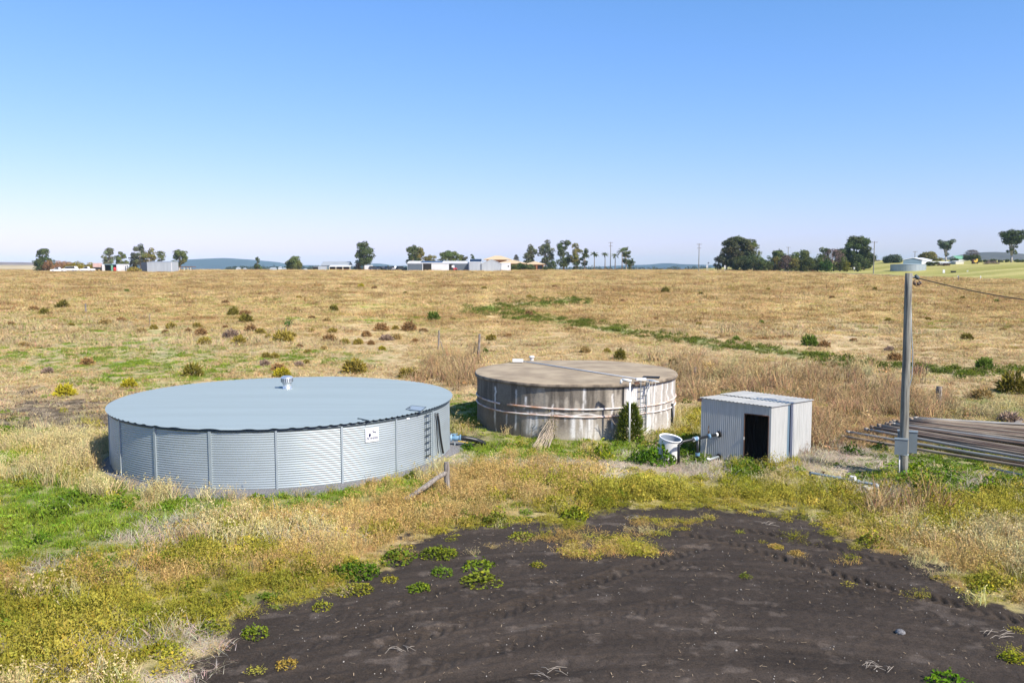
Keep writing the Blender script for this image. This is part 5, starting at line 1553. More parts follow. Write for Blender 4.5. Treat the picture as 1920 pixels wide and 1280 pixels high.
# vehicles at the left farm
def vehicle(u, d, length, label, ute=False, rz=0.0, mat=None, name='parked_car', group=None, cat='car', k=1.0):
    g = ground_at(u, d)
    t = thing(name, label, cat, g, group)
    L_ = length; hw = 0.92
    R = Matrix.Rotation(rz, 3, 'Z')
    def P(x, y, z): return g + R @ Vector((x, y * k, z * k))
    mat = mat or M['car_white']
    def pr(pts, w, name_, mt, par, taper=0.0):
        n = len(pts); m = MB()
        zt = max(z for x, z in pts)
        vs = []
        for s in (-1, 1):
            for x, z in pts:
                vs.append(P(x, s * (w - taper * max(0, z - .9)), z))
        fs = [tuple(range(n)), tuple(range(n, 2 * n))[::-1]] + [(i, n + i, n + (i + 1) % n, (i + 1) % n) for i in range(n)]
        m.add(vs, fs)
        return part(name_, m, mt, par)
    h = L_ / 2
    body = pr([(-h, .45), (h, .42), (h, .80), (h - .15, 1.02), (h - 1.25, 1.10), (-h + .05, 1.08), (-h, 1.0)], hw, 'body', mat, t)
    if ute:
        cab = [(h - 1.25, 1.08), (h - 1.95, 1.72), (h - 3.0, 1.78), (h - 3.25, 1.10)]
        win = [(h - 1.40, 1.12), (h - 2.0, 1.69), (h - 2.97, 1.74), (h - 3.15, 1.12)]
    else:
        cab = [(h - 1.25, 1.08), (h - 1.95, 1.74), (-h + .5, 1.80), (-h + .05, 1.08)]
        win = [(h - 1.40, 1.12), (h - 2.0, 1.69), (-h + .60, 1.75), (-h + .25, 1.12)]
    cb = pr(cab, hw - .04, 'cab', mat, t, .18)
    pr(win, hw - .02, 'side_windows', M['soft_black'], cb, .18)
    m = MB(); x0, z0_, x1, z1_ = h - 1.27, 1.14, h - 1.90, 1.70
    m.add([P(x0 + .03, -.74, z0_), P(x0 + .03, .74, z0_), P(x1 + .03, .66, z1_), P(x1 + .03, -.66, z1_)], [(0, 1, 2, 3)])
    part('windscreen', m, M['soft_black'], cb)
    for x in (h - .95, -h + 1.0):
        for s in (-1, 1):
            w = part('wheel', MB().tube([P(x, s * (hw - .2), .36), P(x, s * (hw + .03), .36)], .36, 16), M['tyre'], t)
            part('rim', MB().tube([P(x, s * (hw + .031), .36), P(x, s * (hw + .045), .36)], .2, 12), M['chrome'], w)
    for s in (-1, 1):
        part('headlight', MB().box(P(h, s * .68, .80), (.06, .34, .14), 0, R), M['chrome'], t)
    return t
vehicle(131, 334, 5.9, 'long white wagon with dark windows, middle of the three white vehicles at left', False, PI - .06, group='white vehicles parked at the left farm', k=1.22)
vehicle(110, 329, 5.4, 'white car with dark nose, leftmost of the three white vehicles at left', True, PI + .12, group='white vehicles parked at the left farm', k=1.08)
vehicle(164, 333, 5.2, 'shorter white utility with open tray parked beside the pink trailer', True, PI + .1, group='white vehicles parked at the left farm', name='parked_ute', cat='ute', k=1.15)

# tiny pale hive boxes along the far fence
for i in range(9):
    p = ground_at(370 + i * 5.2, 372)
    p.z = zat(507.2, 372) - .35
    single('fence_picket', MB().box(p + Vector((0, 0, .3)), (.3, .3, 1.3)).box(p + Vector((0, 0, 1.0)), (.36, .36, .12)), M['cream'], p, 'pale post, %s from the left in the row below the blue hill' % ordinal(i), 'fence post', 'pale posts below the blue hill')

# gabled dark shed
t = thing('gabled_shed', 'dark blue gabled farm shed with a grey roof and a lean-to verandah', 'shed', ground_at(630, 375))
d = 372
shed_box(t, 'wall', 603, 653, 497.5, d, 9, M['wall_blue'], M['roof_grey'], 490.8, 'x', .3)
a = ground_at(617, d - 4); b = ground_at(657, d - 4)
za, zb = zat(500.0, d - 4), zat(497.6, d)
m = MB().hull8([(a.x, d - 4, za), (b.x, d - 4, za), (b.x, d, zb), (a.x, d, zb)], [(a.x, d - 4, za + .15), (b.x, d - 4, za + .15), (b.x, d, zb + .15), (a.x, d, zb + .15)])
part('verandah_roof', m, M['roof_white'], t)
panel(t, 'opening', 618, 655, 500.5, 512, d - .3, M['inside'], .1)
for u in (617.6, 630, 643, 656.4):
    panel(t, 'verandah_post', u - .5, u + .5, 499.8, 512, d - 3.9, M['cream'], .2)
part('rail', MB().box(((a.x + b.x) / 2, d - 3.8, zat(505.5, d - 4)), (b.x - a.x, .15, .7)), M['rust'], t)
t = thing('storage_container', 'grey container with dark left doors left of the gabled shed', 'container', ground_at(600, 366))
shed_box(t, 'body', 596.5, 611, 499.5, 366, 3, M['wall_silver'], M['roof_grey'], 499.2, overhang=.03)
shed_box(t, 'door_end', 587, 596.4, 500, 366, 3, M['soft_black'], M['roof_grey'], 499.6, overhang=.02)
t = thing('storage_container', 'white container to the right of the big leaning gum', 'container', ground_at(690, 366))
shed_box(t, 'body', 683.5, 697, 498, 366, 3, M['wall_white'], M['roof_white'], 497.7, overhang=.03)
panel(t, 'door', 692, 696, 499, 512, 366, M['roof_white'])

# row of parked dark vehicles between the white container and the long sheds
for i, u in enumerate((701.5, 710, 718.5, 727, 735, 743.5, 752.5)):
    wht = i == 4
    vehicle(u, 362 + (i % 3) * 2.0, 4.5, ('white' if wht else 'dark') + ' car parked %s from the left in the row beside the long sheds' % ordinal(i), i % 2 == 1, (0.4, 1.2, 1.9, .9, PI - .5, 1.5, .7)[i], M['car_white'] if wht else M['car_dark'], 'parked_car', 'cars parked in a row beside the long sheds')

# long white sheds
t = thing('long_shed', 'long low white farm shed with dark doors and solar panels on its roof', 'shed', ground_at(820, 352))
d = 352
shed_box(t, 'wall', 764, 880, 493.3, d, 14, M['wall_white'], M['roof_white'], 489.8, 'x', .2)
for u0, u1, v0, mt, nm in ((764.5, 792, 494.8, 'wall_dark', 'roller_door'), (793.3, 809, 494.5, 'inside', 'doorway'), (842, 850, 494.8, 'inside', 'doorway'), (850.4, 878, 494.8, 'wall_dark', 'roller_door')):
    panel(t, nm, u0, u1, v0, 512, d, M[mt], .06)
a = ground_at(788, d); b = ground_at(829, d)
y0, y1 = d + 1.0, d + 6.0; k = (zat(489.8, d) - zat(493.3, d)) / 7
z0_, z1_ = zat(493.3, d) + k * 1 + .17, zat(493.3, d) + k * 6 + .17
part('solar_panels', MB().hull8([(a.x, y0, z0_), (b.x, y0, z0_), (b.x, y1, z1_), (a.x, y1, z1_)], [(a.x, y0, z0_ + .06), (b.x, y0, z0_ + .06), (b.x, y1, z1_ + .06), (a.x, y1, z1_ + .06)]), M['pv'], t)
t = thing('tractor', 'small red and white tractor parked at the long shed doorway', 'tractor', ground_at(851, 349))
g = ground_at(851, 349)
part('body', MB().box(g + Vector((-.2, 0, .9)), (2.6, 1.2, .8)).box(g + Vector((1.1, 0, .7)), (.6, .9, .5)), M['red'], t)
part('cab', MB().hull8([g + Vector((-.9, -.6, 1.3)), g + Vector((.3, -.6, 1.3)), g + Vector((.3, .6, 1.3)), g + Vector((-.9, .6, 1.3))], [g + Vector((-.8, -.5, 2.4)), g + Vector((.2, -.5, 2.4)), g + Vector((.2, .5, 2.4)), g + Vector((-.8, .5, 2.4))]), M['wall_white'], t)
for x, r_ in ((-.8, .75), (1.0, .45)):
    for s in (-1, 1):
        part('wheel', MB().tube([g + Vector((x, s * .65, r_)), g + Vector((x, s * .95, r_))], r_, 16), M['tyre'], t)
t = thing('gable_shed', 'pale silver gabled shed joined to the right end of the long white shed', 'shed', ground_at(915, 350))
d = 349
shed_box(t, 'wall', 903, 940, 494.5, d, 16, M['wall_silver'], M['roof_white'], 486.3, 'y', .15)
shed_box(t, 'side_wing', 880, 902.6, 492.2, d + .5, 9, M['wall_silver'], M['roof_white'], 486.0, 'x', .1, roofname='wing_roof')
a = ground_at(880.5, d); b = ground_at(904, d)
y0, y1 = d + .9, d + 4.6; k = (zat(486.0, d + .5) - zat(492.2, d + .5)) / 4.5
zz0, zz1 = zat(492.2, d + .5) + k * .4 + .17, zat(492.2, d + .5) + k * 4.1 + .17
part('solar_panels', MB().hull8([(a.x, y0, zz0), (b.x - .3, y0, zz0), (b.x - .3, y1, zz1), (a.x, y1, zz1)], [(a.x, y0, zz0 + .06), (b.x - .3, y0, zz0 + .06), (b.x - .3, y1, zz1 + .06), (a.x, y1, zz1 + .06)]), M['pv'], t)
shed_box(t, 'wing', 940.3, 957.5, 494.5, d + 1, 8, M['wall_white'], M['roof_white'], 493.6, 'x', .05, roofname='wing_roof')
panel(t, 'window', 952, 954.5, 498, 500.5, d + 1, M['glass'], .05)
# house
t = thing('brick_house', 'orange brick house with tan hip roofs right of the pale gabled shed', 'house', ground_at(965, 372))
d = 372
shed_box(t, 'upper_wall', 912, 950, 487, d + 14, 8, M['brick'], M['roof_tan'], 486.5, 'x', .05, roofname='upper_ceiling')
hip(t, 'upper_roof', 910, 956, 486.3, 479.3, d + 13, 10, M['roof_tan'], .8)
shed_box(t, 'wall', 936, 984, 494.2, d, 12, M['brick'], M['roof_tan'], 494.0, 'x', .03, roofname='ceiling')
hip(t, 'roof', 934, 985, 493.6, 487, d - .2, 12.4, M['roof_tan'], .8)
shed_box(t, 'porch_wall', 990, 1018, 495.5, d + 1, 9, M['brick'], M['roof_tan'], 495.3, 'x', .03, roofname='porch_ceiling')
hip(t, 'porch_roof', 986, 1020, 495.2, 489.5, d - .4, 11, M['roof_tan'], .6)
for u in (1000, 1006, 1018.5):
    panel(t, 'porch_post', u - .9, u + .9, 495.3, 512, d - .3, M['brick'], .4)
panel(t, 'garage_door', 1008.5, 1016.5, 497.5, 512, d + 1, M['wall_dark'], .06)
for u0, u1 in ((941, 947), (952, 960), (970, 978)):
    wd = panel(t, 'window', u0, u1, 497, 502, d, M['glass'], .05)
for u, tp, w, col, lab in ((965, 494.5, 20, MG, 'green garden bush in front of the house at the left'), (979, 492.5, 22, (0.05, 0.085, 0.02), 'tall green garden bush in front of the middle of the house'), (974, 499, 16, (0.30, 0.26, 0.02), 'yellow flowering bush in front of the house'),
                           (994, 495, 20, MG, 'green garden bush left of the porch posts'), (1022, 498, 10, DG, 'dark small bush at the right end of the house')):
    tree(u, tp, w, 362, 'bush', col, lab, 'garden_bush', 'shrub', 'garden bushes in front of the house')

# right farm
t = thing('farm_water_tank', 'distant blue-grey round steel tank standing on grass behind the timber pole', 'water tank', ground_at(1702.5, 318))
d = 318
g = ground_at(1702.5, d)
Rt = 61 / 2 * d / F; zt = zat(495.6, d)
m = MB().lathe([(Rt, -0.8 + g.z), (Rt, zt - .05)], (g.x, g.y, 0), 64); part('wall', m, M['galv'], t, True)
m = MB().lathe([(Rt + .1, zt - .05), (Rt + .1, zt), (0.01, zt + .25)], (g.x, g.y, 0), 64); part('roof', m, M['galv_roof'], t, True)
for k in range(24):
    a = 2 * PI * k / 24
    part('joint_strip', MB().box((g.x + (Rt + .02) * math.cos(a), g.y + (Rt + .02) * math.sin(a), (g.z + zt) / 2), (.05, .09, zt - g.z), a), M['galv_strip'], t)
t = thing('blue_shed', 'blue fronted gabled shed with a white side behind the distant round tank', 'shed', ground_at(1712, 352))
d = 352
a = ground_at(1693, d); b = ground_at(1728, d); c = ground_at(1747, d + 9)
z0_ = a.z - 1; ze = zat(487.8, d); zr = zat(483.8, d)
ma = (a + b) / 2; off = c - b
w = MB().add([(a.x, a.y, z0_), (b.x, b.y, z0_), (b.x, b.y, ze), (ma.x, ma.y, zr), (a.x, a.y, ze)], [(0, 1, 2, 3, 4)]); part('gable_wall', w, M['wall_blue'], t)
w = MB().add([(b.x, b.y, z0_), (c.x, c.y, z0_), (c.x, c.y, ze), (b.x, b.y, ze)], [(0, 1, 2, 3)])
e = a + off
w.add([(a.x, a.y, z0_), (e.x, e.y, z0_), (e.x, e.y, ze), (a.x, a.y, ze), (c.x, c.y, z0_), (c.x, c.y, ze)], [(0, 1, 2, 3), (1, 4, 5, 2)]); part('side_wall', w, M['wall_white'], t)
m = MB(); mc = ma + off
for s, p_, q_ in ((-1, a, e), (1, b, c)):
    lo = [(p_.x + s * .3, p_.y - .3, ze), (ma.x, ma.y - .3, zr), (mc.x, mc.y, zr), (q_.x + s * .3, q_.y, ze)]
    m.hull8([(x, y, z + .03) for x, y, z in lo], [(x, y, z + .15) for x, y, z in lo])
part('roof', m, M['roof_white'], t)
t = thing('white_farm_building', 'low white farm building with a pale roof under the twin trunk gum', 'building', ground_at(1770, 350))
d = 350
shed_box(t, 'wall', 1752, 1790, 492.6, d, 8, M['wall_white'], M['roof_white'], 490.8, 'x', .3)
for u in (1758, 1768, 1779): panel(t, 'window', u, u + 4, 494, 497, d, M['glass'], .05)
shed_box(t, 'annex', 1792, 1807, 490.5, d - 3, 6, M['cream'], M['roof_white'], 489.6, 'x', .1, roofname='annex_roof')
t = thing('green_roofed_shed', 'green roofed shed half hidden by bushes in front of the right hill', 'shed', ground_at(1803, 440))
shed_box(t, 'wall', 1795, 1811, 485.5, 440, 8, M['wall_white'], M['green_roof'], 480, 'x', .3)
g = ground_at(1828, 345)
t = thing('yellow_machine', 'small yellow machine parked on the grass at the right farm', 'machine', g)
part('body', MB().box(g + Vector((0, 0, .9)), (1.4, 1.2, 1.0)).box(g + Vector((.5, 0, 1.6)), (.7, 1.1, .8)), M['yellow'], t)
part('cab', MB().box(g + Vector((-.7, 0, 1.0)), (.8, 1.0, 1.5)), M['rust'], t)
for x in (-.7, .6):
    for s in (-1, 1): part('wheel', MB().tube([g + Vector((x, s * .5, .35)), g + Vector((x, s * .75, .35))], .38, 12), M['tyre'], t)
# brush pile
g = ground_at(1859, 338)
r = np.random.default_rng(55); m = MB()
for k in range(90):
    a = r.uniform(0, 2 * PI); q = r.uniform(0, 1) ** .5; p = g + Vector((q * 2.9 * math.cos(a), q * 1.6 * math.sin(a), 1.4 * (1 - q * q) * r.uniform(.4, 1.0)))
    dd = Vector(r.normal(size=3)); dd.z *= .35; dd.normalize()
    m.tube([p - dd * r.uniform(.4, 1.0), p + dd * r.uniform(.4, 1.0)], r.uniform(.04, .10), 5)
single('brush_pile', m, mat_plain('dead_branches', (0.22, 0.165, 0.13), 0.9, 0, .3, 2), g, 'heap of dead branches on the grass at far right', 'brush pile')
# white roadside markers
for u, v0, v1, w, lab in ((1769.5, 505.5, 511.5, 4.2, 'white square marker by the road, nearest the white farm building'), (1814, 507, 512, 2.4, 'white roadside marker in the middle of the right paddock edge'), (1796.5, 516.5, 522, 2.2, 'white roadside marker close above the brown field, right of the pole'), (1838.5, 517, 522, 1.6, 'white roadside marker farthest right'),
                         (1601.5, 500, 505, 2.4, 'white roadside sign below the largest domed tree'), (1325.5, 497, 502, 2.0, 'small white post near the lone roadside sign'), (1359, 497.5, 502.5, 2.0, 'small pale post at the left end of the tree belt')):
    d = 300 if u > 1700 else 345
    if v0 > 515: d = 255
    g = ground_at(u, d)
    s = d / F
    zt = zat(v0, d); zb = zat(v1, d)
    single('marker_post', MB().box((g.x, g.y, (zt + zb) / 2), (w * s, .12, zt - zb)).box((g.x, g.y, (g.z + zb) / 2 - .1), (.12, .08, max(zb - g.z, .05) + .3)), M['wall_white'], g, lab, 'marker', 'white markers along the road')
g = ground_at(1787.5, 300)
single('dark_trough', MB().hull8([g + Vector((-.7, -.3, 0)), g + Vector((.7, -.3, 0)), g + Vector((.7, .3, 0)), g + Vector((-.7, .3, 0))], [g + Vector((-.85, -.4, .6)), g + Vector((.85, -.4, .6)), g + Vector((.85, .4, .6)), g + Vector((-.85, .4, .6))]), M['soft_black'], g, 'small dark trough on the paddock between two white markers', 'trough')

# power poles
def power_pole(u, top, d, label, arms=1):
    g = ground_at(u, d)
    h = zat(top, d) - g.z
    t = thing('power_pole', label, 'utility pole', g, 'power poles on the skyline')
    part('timber', MB().tube([g - Vector((0, 0, .3)), g + Vector((0, 0, h))], [.20, .13], 8), M['pole_wood'], t)
    for k in range(arms):
        z = h - .35 - k * 1.5
        ar = part('crossarm', MB().box(g + Vector((0, -.15, z)), (2.0 - .5 * k, .12, .14)), M['wood_grey'], t)
        for x in (-.85, 0, .85):
            part('insulator', MB().tube([g + Vector((x * (1 - .25 * k), -.15, z + .07)), g + Vector((x * (1 - .25 * k), -.15, z + .28))], .06, 6), M['insul'], ar)
    return t
power_pole(1144.5, 454, 378, 'power pole among the palms', 2)
power_pole(1310, 457, 345, 'lone power pole between the palms and the right tree belt', 2)
power_pole(1477, 463, 420, 'short looking power pole behind the right tree belt', 1)
power_pole(1637.5, 453, 305, 'tall roadside power pole at the right end of the tree belt', 1)
power_pole(1715, 471, 400, 'thin power pole behind the blue gabled shed', 1)
g = ground_at(1328, 345)
t = thing('road_sign', 'small dark diamond road sign seen from behind near the lone power pole', 'sign', g)
part('post', MB().tube([g, Vector((g.x, g.y, zat(491, 345)))], .05, 6), M['galv_strip'], t)
zc = zat(493, 345)
part('plate', MB().hull8([(g.x, g.y - .04, zc - .42), (g.x + .42, g.y - .04, zc), (g.x, g.y - .04, zc + .42), (g.x - .42, g.y - .04, zc)], [(g.x, g.y - .08, zc - .42), (g.x + .42, g.y - .08, zc), (g.x, g.y - .08, zc + .42), (g.x - .42, g.y - .08, zc)]), M['wall_dark'], t)

# far township beyond the crest: tree belts (one mass) and a few pale houses
def far_belt():
    r = np.random.default_rng(77)
    cent = []; rad = []
    for k in range(260):
        u = r.choice([r.uniform(430, 620), r.uniform(640, 780), r.uniform(1040, 1420), r.uniform(430, 700)])
        d = r.uniform(1150, 1700)
        x = (u - 960) / F * d
        h_ = r.uniform(3, 7)
        z = float(land(x, d))
        ztop = zat(r.uniform(497.5, 502.5), d)
        cent.append((x, d, (z + ztop) / 2)); rad.append(max((ztop - z) / 2, 2.5) * 1.0)
    P, O, K = blob_leaves(cent, rad, 3.0, 1, r, 0.9, .5)
    V, q = leaf_cards(P, r.uniform(.9, 1.6, len(P)), .7, .3, r, O)
    me = np_mesh('distant_woodland', V, quads=q, mat=M['leaf'], vt=np.repeat(1 + .3 * r.uniform(-1, 1, (len(P), 1)), 4, 0) * np.ones((1, 3)))
    o = bpy.data.objects.new('distant_woodland', me); COL.objects.link(o); o.color = (0.05, 0.065, 0.04, 1)
    tag(o, 'distant belts of dark trees on the plain below the blue hills', 'woodland', None, 'stuff')
far_belt()
for i, (u, v0, w) in enumerate(((514, 501.2, 11), (449, 500.5, 6), (535, 502, 7), (527, 499.5, 5), (574, 503, 6), (461, 502, 5))):
    d = 1000; x = (u - 960) / F * d
    zt = zat(v0, d); wd = w * d / F
    g = Vector((x, d, float(land(x, d))))
    t = thing('farm_house', 'tiny pale house on the far plain below the blue hill, %s from left' % ordinal(sorted([514, 449, 535, 527, 574, 461]).index(u)), 'house', g, 'pale houses on the far plain')
    zz = zt - 1.5
    part('wall', MB().box((x, d, (zz + g.z) / 2), (wd, 6, zz - g.z)), M['wall_white'], t)
    part('roof', MB().hull8([(x - wd / 2 - .3, d - 3.3, zz), (x + wd / 2 + .3, d - 3.3, zz), (x + wd / 2 + .3, d + 3.3, zz), (x - wd / 2 - .3, d + 3.3, zz)], [(x - wd / 2 + 1, d - .2, zt), (x + wd / 2 - 1, d - .2, zt), (x + wd / 2 - 1, d + .2, zt), (x - wd / 2 + 1, d + .2, zt)]), M['roof_grey'], t)

# ------------------------------------------------------------------ tussock bushes standing in the field, each its own thing
def bush_mesh(seed, n=420, leaf=0.075, kind='dome'):
    """unit radius 1, height about 1.1; radiating twigs with small leaves"""
    r = np.random.default_rng(seed)
    d = r.normal(size=(n, 3)); d[:, 2] = np.abs(d[:, 2]) * .9 + .08; d /= np.linalg.norm(d, axis=1)[:, None]
    lump = 0.78 + 0.35 * noise(np.arctan2(d[:, 1], d[:, 0]) * 1.6 + 3, d[:, 2] * 3, seed)
    q = r.uniform(0.35, 1.0, n) ** 0.5 * lump
    P = d * q[:, None]; P[:, 2] *= 1.05
    # blades run outward
    tip = P + d * r.uniform(.10, .26, n)[:, None] + r.normal(size=(n, 3)) * .06
    side = np.cross(d, r.normal(size=(n, 3))); side /= np.linalg.norm(side, axis=1)[:, None]
    w = leaf * r.uniform(.6, 1.3, n)[:, None]
    V1 = np.stack([P - d * .12 - side * w * .4, P + side * w, tip, P - side * w], 1).reshape(-1, 3)
    q1 = np.arange(n * 4).reshape(-1, 4)
    t = (0.75 + 0.5 * r.uniform(0, 1, n))
    t = t * (0.8 + .4 * noise(np.arctan2(d[:, 1], d[:, 0]) * 2.2, d[:, 2] * 4, seed + 9))
    V2, q2 = leaf_cards(P * .95, np.full(n, leaf * 1.1), .7, .5, r, d)
    V = np.concatenate([V1, V2]); q = np.concatenate([q1, q2 + len(V1)])
    tt = np.repeat(np.concatenate([t, t * .9]), 4)[:, None] * np.ones((1, 3))
    return np_mesh('tussock', V, quads=q, mat=M['leaf'], vt=tt)
BUSHES = [bush_mesh(200 + i) for i in range(7)]
BC = {'o': ((0.32, 0.25, 0.05), 'olive'), 'd': ((0.19, 0.165, 0.03), 'dark olive'), 'b': ((0.36, 0.22, 0.09), 'brown'), 'g': ((0.15, 0.22, 0.035), 'green'),
      'y': ((0.42, 0.36, 0.03), 'yellow green'), 't': ((0.50, 0.36, 0.14), 'tan'), 'p': ((0.36, 0.26, 0.19), 'brownish')}
FIELD = [(83, 589, 17, 'd'), (63, 583, 20, 'b'), (118, 579, 26, 'd'), (238, 549, 11, 'g'), (133, 611, 12, 'o'), (228, 604, 20, 'b'), (253, 604, 12, 't'), (197, 609, 24, 't'), (265, 624, 20, 't'),
    (288, 617, 15, 'o'), (322, 616, 20, 'o'), (310, 624, 13, 'b'), (370, 615, 18, 'o'), (377, 628, 24, 'b'), (353, 624, 14, 'b'), (383, 645, 24, 'o'), (437, 592, 22, 'd'), (462, 604, 26, 'd'), (460, 592, 22, 'b'),
    (433, 634, 30, 'p'), (448, 645, 28, 'o'), (470, 623, 25, 'b'), (488, 626, 18, 'o'), (503, 634, 14, 'o'), (530, 642, 40, 'o'), (548, 632, 18, 'o'), (563, 652, 16, 'b'), (577, 661, 14, 'o'), (608, 655, 14, 't'),
    (499, 670, 16, 'o'), (515, 671, 18, 'o'), (497, 686, 20, 'p'), (521, 695, 28, 'b'), (529, 706, 34, 'y'), (561, 686, 18, 'p'), (575, 681, 14, 'o'), (362, 705, 36, 'd'), (243, 727, 30, 'y'), (122, 741, 38, 'y'),
    (163, 684, 24, 'b'), (423, 570, 15, 'b'), (295, 586, 10, 'b'), (352, 592, 10, 'b'), (585, 598, 14, 'b'), (613, 604, 18, 't'), (626, 585, 18, 'd'), (585, 622, 12, 'o'), (624, 624, 20, 'o'), (618, 640, 26, 'b'), (423, 616, 13, 'b'),
    (812, 602, 24, 'g'), (767, 620, 28, 'b'), (715, 620, 28, 'b'), (741, 618, 13, 'o'), (794, 624, 18, 'b'), (647, 645, 18, 'o'), (672, 645, 19, 'o'), (687, 631, 18, 'b'), (696, 646, 14, 'b'), (717, 656, 14, 'y'), (725, 638, 24, 'p'), (744, 637, 20, 't'),
    (778, 641, 12, 'b'), (665, 699, 46, 'o'), (765, 708, 38, 'o'), (910, 661, 11, 'g'), (920, 638, 20, 'o'), (953, 632, 13, 'b'), (1097, 661, 20, 't'), (1138, 662, 16, 'o'), (1162, 674, 24, 'd'), (992, 592, 16, 'b'), (933, 566, 10, 'd'), (992, 560, 13, 'o'),
    (908, 544, 12, 'o'), (702, 543, 13, 'b'), (1167, 568, 12, 'b'), (677, 540, 13, 'y'), (632, 545, 9, 'o'), (1247, 550, 18, 'd'), (1314, 554, 11, 'd'), (1428, 607, 9, 'g'), (1665, 603, 13, 'o'), (1518, 648, 28, 'g'), (1546, 651, 22, 'b'), (1812, 638, 22, 'd'),
    (1805, 562, 11, 'd'), (1869, 568, 10, 'g'), (1814, 579, 10, 'b'), (1263, 685, 20, 'd'), (1678, 676, 26, 'b'), (1721, 700, 22, 'p'), (1668, 659, 18, 'p'), (1898, 736, 52, 'd'), (1325, 700, 38, 't'), (1845, 692, 30, 'g'), (1559, 617, 12, 't'), (1396, 580, 8, 'b'), (1842, 748, 40, 't'), (1893, 795, 40, 'p'),
    (60, 545, 10, 'o'), (150, 552, 9, 'o'), (330, 545, 9, 'o'), (520, 548, 10, 'b'), (760, 552, 9, 'd'), (850, 600, 12, 't'), (1040, 540, 11, 'b'), (1440, 545, 10, 'o'), (1560, 560, 11, 'b'), (1640, 545, 9, 'd'), (1740, 600, 12, 'o'), (1070, 620, 14, 't'), (1230, 600, 11, 'b'), (1310, 610, 12, 'o'),
    (1470, 585, 10, 't'), (1880, 620, 14, 't'), (1600, 640, 14, 'b'), (1380, 640, 14, 'g'), (1050, 690, 10, 'o'), (860, 560, 10, 'b'), (560, 560, 11, 'o'), (400, 545, 10, 'b'), (20, 610, 16, 'b'), (45, 650, 20, 't'), (90, 700, 22, 'p')]
ZONES = [(0, 300, 'far left in the field'), (300, 420, "behind the steel tank's left half"), (420, 560, 'behind the roof ventilator'), (560, 800, "behind the steel tank's right half"),
         (800, 1270, 'behind the concrete tank'), (1270, 1620, 'behind the grey shed'), (1620, 1930, 'around the timber pole')]
def field_bushes():
    groups = {}
    info = []
    for u, v, w, c in FIELD:
        for zi, (a, b, txt) in enumerate(ZONES):
            if a <= u < b: break
        near = v > 655
        info.append((u, v, w, c, zi, near)); groups.setdefault((c, zi, near), []).append(u)
    for i, (u, v, w, c, zi, near) in enumerate(info):
        g = G(u, v)
        rad = w * g.y / F / 2 * 0.92
        o = bpy.data.objects.new('tussock_bush', BUSHES[i % 7]); COL.objects.link(o)
        hz = random.uniform(.85, 1.15) * (1.25 if c in 'gd' else 1.0)
        o.location = g - Vector((0, 0, .06 * rad)); o.scale = (rad * 1.2, rad * 1.2, rad * hz * 1.25); o.rotation_euler = (0, 0, random.uniform(0, 6.28))
        col, word = BC[c]
        k = random.uniform(.85, 1.15)
        o.color = (col[0] * k, col[1] * k, col[2] * k, 1)
        us = sorted(groups[(c, zi, near)])
        pos = 'the only such one' if len(us) == 1 else '%s from left of its kind' % ordinal(us.index(u))
        tag(o, '%s %s bush %s, %s%s' % ('near' if near else 'far', word, ZONES[zi][2], pos, ''), 'bush', 'tussock bushes scattered over the dry field')
field_bushes()

# leafy plants one can count, with broad leaves
def leafy_mesh(seed, n=260, leaf=0.055, h=0.6):
    r = np.random.default_rng(seed)
    a = r.uniform(0, 2 * PI, n); q = r.uniform(0, 1, n) ** .5
    lump = 0.62 + .75 * noise(a * 1.5 + 5, q * 2.5, seed)
    P = np.stack([q * np.cos(a) * lump, q * np.sin(a) * lump, np.clip(1.1 - q ** 1.5, .12, 1) * h * r.uniform(.15, 1.0, n) * (.5 + noise(a * 2, q * 3, seed + 4))], 1)
    V, qd = leaf_cards(P, leaf * r.uniform(.7, 1.6, n), .62, .9, r)
    t = np.ones((n, 3)) * r.uniform(.65, 1.25, (n, 1))
    yl = r.uniform(0, 1, n) < .09
    t[yl] *= np.array([1.9, 1.45, 1.0])
    # stems
    m = MB()
    for k in range(12):
        p = P[r.integers(n)]
        m.tube([(0, 0, 0), (p[0] * .5, p[1] * .5, p[2] * .7), tuple(p)], [.014, .01, .006], 4, False)
    sv = np.array([tuple(v) for v in m.v]); sq = np.array(m.f) + len(V)
    return np_mesh('leafy_weed', np.concatenate([V, sv]), quads=np.concatenate([qd, sq]), mat=M['leaf'], vt=np.concatenate([np.repeat(t, 4, 0), np.ones((len(sv), 3))]))
LEAFY = [leafy_mesh(300 + i, 220 + 40 * i, .085, .55 + .1 * (i % 3)) for i in range(5)]
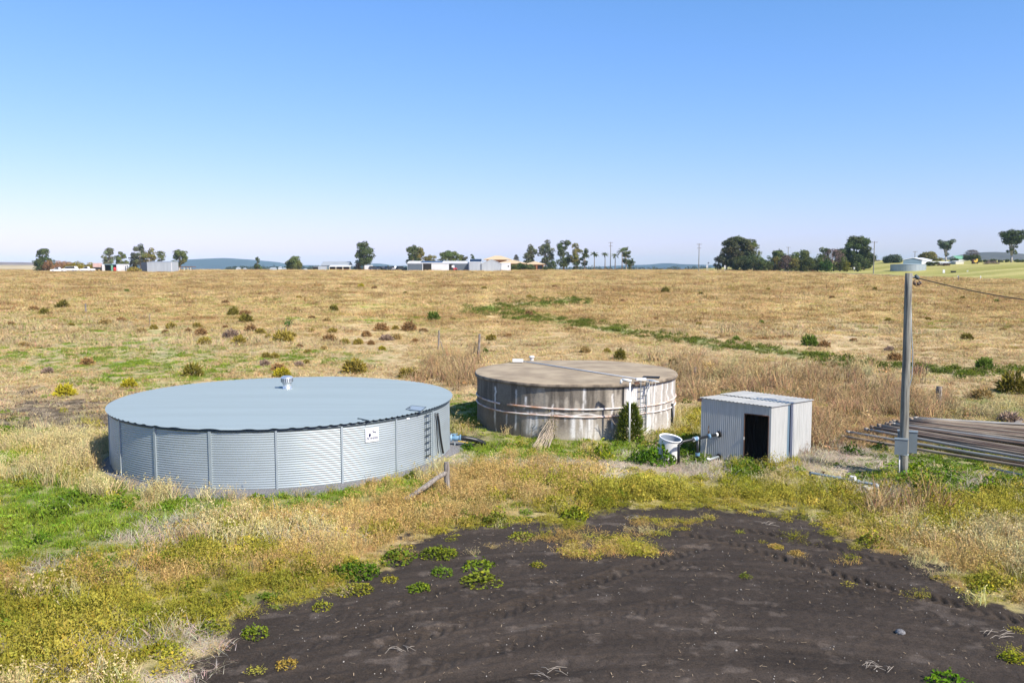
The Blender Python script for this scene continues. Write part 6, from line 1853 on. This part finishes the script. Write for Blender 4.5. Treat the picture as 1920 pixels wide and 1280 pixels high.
WEEDS = [(560, 1098, 60, (0.19, 0.22, 0.02), 'olive green weed at the soil edge left of the bushy dark green one'), (742, 1052, 70, (0.12, 0.17, 0.02), 'dark green leafy weed behind the bushy one, under the orange grass'), (930, 984, 55, (0.19, 0.21, 0.03), 'broad olive green weed at the edge of the grass right of the fallen rail'), (1078, 975, 60, (0.17, 0.21, 0.02), 'olive weed at the soil edge below the straw patch'),
         (820, 1045, 60, (0.15, 0.19, 0.02), 'low green weed on the soil behind the cluster'), (980, 1010, 50, (0.20, 0.22, 0.03), 'pale olive weed beside the big yellow weed patch'), (600, 1142, 40, (0.22, 0.23, 0.03), 'small olive weed low on the left soil border'), (1640, 1022, 60, (0.24, 0.25, 0.03), 'olive weed on the right soil border'), (1850, 1110, 60, (0.26, 0.27, 0.03), 'yellowish weed on the right soil border near the edge'),
         (660, 1082, 80, (0.085, 0.15, 0.015), 'bushy dark green weed at the left edge of the bare soil'), (898, 1067, 62, (0.15, 0.21, 0.02), 'bright green low weed on the soil, upper right of the small soil cluster'),
         (826, 1078, 44, (0.11, 0.18, 0.02), 'round green weed on the soil between the dark bushy one and the bright one'), (899, 1095, 74, (0.19, 0.22, 0.025), 'long flat yellow green weed below the bright green one'),
         (785, 1108, 48, (0.13, 0.19, 0.02), 'small spreading green weed, lowest of the soil cluster'), (660, 1112, 60, (0.23, 0.23, 0.03), 'flat yellowish weed just below the bushy dark green one'), (730, 1090, 34, (0.26, 0.24, 0.03), 'tiny yellowish weed between the bushy dark green one and the round one'),
         (472, 1193, 52, (0.15, 0.20, 0.02), 'green weed alone at the lower left border of the soil'), (385, 1188, 54, (0.17, 0.20, 0.025), 'olive green weed left of the lone lower left one'), (284, 1224, 46, (0.42, 0.34, 0.02), 'bright yellow leafed weed at the lower left'), (208, 1182, 40, (0.38, 0.33, 0.03), 'yellow leafed weed above and left of the bright yellow one'),
         (535, 1250, 42, (0.34, 0.24, 0.05), 'small reddish yellow weed on the soil near the bottom edge'), (1008, 1062, 28, (0.24, 0.24, 0.03), 'tiny pale weed on the soil right of the bright green one'), (1398, 1083, 22, (0.16, 0.19, 0.03), 'single tiny green weed in the middle of the bare soil'),
         (1495, 1040, 30, (0.44, 0.31, 0.09), 'small straw coloured weed on the upper soil'), (1455, 1026, 26, (0.46, 0.32, 0.10), 'flat straw coloured weed left of the other straw one on the upper soil'), (1785, 1288, 80, (0.10, 0.20, 0.015), 'green weed cut by the bottom edge of the photo'), (1906, 1240, 46, (0.24, 0.27, 0.02), 'yellow green weed at the right edge near the bottom'),
         (1129, 864, 44, (0.20, 0.25, 0.02), 'bright yellow green leafy plant in front of the concrete tank'), (1195, 868, 42, (0.09, 0.17, 0.02), 'dark green leafy plant left of the white drum clump'), (1232, 872, 64, (0.085, 0.17, 0.015), 'large green leafy clump hugging the white drum'), (1385, 892, 50, (0.15, 0.21, 0.025), 'green leafy plant below the left part of the shed wall'),
         (1428, 892, 36, (0.14, 0.20, 0.02), 'taller green weed in front of the shed doorway'), (1600, 852, 40, (0.05, 0.10, 0.015), 'dark low plant right of the shed'), (1655, 846, 44, (0.06, 0.11, 0.02), 'dark low plant left of the timber pole boxes'), (1722, 890, 56, (0.15, 0.23, 0.015), 'bright green leafy plant right of the pole foot'),
         (1778, 893, 56, (0.09, 0.18, 0.015), 'dark green leafy plant in front of the pipe pile'), (1868, 925, 60, (0.14, 0.22, 0.015), 'bright green leafy plant near the right edge'), (1740, 922, 60, (0.09, 0.20, 0.015), 'low green leafy plant below the bright one at the pole'), (875, 842, 34, (0.06, 0.14, 0.012), 'dark green plant at the end of the black ribbed hose'),
         (775, 897, 34, (0.12, 0.17, 0.02), 'green spiky plant at the foot of the steel tank near its ladder'), (688, 912, 12, (0.24, 0.24, 0.02), 'single upright yellowish plant before the tank sign')]
for i, (u, v, w, c, lab) in enumerate(WEEDS):
    g = G(u, v)
    rad = w * math.hypot(g.y, H) / F / 2 * 1.12
    hs = 0.75 if v > 1000 else 1.1
    if 'flat' in lab or 'long' in lab: hs = 0.45
    if 'upright' in lab: hs = 3.0
    if 'large' in lab: hs = 1.5
    if 'in front of the concrete' in lab or 'left of the white drum' in lab: hs = 1.7
    o = bpy.data.objects.new('leafy_plant', LEAFY[i % 5]); COL.objects.link(o)
    o.location = g + Vector((0, rad * .4, 0)); o.scale = (rad, rad * .9, rad * hs); o.rotation_euler = (0, 0, i * 1.3); o.color = (*c, 1)
    tag(o, lab, 'weed', 'leafy weeds one can count')

# feathery bush in front of the concrete tank, the dead vine, the field sapling
def feather_bush():
    g = Vector((at_y(1180, 820, 34.75).x, 34.6, 0))
    t = thing('feathery_bush', 'dark green feathery bush growing against the concrete tank beside the white standpipe', 'bush', g)
    r = np.random.default_rng(9)
    n = 2600
    f_ = r.uniform(0, 1, n); a = r.uniform(0, 2 * PI, n)
    wd = 0.52 * np.interp(f_, [0, .25, .6, .85, 1], [.85, 1.0, .85, .55, .22]) * (0.5 + 1.0 * noise(a * 1.5, f_ * 4, 3))
    q = r.uniform(.2, 1, n) ** .5 * wd
    P = np.stack([q * np.cos(a) + .05 * f_, q * np.sin(a) * .7, f_ * 1.55 + .02], 1)
    d = np.stack([np.cos(a), np.sin(a), np.full(n, .9)], 1); d /= np.linalg.norm(d, axis=1)[:, None]
    side = np.cross(d, r.normal(size=(n, 3))); side /= np.linalg.norm(side, axis=1)[:, None]
    w = .019; L_ = r.uniform(.10, .22, n)[:, None]
    V = np.stack([P - side * w, P + side * w, P + d * L_ + side * w * .3, P + d * L_ - side * w * .3], 1).reshape(-1, 3)
    tn = np.repeat(r.uniform(.6, 1.4, n) * (0.75 + .6 * noise(a * 1.2, f_ * 4, 8)), 4)[:, None] * np.ones((1, 3))
    me = np_mesh('foliage', V, quads=np.arange(4 * n).reshape(-1, 4), mat=M['leaf'], vt=tn)
    o = bpy.data.objects.new('foliage', me); COL.objects.link(o); o.parent = t; o.color = (0.15, 0.18, 0.03, 1)
    m = MB().tube([g - Vector((0, 0, .1)), g + Vector((.02, 0, .8)), g + Vector((.05, 0, 1.4))], [.03, .02, .01], 6)
    part('stem', m, M['bark'], t)
    # bare twigs on its left
    m = MB()
    for k in range(8):
        m.tube([g + Vector((-.2, -.1, .1)), g + Vector((-.45 - .05 * k, -.05, .5 + .08 * k)), g + Vector((-.55 - .07 * k, 0.05, .9 + .1 * (k % 3)))], .008, 4)
    part('bare_twigs', m, M['bark'], t)
feather_bush()
def vine():
    g = G(1003, 842); top = at_y(1033, 790, 34.90)
    t = thing('dead_vine', 'bundle of dry dead vine stems leaning up the concrete tank wall', 'vine', g)
    r = np.random.default_rng(12); m = MB()
    for k in range(34):
        b = g + Vector((r.uniform(-.25, .55), r.uniform(-.15, .25), 0)); e = top + Vector((r.uniform(-.12, .12), r.uniform(-.05, .03), r.uniform(-.45, .1)))
        mid = b.lerp(e, .5) + Vector((r.uniform(-.05, .16), 0, r.uniform(-.05, .08)))
        m.tube([b, mid, e], [.012, .01, .006], 4)
    part('stems', m, mat_plain('dry_stem', (0.42, 0.34, 0.25), .9), t)
    n = 240
    P = np.array(top - g)[None] + np.stack([r.normal(size=n) * .13 + .02, r.normal(size=n) * .05, r.normal(size=n) * .28 - .2], 1)
    V, q = leaf_cards(P, r.uniform(.02, .045, n), .7, .2, r)
    me = np_mesh('dry_leaves', V, quads=q, mat=M['leaf'], vt=np.repeat(r.uniform(.6, 1.3, n), 4)[:, None] * np.ones((1, 3)))
    o = bpy.data.objects.new('dry_leaves', me); COL.objects.link(o); o.parent = t; o.color = (0.22, 0.19, 0.08, 1)
vine()
def sapling():
    g = G(540, 622); h = at_y(540, 603, g.y).z - g.z
    t = thing('sapling', 'thin little green sapling on a bare stem in the field behind the steel tank', 'sapling', g)
    part('stem', MB().tube([g, g + Vector((0, 0, h * .8))], .035, 6), M['bark'], t)
    r = np.random.default_rng(4); n = 120
    P = r.normal(size=(n, 3)) * np.array([.26, .26, .16]) + np.array([0, 0, h * .85])
    V, q = leaf_cards(P, r.uniform(.06, .12, n), .5, .2, r)
    me = np_mesh('foliage', V, quads=q, mat=M['leaf'], vt=np.ones((4 * n, 3)))
    o = bpy.data.objects.new('foliage', me); COL.objects.link(o); o.parent = t; o.color = (0.07, 0.14, 0.03, 1)
sapling()

# ------------------------------------------------------------------ grass and weeds nobody could count: instanced tufts
SRC = bpy.data.collections.new('tuft_sources')
SRC_N = [0]
def add_src(V, quads, tris, vt):
    me = np_mesh('tuft_%02d' % SRC_N[0], V, quads=quads, tris=tris, mat=M['leaf_i'], vt=vt)
    o = bpy.data.objects.new('tuft_%02d' % SRC_N[0], me); SRC.objects.link(o); SRC_N[0] += 1
    return SRC_N[0] - 1

def blade_tuft(seed, n, h, spread, w, lean, droop=0.5, base=0.10, heads=0.0, flatness=0.0):
    r = np.random.default_rng(seed)
    a = r.uniform(0, 2 * PI, n); ln = np.abs(r.normal(size=n)) * lean + .05
    L_ = h * r.uniform(.55, 1.1, n)
    b = r.normal(size=(n, 2)) * base
    ax = np.cos(a); ay = np.sin(a)
    pts = []
    x = b[:, 0].copy(); y = b[:, 1].copy(); z = np.zeros(n)
    th = np.minimum(ln, 1.45)
    seg = 3
    for k in range(seg + 1):
        pts.append(np.stack([x, y, z], 1))
        st = L_ / seg
        x = x + st * np.sin(th) * ax; y = y + st * np.sin(th) * ay; z = z + st * np.cos(th)
        th = np.minimum(th + droop * r.uniform(.2, 1.0, n), 1.9)
    f2 = r.uniform(0, PI, n); sx = np.cos(f2); sy = np.sin(f2)
    ww = w * r.uniform(.6, 1.4, n)
    V = []
    for k, f_ in enumerate((1.0, .9, .65)):
        s = np.stack([sx * ww * f_, sy * ww * f_, np.zeros(n)], 1)
        V += [pts[k] - s, pts[k] + s]
    V.append(pts[3])
    V = np.stack(V, 1)          # n,7,3
    V[..., 2] *= (1 - flatness); V[..., 2] = np.maximum(V[..., 2], -.02)
    o = np.arange(n)[:, None] * 7
    quads = np.concatenate([o + np.array([0, 1, 3, 2]), o + np.array([2, 3, 5, 4])]); tris = o + np.array([4, 5, 6])
    t = r.uniform(.72, 1.25, (n, 1)) * np.array([1, 1, 1]) * (1 + .10 * r.normal(size=(n, 3)))
    V = V.reshape(-1, 3); vt = np.repeat(np.clip(t, .4, 1.6), 7, 0)
    if heads:
        k = r.uniform(0, 1, n) < heads
        P = pts[3][k]; nk = len(P)
        P = np.repeat(P, 5, 0) + r.normal(size=(nk * 5, 3)) * np.array([.025, .025, .045])
        V2, q2 = leaf_cards(P, r.uniform(.014, .03, len(P)), .5, .2, r)
        quads = np.concatenate([quads, q2 + len(V)]); V = np.concatenate([V, V2]); vt = np.concatenate([vt, np.repeat(np.full((len(P), 3), 1.05), 4, 0)])
    return add_src(V, quads, tris, vt)

def leaf_tuft(seed, n, h, rad, leaf, up=.9, yellow=.1, stems=10):
    r = np.random.default_rng(seed)
    a = r.uniform(0, 2 * PI, n); q = r.uniform(0, 1, n) ** .5 * rad
    P = np.stack([q * np.cos(a), q * np.sin(a), h * r.uniform(.05, 1, n) * (1 - .6 * (q / rad) ** 2)], 1)
    V, qd = leaf_cards(P, leaf * r.uniform(.6, 1.5, n), .6, up, r)
    t = np.ones((n, 3)) * r.uniform(.65, 1.3, (n, 1)); yl = r.uniform(0, 1, n) < yellow; t[yl] *= np.array([1.7, 1.35, 1.2])
    vt = np.repeat(t, 4, 0)
    if stems:
        b = np.stack([r.normal(size=stems) * rad * .3, r.normal(size=stems) * rad * .3, np.zeros(stems)], 1); e = b * 1.6 + np.stack([r.normal(size=stems) * .05, r.normal(size=stems) * .05, h * r.uniform(.7, 1.3, stems)], 1)
        f2 = r.uniform(0, PI, stems); s = np.stack([np.cos(f2), np.sin(f2), np.zeros(stems)], 1) * .005
        sv = np.stack([b - s, b + s, e + s * .5, e - s * .5], 1).reshape(-1, 3)
        qd = np.concatenate([qd, np.arange(stems * 4).reshape(-1, 4) + len(V)]); V = np.concatenate([V, sv]); vt = np.concatenate([vt, np.full((stems * 4, 3), 1.2)])
    return add_src(V, qd, None, vt)

S = {}
S['blond'] = [blade_tuft(1 + i, 46, .55, .3, .0055, .32, .35, .12, .28) for i in range(4)]
S['orange'] = [blade_tuft(11 + i, 70, .40, .3, .0045, .55, .45, .16, .30) for i in range(4)]
S['straw'] = [blade_tuft(21 + i, 60, .55, .4, .0065, 1.25, .5, .22, 0, .35) for i in range(4)]
S['lawn'] = [blade_tuft(31 + i, 60, .20, .3, .0080, .6, .5, .15) for i in range(3)] + [leaf_tuft(35, 60, .16, .22, .035, .9, .06, 0)]
S['green'] = [leaf_tuft(41 + i, 70, .30, .26, .045, .9, .08, 8) for i in range(4)]
S['olive'] = [leaf_tuft(51 + i, 120, .26, .28, .030, .8, .07, 14) for i in range(3)] + [blade_tuft(55, 60, .40, .3, .006, .5, .4, .16, .8)]
S['reed'] = [blade_tuft(61 + i, 44, .85, .3, .010, .42, .30, .20, .3) for i in range(3)] + [leaf_tuft(65, 60, .6, .3, .05, .5, .2, 14)]
S['field'] = [blade_tuft(71 + i, 60, .36, .4, .013, .85, .50, .24) for i in range(5)]
S['far'] = [blade_tuft(81 + i, 120, .44, .5, .013, .80, .55, .34) for i in range(5)]
S['bare'] = [leaf_tuft(91, 18, .10, .3, .03, .9, .3, 6), blade_tuft(92, 16, .22, .3, .006, 1.1, .4, .2)]
IM = SRC.objects

SHA = SHED[0]; SHFX = SHED[4]; SHNF = SHED[3]
def blocked(x, y):
    b = np.hypot(x - T1[0], y - T1[1]) < R1 + .55
    b |= np.hypot(x - T2[0], y - T2[1]) < R2 + .12
    dx, dy = x - SHA.x, y - SHA.y
    p = dx * SHFX.x + dy * SHFX.y; q = -(dx * SHNF.x + dy * SHNF.y)
    b |= (p > -.12) & (p < 2.85) & (q > -.10) & (q < 3.45)
    b |= np.hypot(x - 13.41, y - 28.77) < .2
    return b

def gn_scatter(name, P, rot, scl, idx, tint, label):
    me = bpy.data.meshes.new(name)
    n = len(P)
    me.vertices.add(n); me.vertices.foreach_set('co', np.asarray(P, np.float32).ravel())
    def att(nm, ty, arr, key):
        a = me.attributes.new(nm, ty, 'POINT'); a.data.foreach_set(key, np.ascontiguousarray(arr).ravel())
    att('rot', 'FLOAT_VECTOR', rot.astype(np.float32), 'vector'); att('scl', 'FLOAT_VECTOR', scl.astype(np.float32), 'vector'); att('idx', 'INT', idx.astype(np.int32), 'value')
    c4 = np.ones((n, 4), np.float32); c4[:, :3] = tint; att('tint', 'FLOAT_COLOR', c4, 'color')
    me.update()
    o = bpy.data.objects.new(name, me); COL.objects.link(o)
    ng = bpy.data.node_groups.new(name + '_nodes', 'GeometryNodeTree')
    ng.interface.new_socket('Geometry', in_out='INPUT', socket_type='NodeSocketGeometry'); ng.interface.new_socket('Geometry', in_out='OUTPUT', socket_type='NodeSocketGeometry')
    N = ng.nodes; L = ng.links
    gi = N.new('NodeGroupInput'); go = N.new('NodeGroupOutput'); ip = N.new('GeometryNodeInstanceOnPoints'); ci = N.new('GeometryNodeCollectionInfo')
    ci.inputs['Collection'].default_value = SRC; ci.inputs['Separate Children'].default_value = True; ci.inputs['Reset Children'].default_value = True
    ip.inputs['Pick Instance'].default_value = True
    def na(nm, ty):
        k = N.new('GeometryNodeInputNamedAttribute'); k.data_type = ty; k.inputs['Name'].default_value = nm; return k.outputs['Attribute']
    L.new(gi.outputs[0], ip.inputs['Points']); L.new(ci.outputs[0], ip.inputs['Instance'])
    L.new(na('idx', 'INT'), ip.inputs['Instance Index'])
    er = N.new('FunctionNodeEulerToRotation'); L.new(na('rot', 'FLOAT_VECTOR'), er.inputs[0]); L.new(er.outputs[0], ip.inputs['Rotation'])
    L.new(na('scl', 'FLOAT_VECTOR'), ip.inputs['Scale']); L.new(ip.outputs[0], go.inputs[0])
    md = o.modifiers.new('scatter', 'NODES'); md.node_group = ng
    tag(o, label, 'vegetation', None, 'stuff')
    return o

def scatter_all():
    out = {}
    bands = [(12.5, 24, 17.0, 1.0), (24, 34, 15.0, 1.0), (34, 46, 9.5, 1.0), (46, 70, 4.6, 1.0), (70, 120, 2.1, 1.0), (120, 200, 1.1, 1.0), (200, 372, .60, 1.0)]
    tanh = 0.66
    for y0, y1, dens, _ in bands:
        wx = 11 if y1 <= 46 else 5
        area = tanh * (y1 * y1 - y0 * y0) + 2 * wx * (y1 - y0)
        n = int(area * dens)
        y = np.sqrt(rng.uniform(0, 1, n) * (y1 * y1 - y0 * y0) + y0 * y0)
        x = rng.uniform(-1, 1, n) * (tanh * y + wx)
        W, soil, u, v, under = cover(x, y)
        # clumpy: thin out the gaps
        cl = fbm(x / np.maximum(.9, y / 50), y / np.maximum(.9, y / 50) / 1.4, 3, 200)
        edge = poly_sd(SOIL, u, v) > -150
        keep = ~blocked(x, y) & ((rng.uniform(0, 1, n) > soil * 1.01) | ((rng.uniform(0, 1, n) < .05 * (fbm(x / 1.2, y / 1.2, 2, 401) > .52)) & edge)) & (road_s(x, y) < -0.6)
        keep &= rng.uniform(0, 1, n) < np.clip((cl - .30) * 5, np.where(y > 60, .35, .75), 1)
        x, y, cl = x[keep], y[keep], cl[keep]
        W = {k: w[keep] for k, w in W.items()}
        uk, vk = u[keep], v[keep]
        lowk = .5 + .5 * sstep((poly_sd(SOIL, u[keep], v[keep]) - 10) / 60)
        n = len(x)
        ws = np.stack([W[k] for k in KINDS], 1) ** 1.7 + 1e-5
        cum = np.cumsum(ws / ws.sum(1)[:, None], 1)
        ki = np.minimum((rng.uniform(0, 1, n)[:, None] > cum).sum(1), len(KINDS) - 1)
        z = land(x, y)
        und = fbm(x / 0.7, y / 0.7, 3, 107)
        z = z + np.where(y > 34, (1 - sstep((y - 200) / 80)) * sstep((y - 34) / 6) * (und - .5) * .12, 0) - .02
        t1 = np.clip(rng.uniform(-.1, 1.1, n) * .6 + .4 * fbm(x / 1.4, y / 1.4, 3, 210) * 2 - .2, 0, 1)
        size_n = fbm(x / 2.6, y / 2.6, 3, 220)
        tone = 0.80 + 0.40 * fbm(x / 5, y / 3.2, 3, 230)
        for j, k in enumerate(KINDS):
            m = ki == j
            nn = int(m.sum()); ym_ = y[m]
            if not nn: continue
            a, b = (np.array(c) for c in PAL[k])
            tint = (a + (b - a) * t1[m][:, None]) * tone[m][:, None] * (1 + (.14 if y0 < 46 else .12) * rng.normal(size=(nn, 1))) * (1 + .04 * rng.normal(size=(nn, 3)))
            key = k
            if k == 'green' and y0 >= 46: tint = tint * np.array([.9, .76, 1.05])
            if k == 'straw':
                fz = sstep((y[m] - 40) / 20)[:, None]; tint = tint * (1 - fz) + fz * np.array([.55, .42, .22]) * rng.uniform(.8, 1.15, (nn, 1))
            ym = y[m]
            sc = rng.uniform(.7, 1.25, nn) * (.65 + .7 * size_n[m])
            if k == 'field':
                pz = .75 * (1 - sstep((ym_ - 58) / 60)) * (.35 + .65 * sstep((fbm(x[m] / 13, y[m] / 9, 3, 240) - .35) / .25))
                tint = tint * (1 - .65 * pz[:, None]) + .65 * pz[:, None] * np.array([.57, .46, .275]) * rng.uniform(.85, 1.12, (nn, 1))
                bp_ = sstep((fbm(x[m] / 17, y[m] / 11, 3, 250) - .52) / .1)[:, None]
                tint = tint * (1 - bp_ * np.array([.13, .17, .21]))
                # odd browner or greener clumps among the gold
                rr_ = rng.uniform(0, 1, nn)
                tint = np.where((rr_ < .085)[:, None], tint * np.array([.56, .50, .45]), tint); tint = np.where((rr_ > .93)[:, None], tint * np.array([.62, .76, .42]), tint); tint = np.where(((rr_ > .55) & (rr_ < .72))[:, None], tint * np.array([1.05, 1.08, 1.22]), tint)
                if y0 >= 70:
                    sc = np.where(rr_ < .085, sc * 1.4, sc); key = 'far'; sc = sc * np.interp(ym, [70, 120, 200, 372], [1.1, 1.55, 2.1, 2.6])
                else: sc = sc * np.interp(ym, [36, 70], [.9, 1.1]); zlow = True
            elif y0 >= 46:
                sc = sc * np.interp(ym, [46, 120, 300], [1.15, 1.9, 2.6])
                if k in ('straw', 'blond', 'orange', 'reed') and y0 >= 70: key = 'far'
            S_ = np.array(S[key])
            idx = S_[rng.integers(0, len(S_), nn)]
            zs = rng.uniform(.75, 1.2, nn)
            sc = sc * (.5 + .5 * lowk[m]); zs = zs * lowk[m]
            if k in ('lawn', 'green') and y0 >= 46: zs *= .78
            um, vm = uk[m], vk[m]
            if k in ('reed', 'field', 'straw', 'blond', 'green', 'olive'):
                zs = zs * np.where((um > 1560) & (vm > 788) & (vm < 900), .45, 1)
                zs = zs * np.where((um > 1080) & (um < 1300) & (vm > 855) & (vm < 905), .5, 1)
            if k == 'field': zs *= .55 + .35 * sstep((ym - 75) / 60)
            if key == 'far': zs *= np.interp(ym, [70, 120, 270, 340], [.78, .68, .55, .28])
            if k == 'blond' and y0 < 30: zs *= (.6 + .8 * size_n[m])
            P = np.stack([x[m], y[m], z[m]], 1)
            rot = np.stack([rng.normal(size=nn) * .09, rng.normal(size=nn) * .09, rng.uniform(0, 2 * PI, nn)], 1)
            out.setdefault(k, []).append((P, rot, np.stack([sc, sc, sc * zs], 1), idx, np.clip(tint, .005, .85)))
    labels = {'green': ('broadleaf_weeds', 'green broadleaf weeds spreading in patches around the yard'), 'olive': ('yellow_weeds', 'yellow olive weeds in a belt along the edge of the bare soil'),
              'orange': ('orange_grass', 'fine orange dry grass in front of the steel tank'), 'blond': ('blond_grass', 'tall blond seeding grass around the steel tank'), 'straw': ('straw_litter', 'pale flattened straw near the shed and tanks'),
              'field': ('dry_field_grass', 'golden dry grass covering the whole field'), 'lawn': ('green_grass', 'short fresh green grass in patches and along the drain line'), 'reed': ('tall_brown_grass', 'tall brown grass behind the shed and pipes'), 'bare': ('sparse_weeds', 'sparse low weeds on bare brown earth')}
    for k, L_ in out.items():
        P, rot, sc, idx, tint = (np.concatenate([a[i] for a in L_]) for i in range(5))
        gn_scatter(labels[k][0], P, rot, sc, idx, tint, labels[k][1])
        print('scatter', k, len(P))
scatter_all()

# pale stones and straw scraps lying on the bare soil
def soil_litter():
    r = np.random.default_rng(21)
    V = []; q = []; C = []
    n = 0
    while n < 1300:
        y = r.uniform(12.8, 23.5); x = r.uniform(-9, 17)
        _, so, u, v, _ = cover(np.array([x]), np.array([y]))
        if so[0] < .6: continue
        n += 1
        if r.uniform() < .5:
            s = r.uniform(.004, .011) * (1.7 if r.uniform() < .04 else 1)
            p = np.array([[-1, -1, -.3], [1, -1, -.3], [1, 1, -.3], [-1, 1, -.3], [-.7, -.6, .8], [.6, -.7, .7], [.7, .6, .8], [-.6, .7, .6]]) * s * r.uniform(.7, 1.3, (8, 3)) + [x, y, s * .3]
            f_ = [(0, 1, 5, 4), (1, 2, 6, 5), (2, 3, 7, 6), (3, 0, 4, 7), (4, 5, 6, 7)]
            c = np.array([.36, .33, .29]) * r.uniform(.35, 1.2)
        else:
            a = r.uniform(0, 6.28); l = r.uniform(.012, .055); w = r.uniform(.003, .007)
            d = np.array([math.cos(a), math.sin(a), 0]); s_ = np.array([-d[1], d[0], 0]) * w
            p = np.array([-d * l - s_, -d * l + s_, d * l + s_, d * l - s_]) + [x, y, .022]; f_ = [(0, 1, 2, 3)]
            p[2:, 2] += r.uniform(0, .02)
            c = np.array([.40, .30, .19]) * r.uniform(.4, 1.2)
        o = sum(len(v_) for v_ in V)
        V.append(p); q += [tuple(i + o for i in f) for f in f_]; C.append(np.repeat(c[None], len(p), 0))
    me = np_mesh('soil_litter', np.concatenate(V), quads=np.array(q), mat=mat_attr('litter_mat', 'col', .9), vt=('col', np.concatenate(C)))
    o = bpy.data.objects.new('soil_litter', me); COL.objects.link(o)
    tag(o, 'pale pebbles and straw scraps scattered over the bare dark soil', 'litter', None, 'stuff')
soil_litter()
def twigs():
    for i, (u, v, n, lab) in enumerate(((1030, 1262, 5, 'heap of pale twigs on the soil near the bottom, left of the middle'), (1875, 1192, 7, 'pale branching twig on the soil at the right edge'), (1650, 1252, 8, 'pale twig bundle on the soil near the bottom right'), (1435, 984, 5, 'pale twig on the soil below the yellow weeds'), (752, 1218, 6, 'small pale straw scrap heap on the lower left soil'), (1190, 972, 8, 'pale straw heap on the edge of the soil below the weeds'))):
        g = G(u, v); r = np.random.default_rng(400 + i); m = MB()
        for k in range(n + 2):
            a = r.uniform(-1.2, 1.2); l = r.uniform(.05, .2)
            p = g + Vector((r.uniform(-.22, .22), r.uniform(-.15, .15), .03))
            d = Vector((math.cos(a), math.sin(a), 0)) * l
            m.tube([p - d, p + Vector((0, r.uniform(-.03, .03), .03)), p + d], [.004, .006, .003], 4)
        single('twig_heap', m, M['cream_twig'], g, lab, 'twigs', 'dry twigs on the bare soil')
    g = G(1688, 1187)
    single('grey_stone', MB().lathe([(.01, -.02), (.085, -.01), (.10, .03), (.06, .07), (.01, .08)], g, 9), M['gravel'], g, 'single grey stone lying on the bare soil at lower right', 'stone', None, True)
M['cream_twig'] = mat_plain('pale_twig', (0.33, 0.285, 0.23), .9)
twigs()

# ------------------------------------------------------------------ haze over the whole land
def haze():
    m = MB().box((0, 2950, (-40 + 75) / 2), (21000, 6500, 115))
    mt = bpy.data.materials.new('haze'); mt.use_nodes = True
    N = mt.node_tree.nodes; N.remove(N['Principled BSDF'])
    pv = N.new('ShaderNodeVolumePrincipled'); pv.inputs['Density'].default_value = 0.000085; pv.inputs['Color'].default_value = (0.56, 0.82, 0.96, 1); pv.inputs['Anisotropy'].default_value = -0.25
    mt.node_tree.links.new(pv.outputs[0], N['Material Output'].inputs['Volume'])
    o = link_mesh('haze', m.v, m.f, mt)
    tag(o, 'thin blue haze over the plain', 'haze', None, 'stuff')
haze()
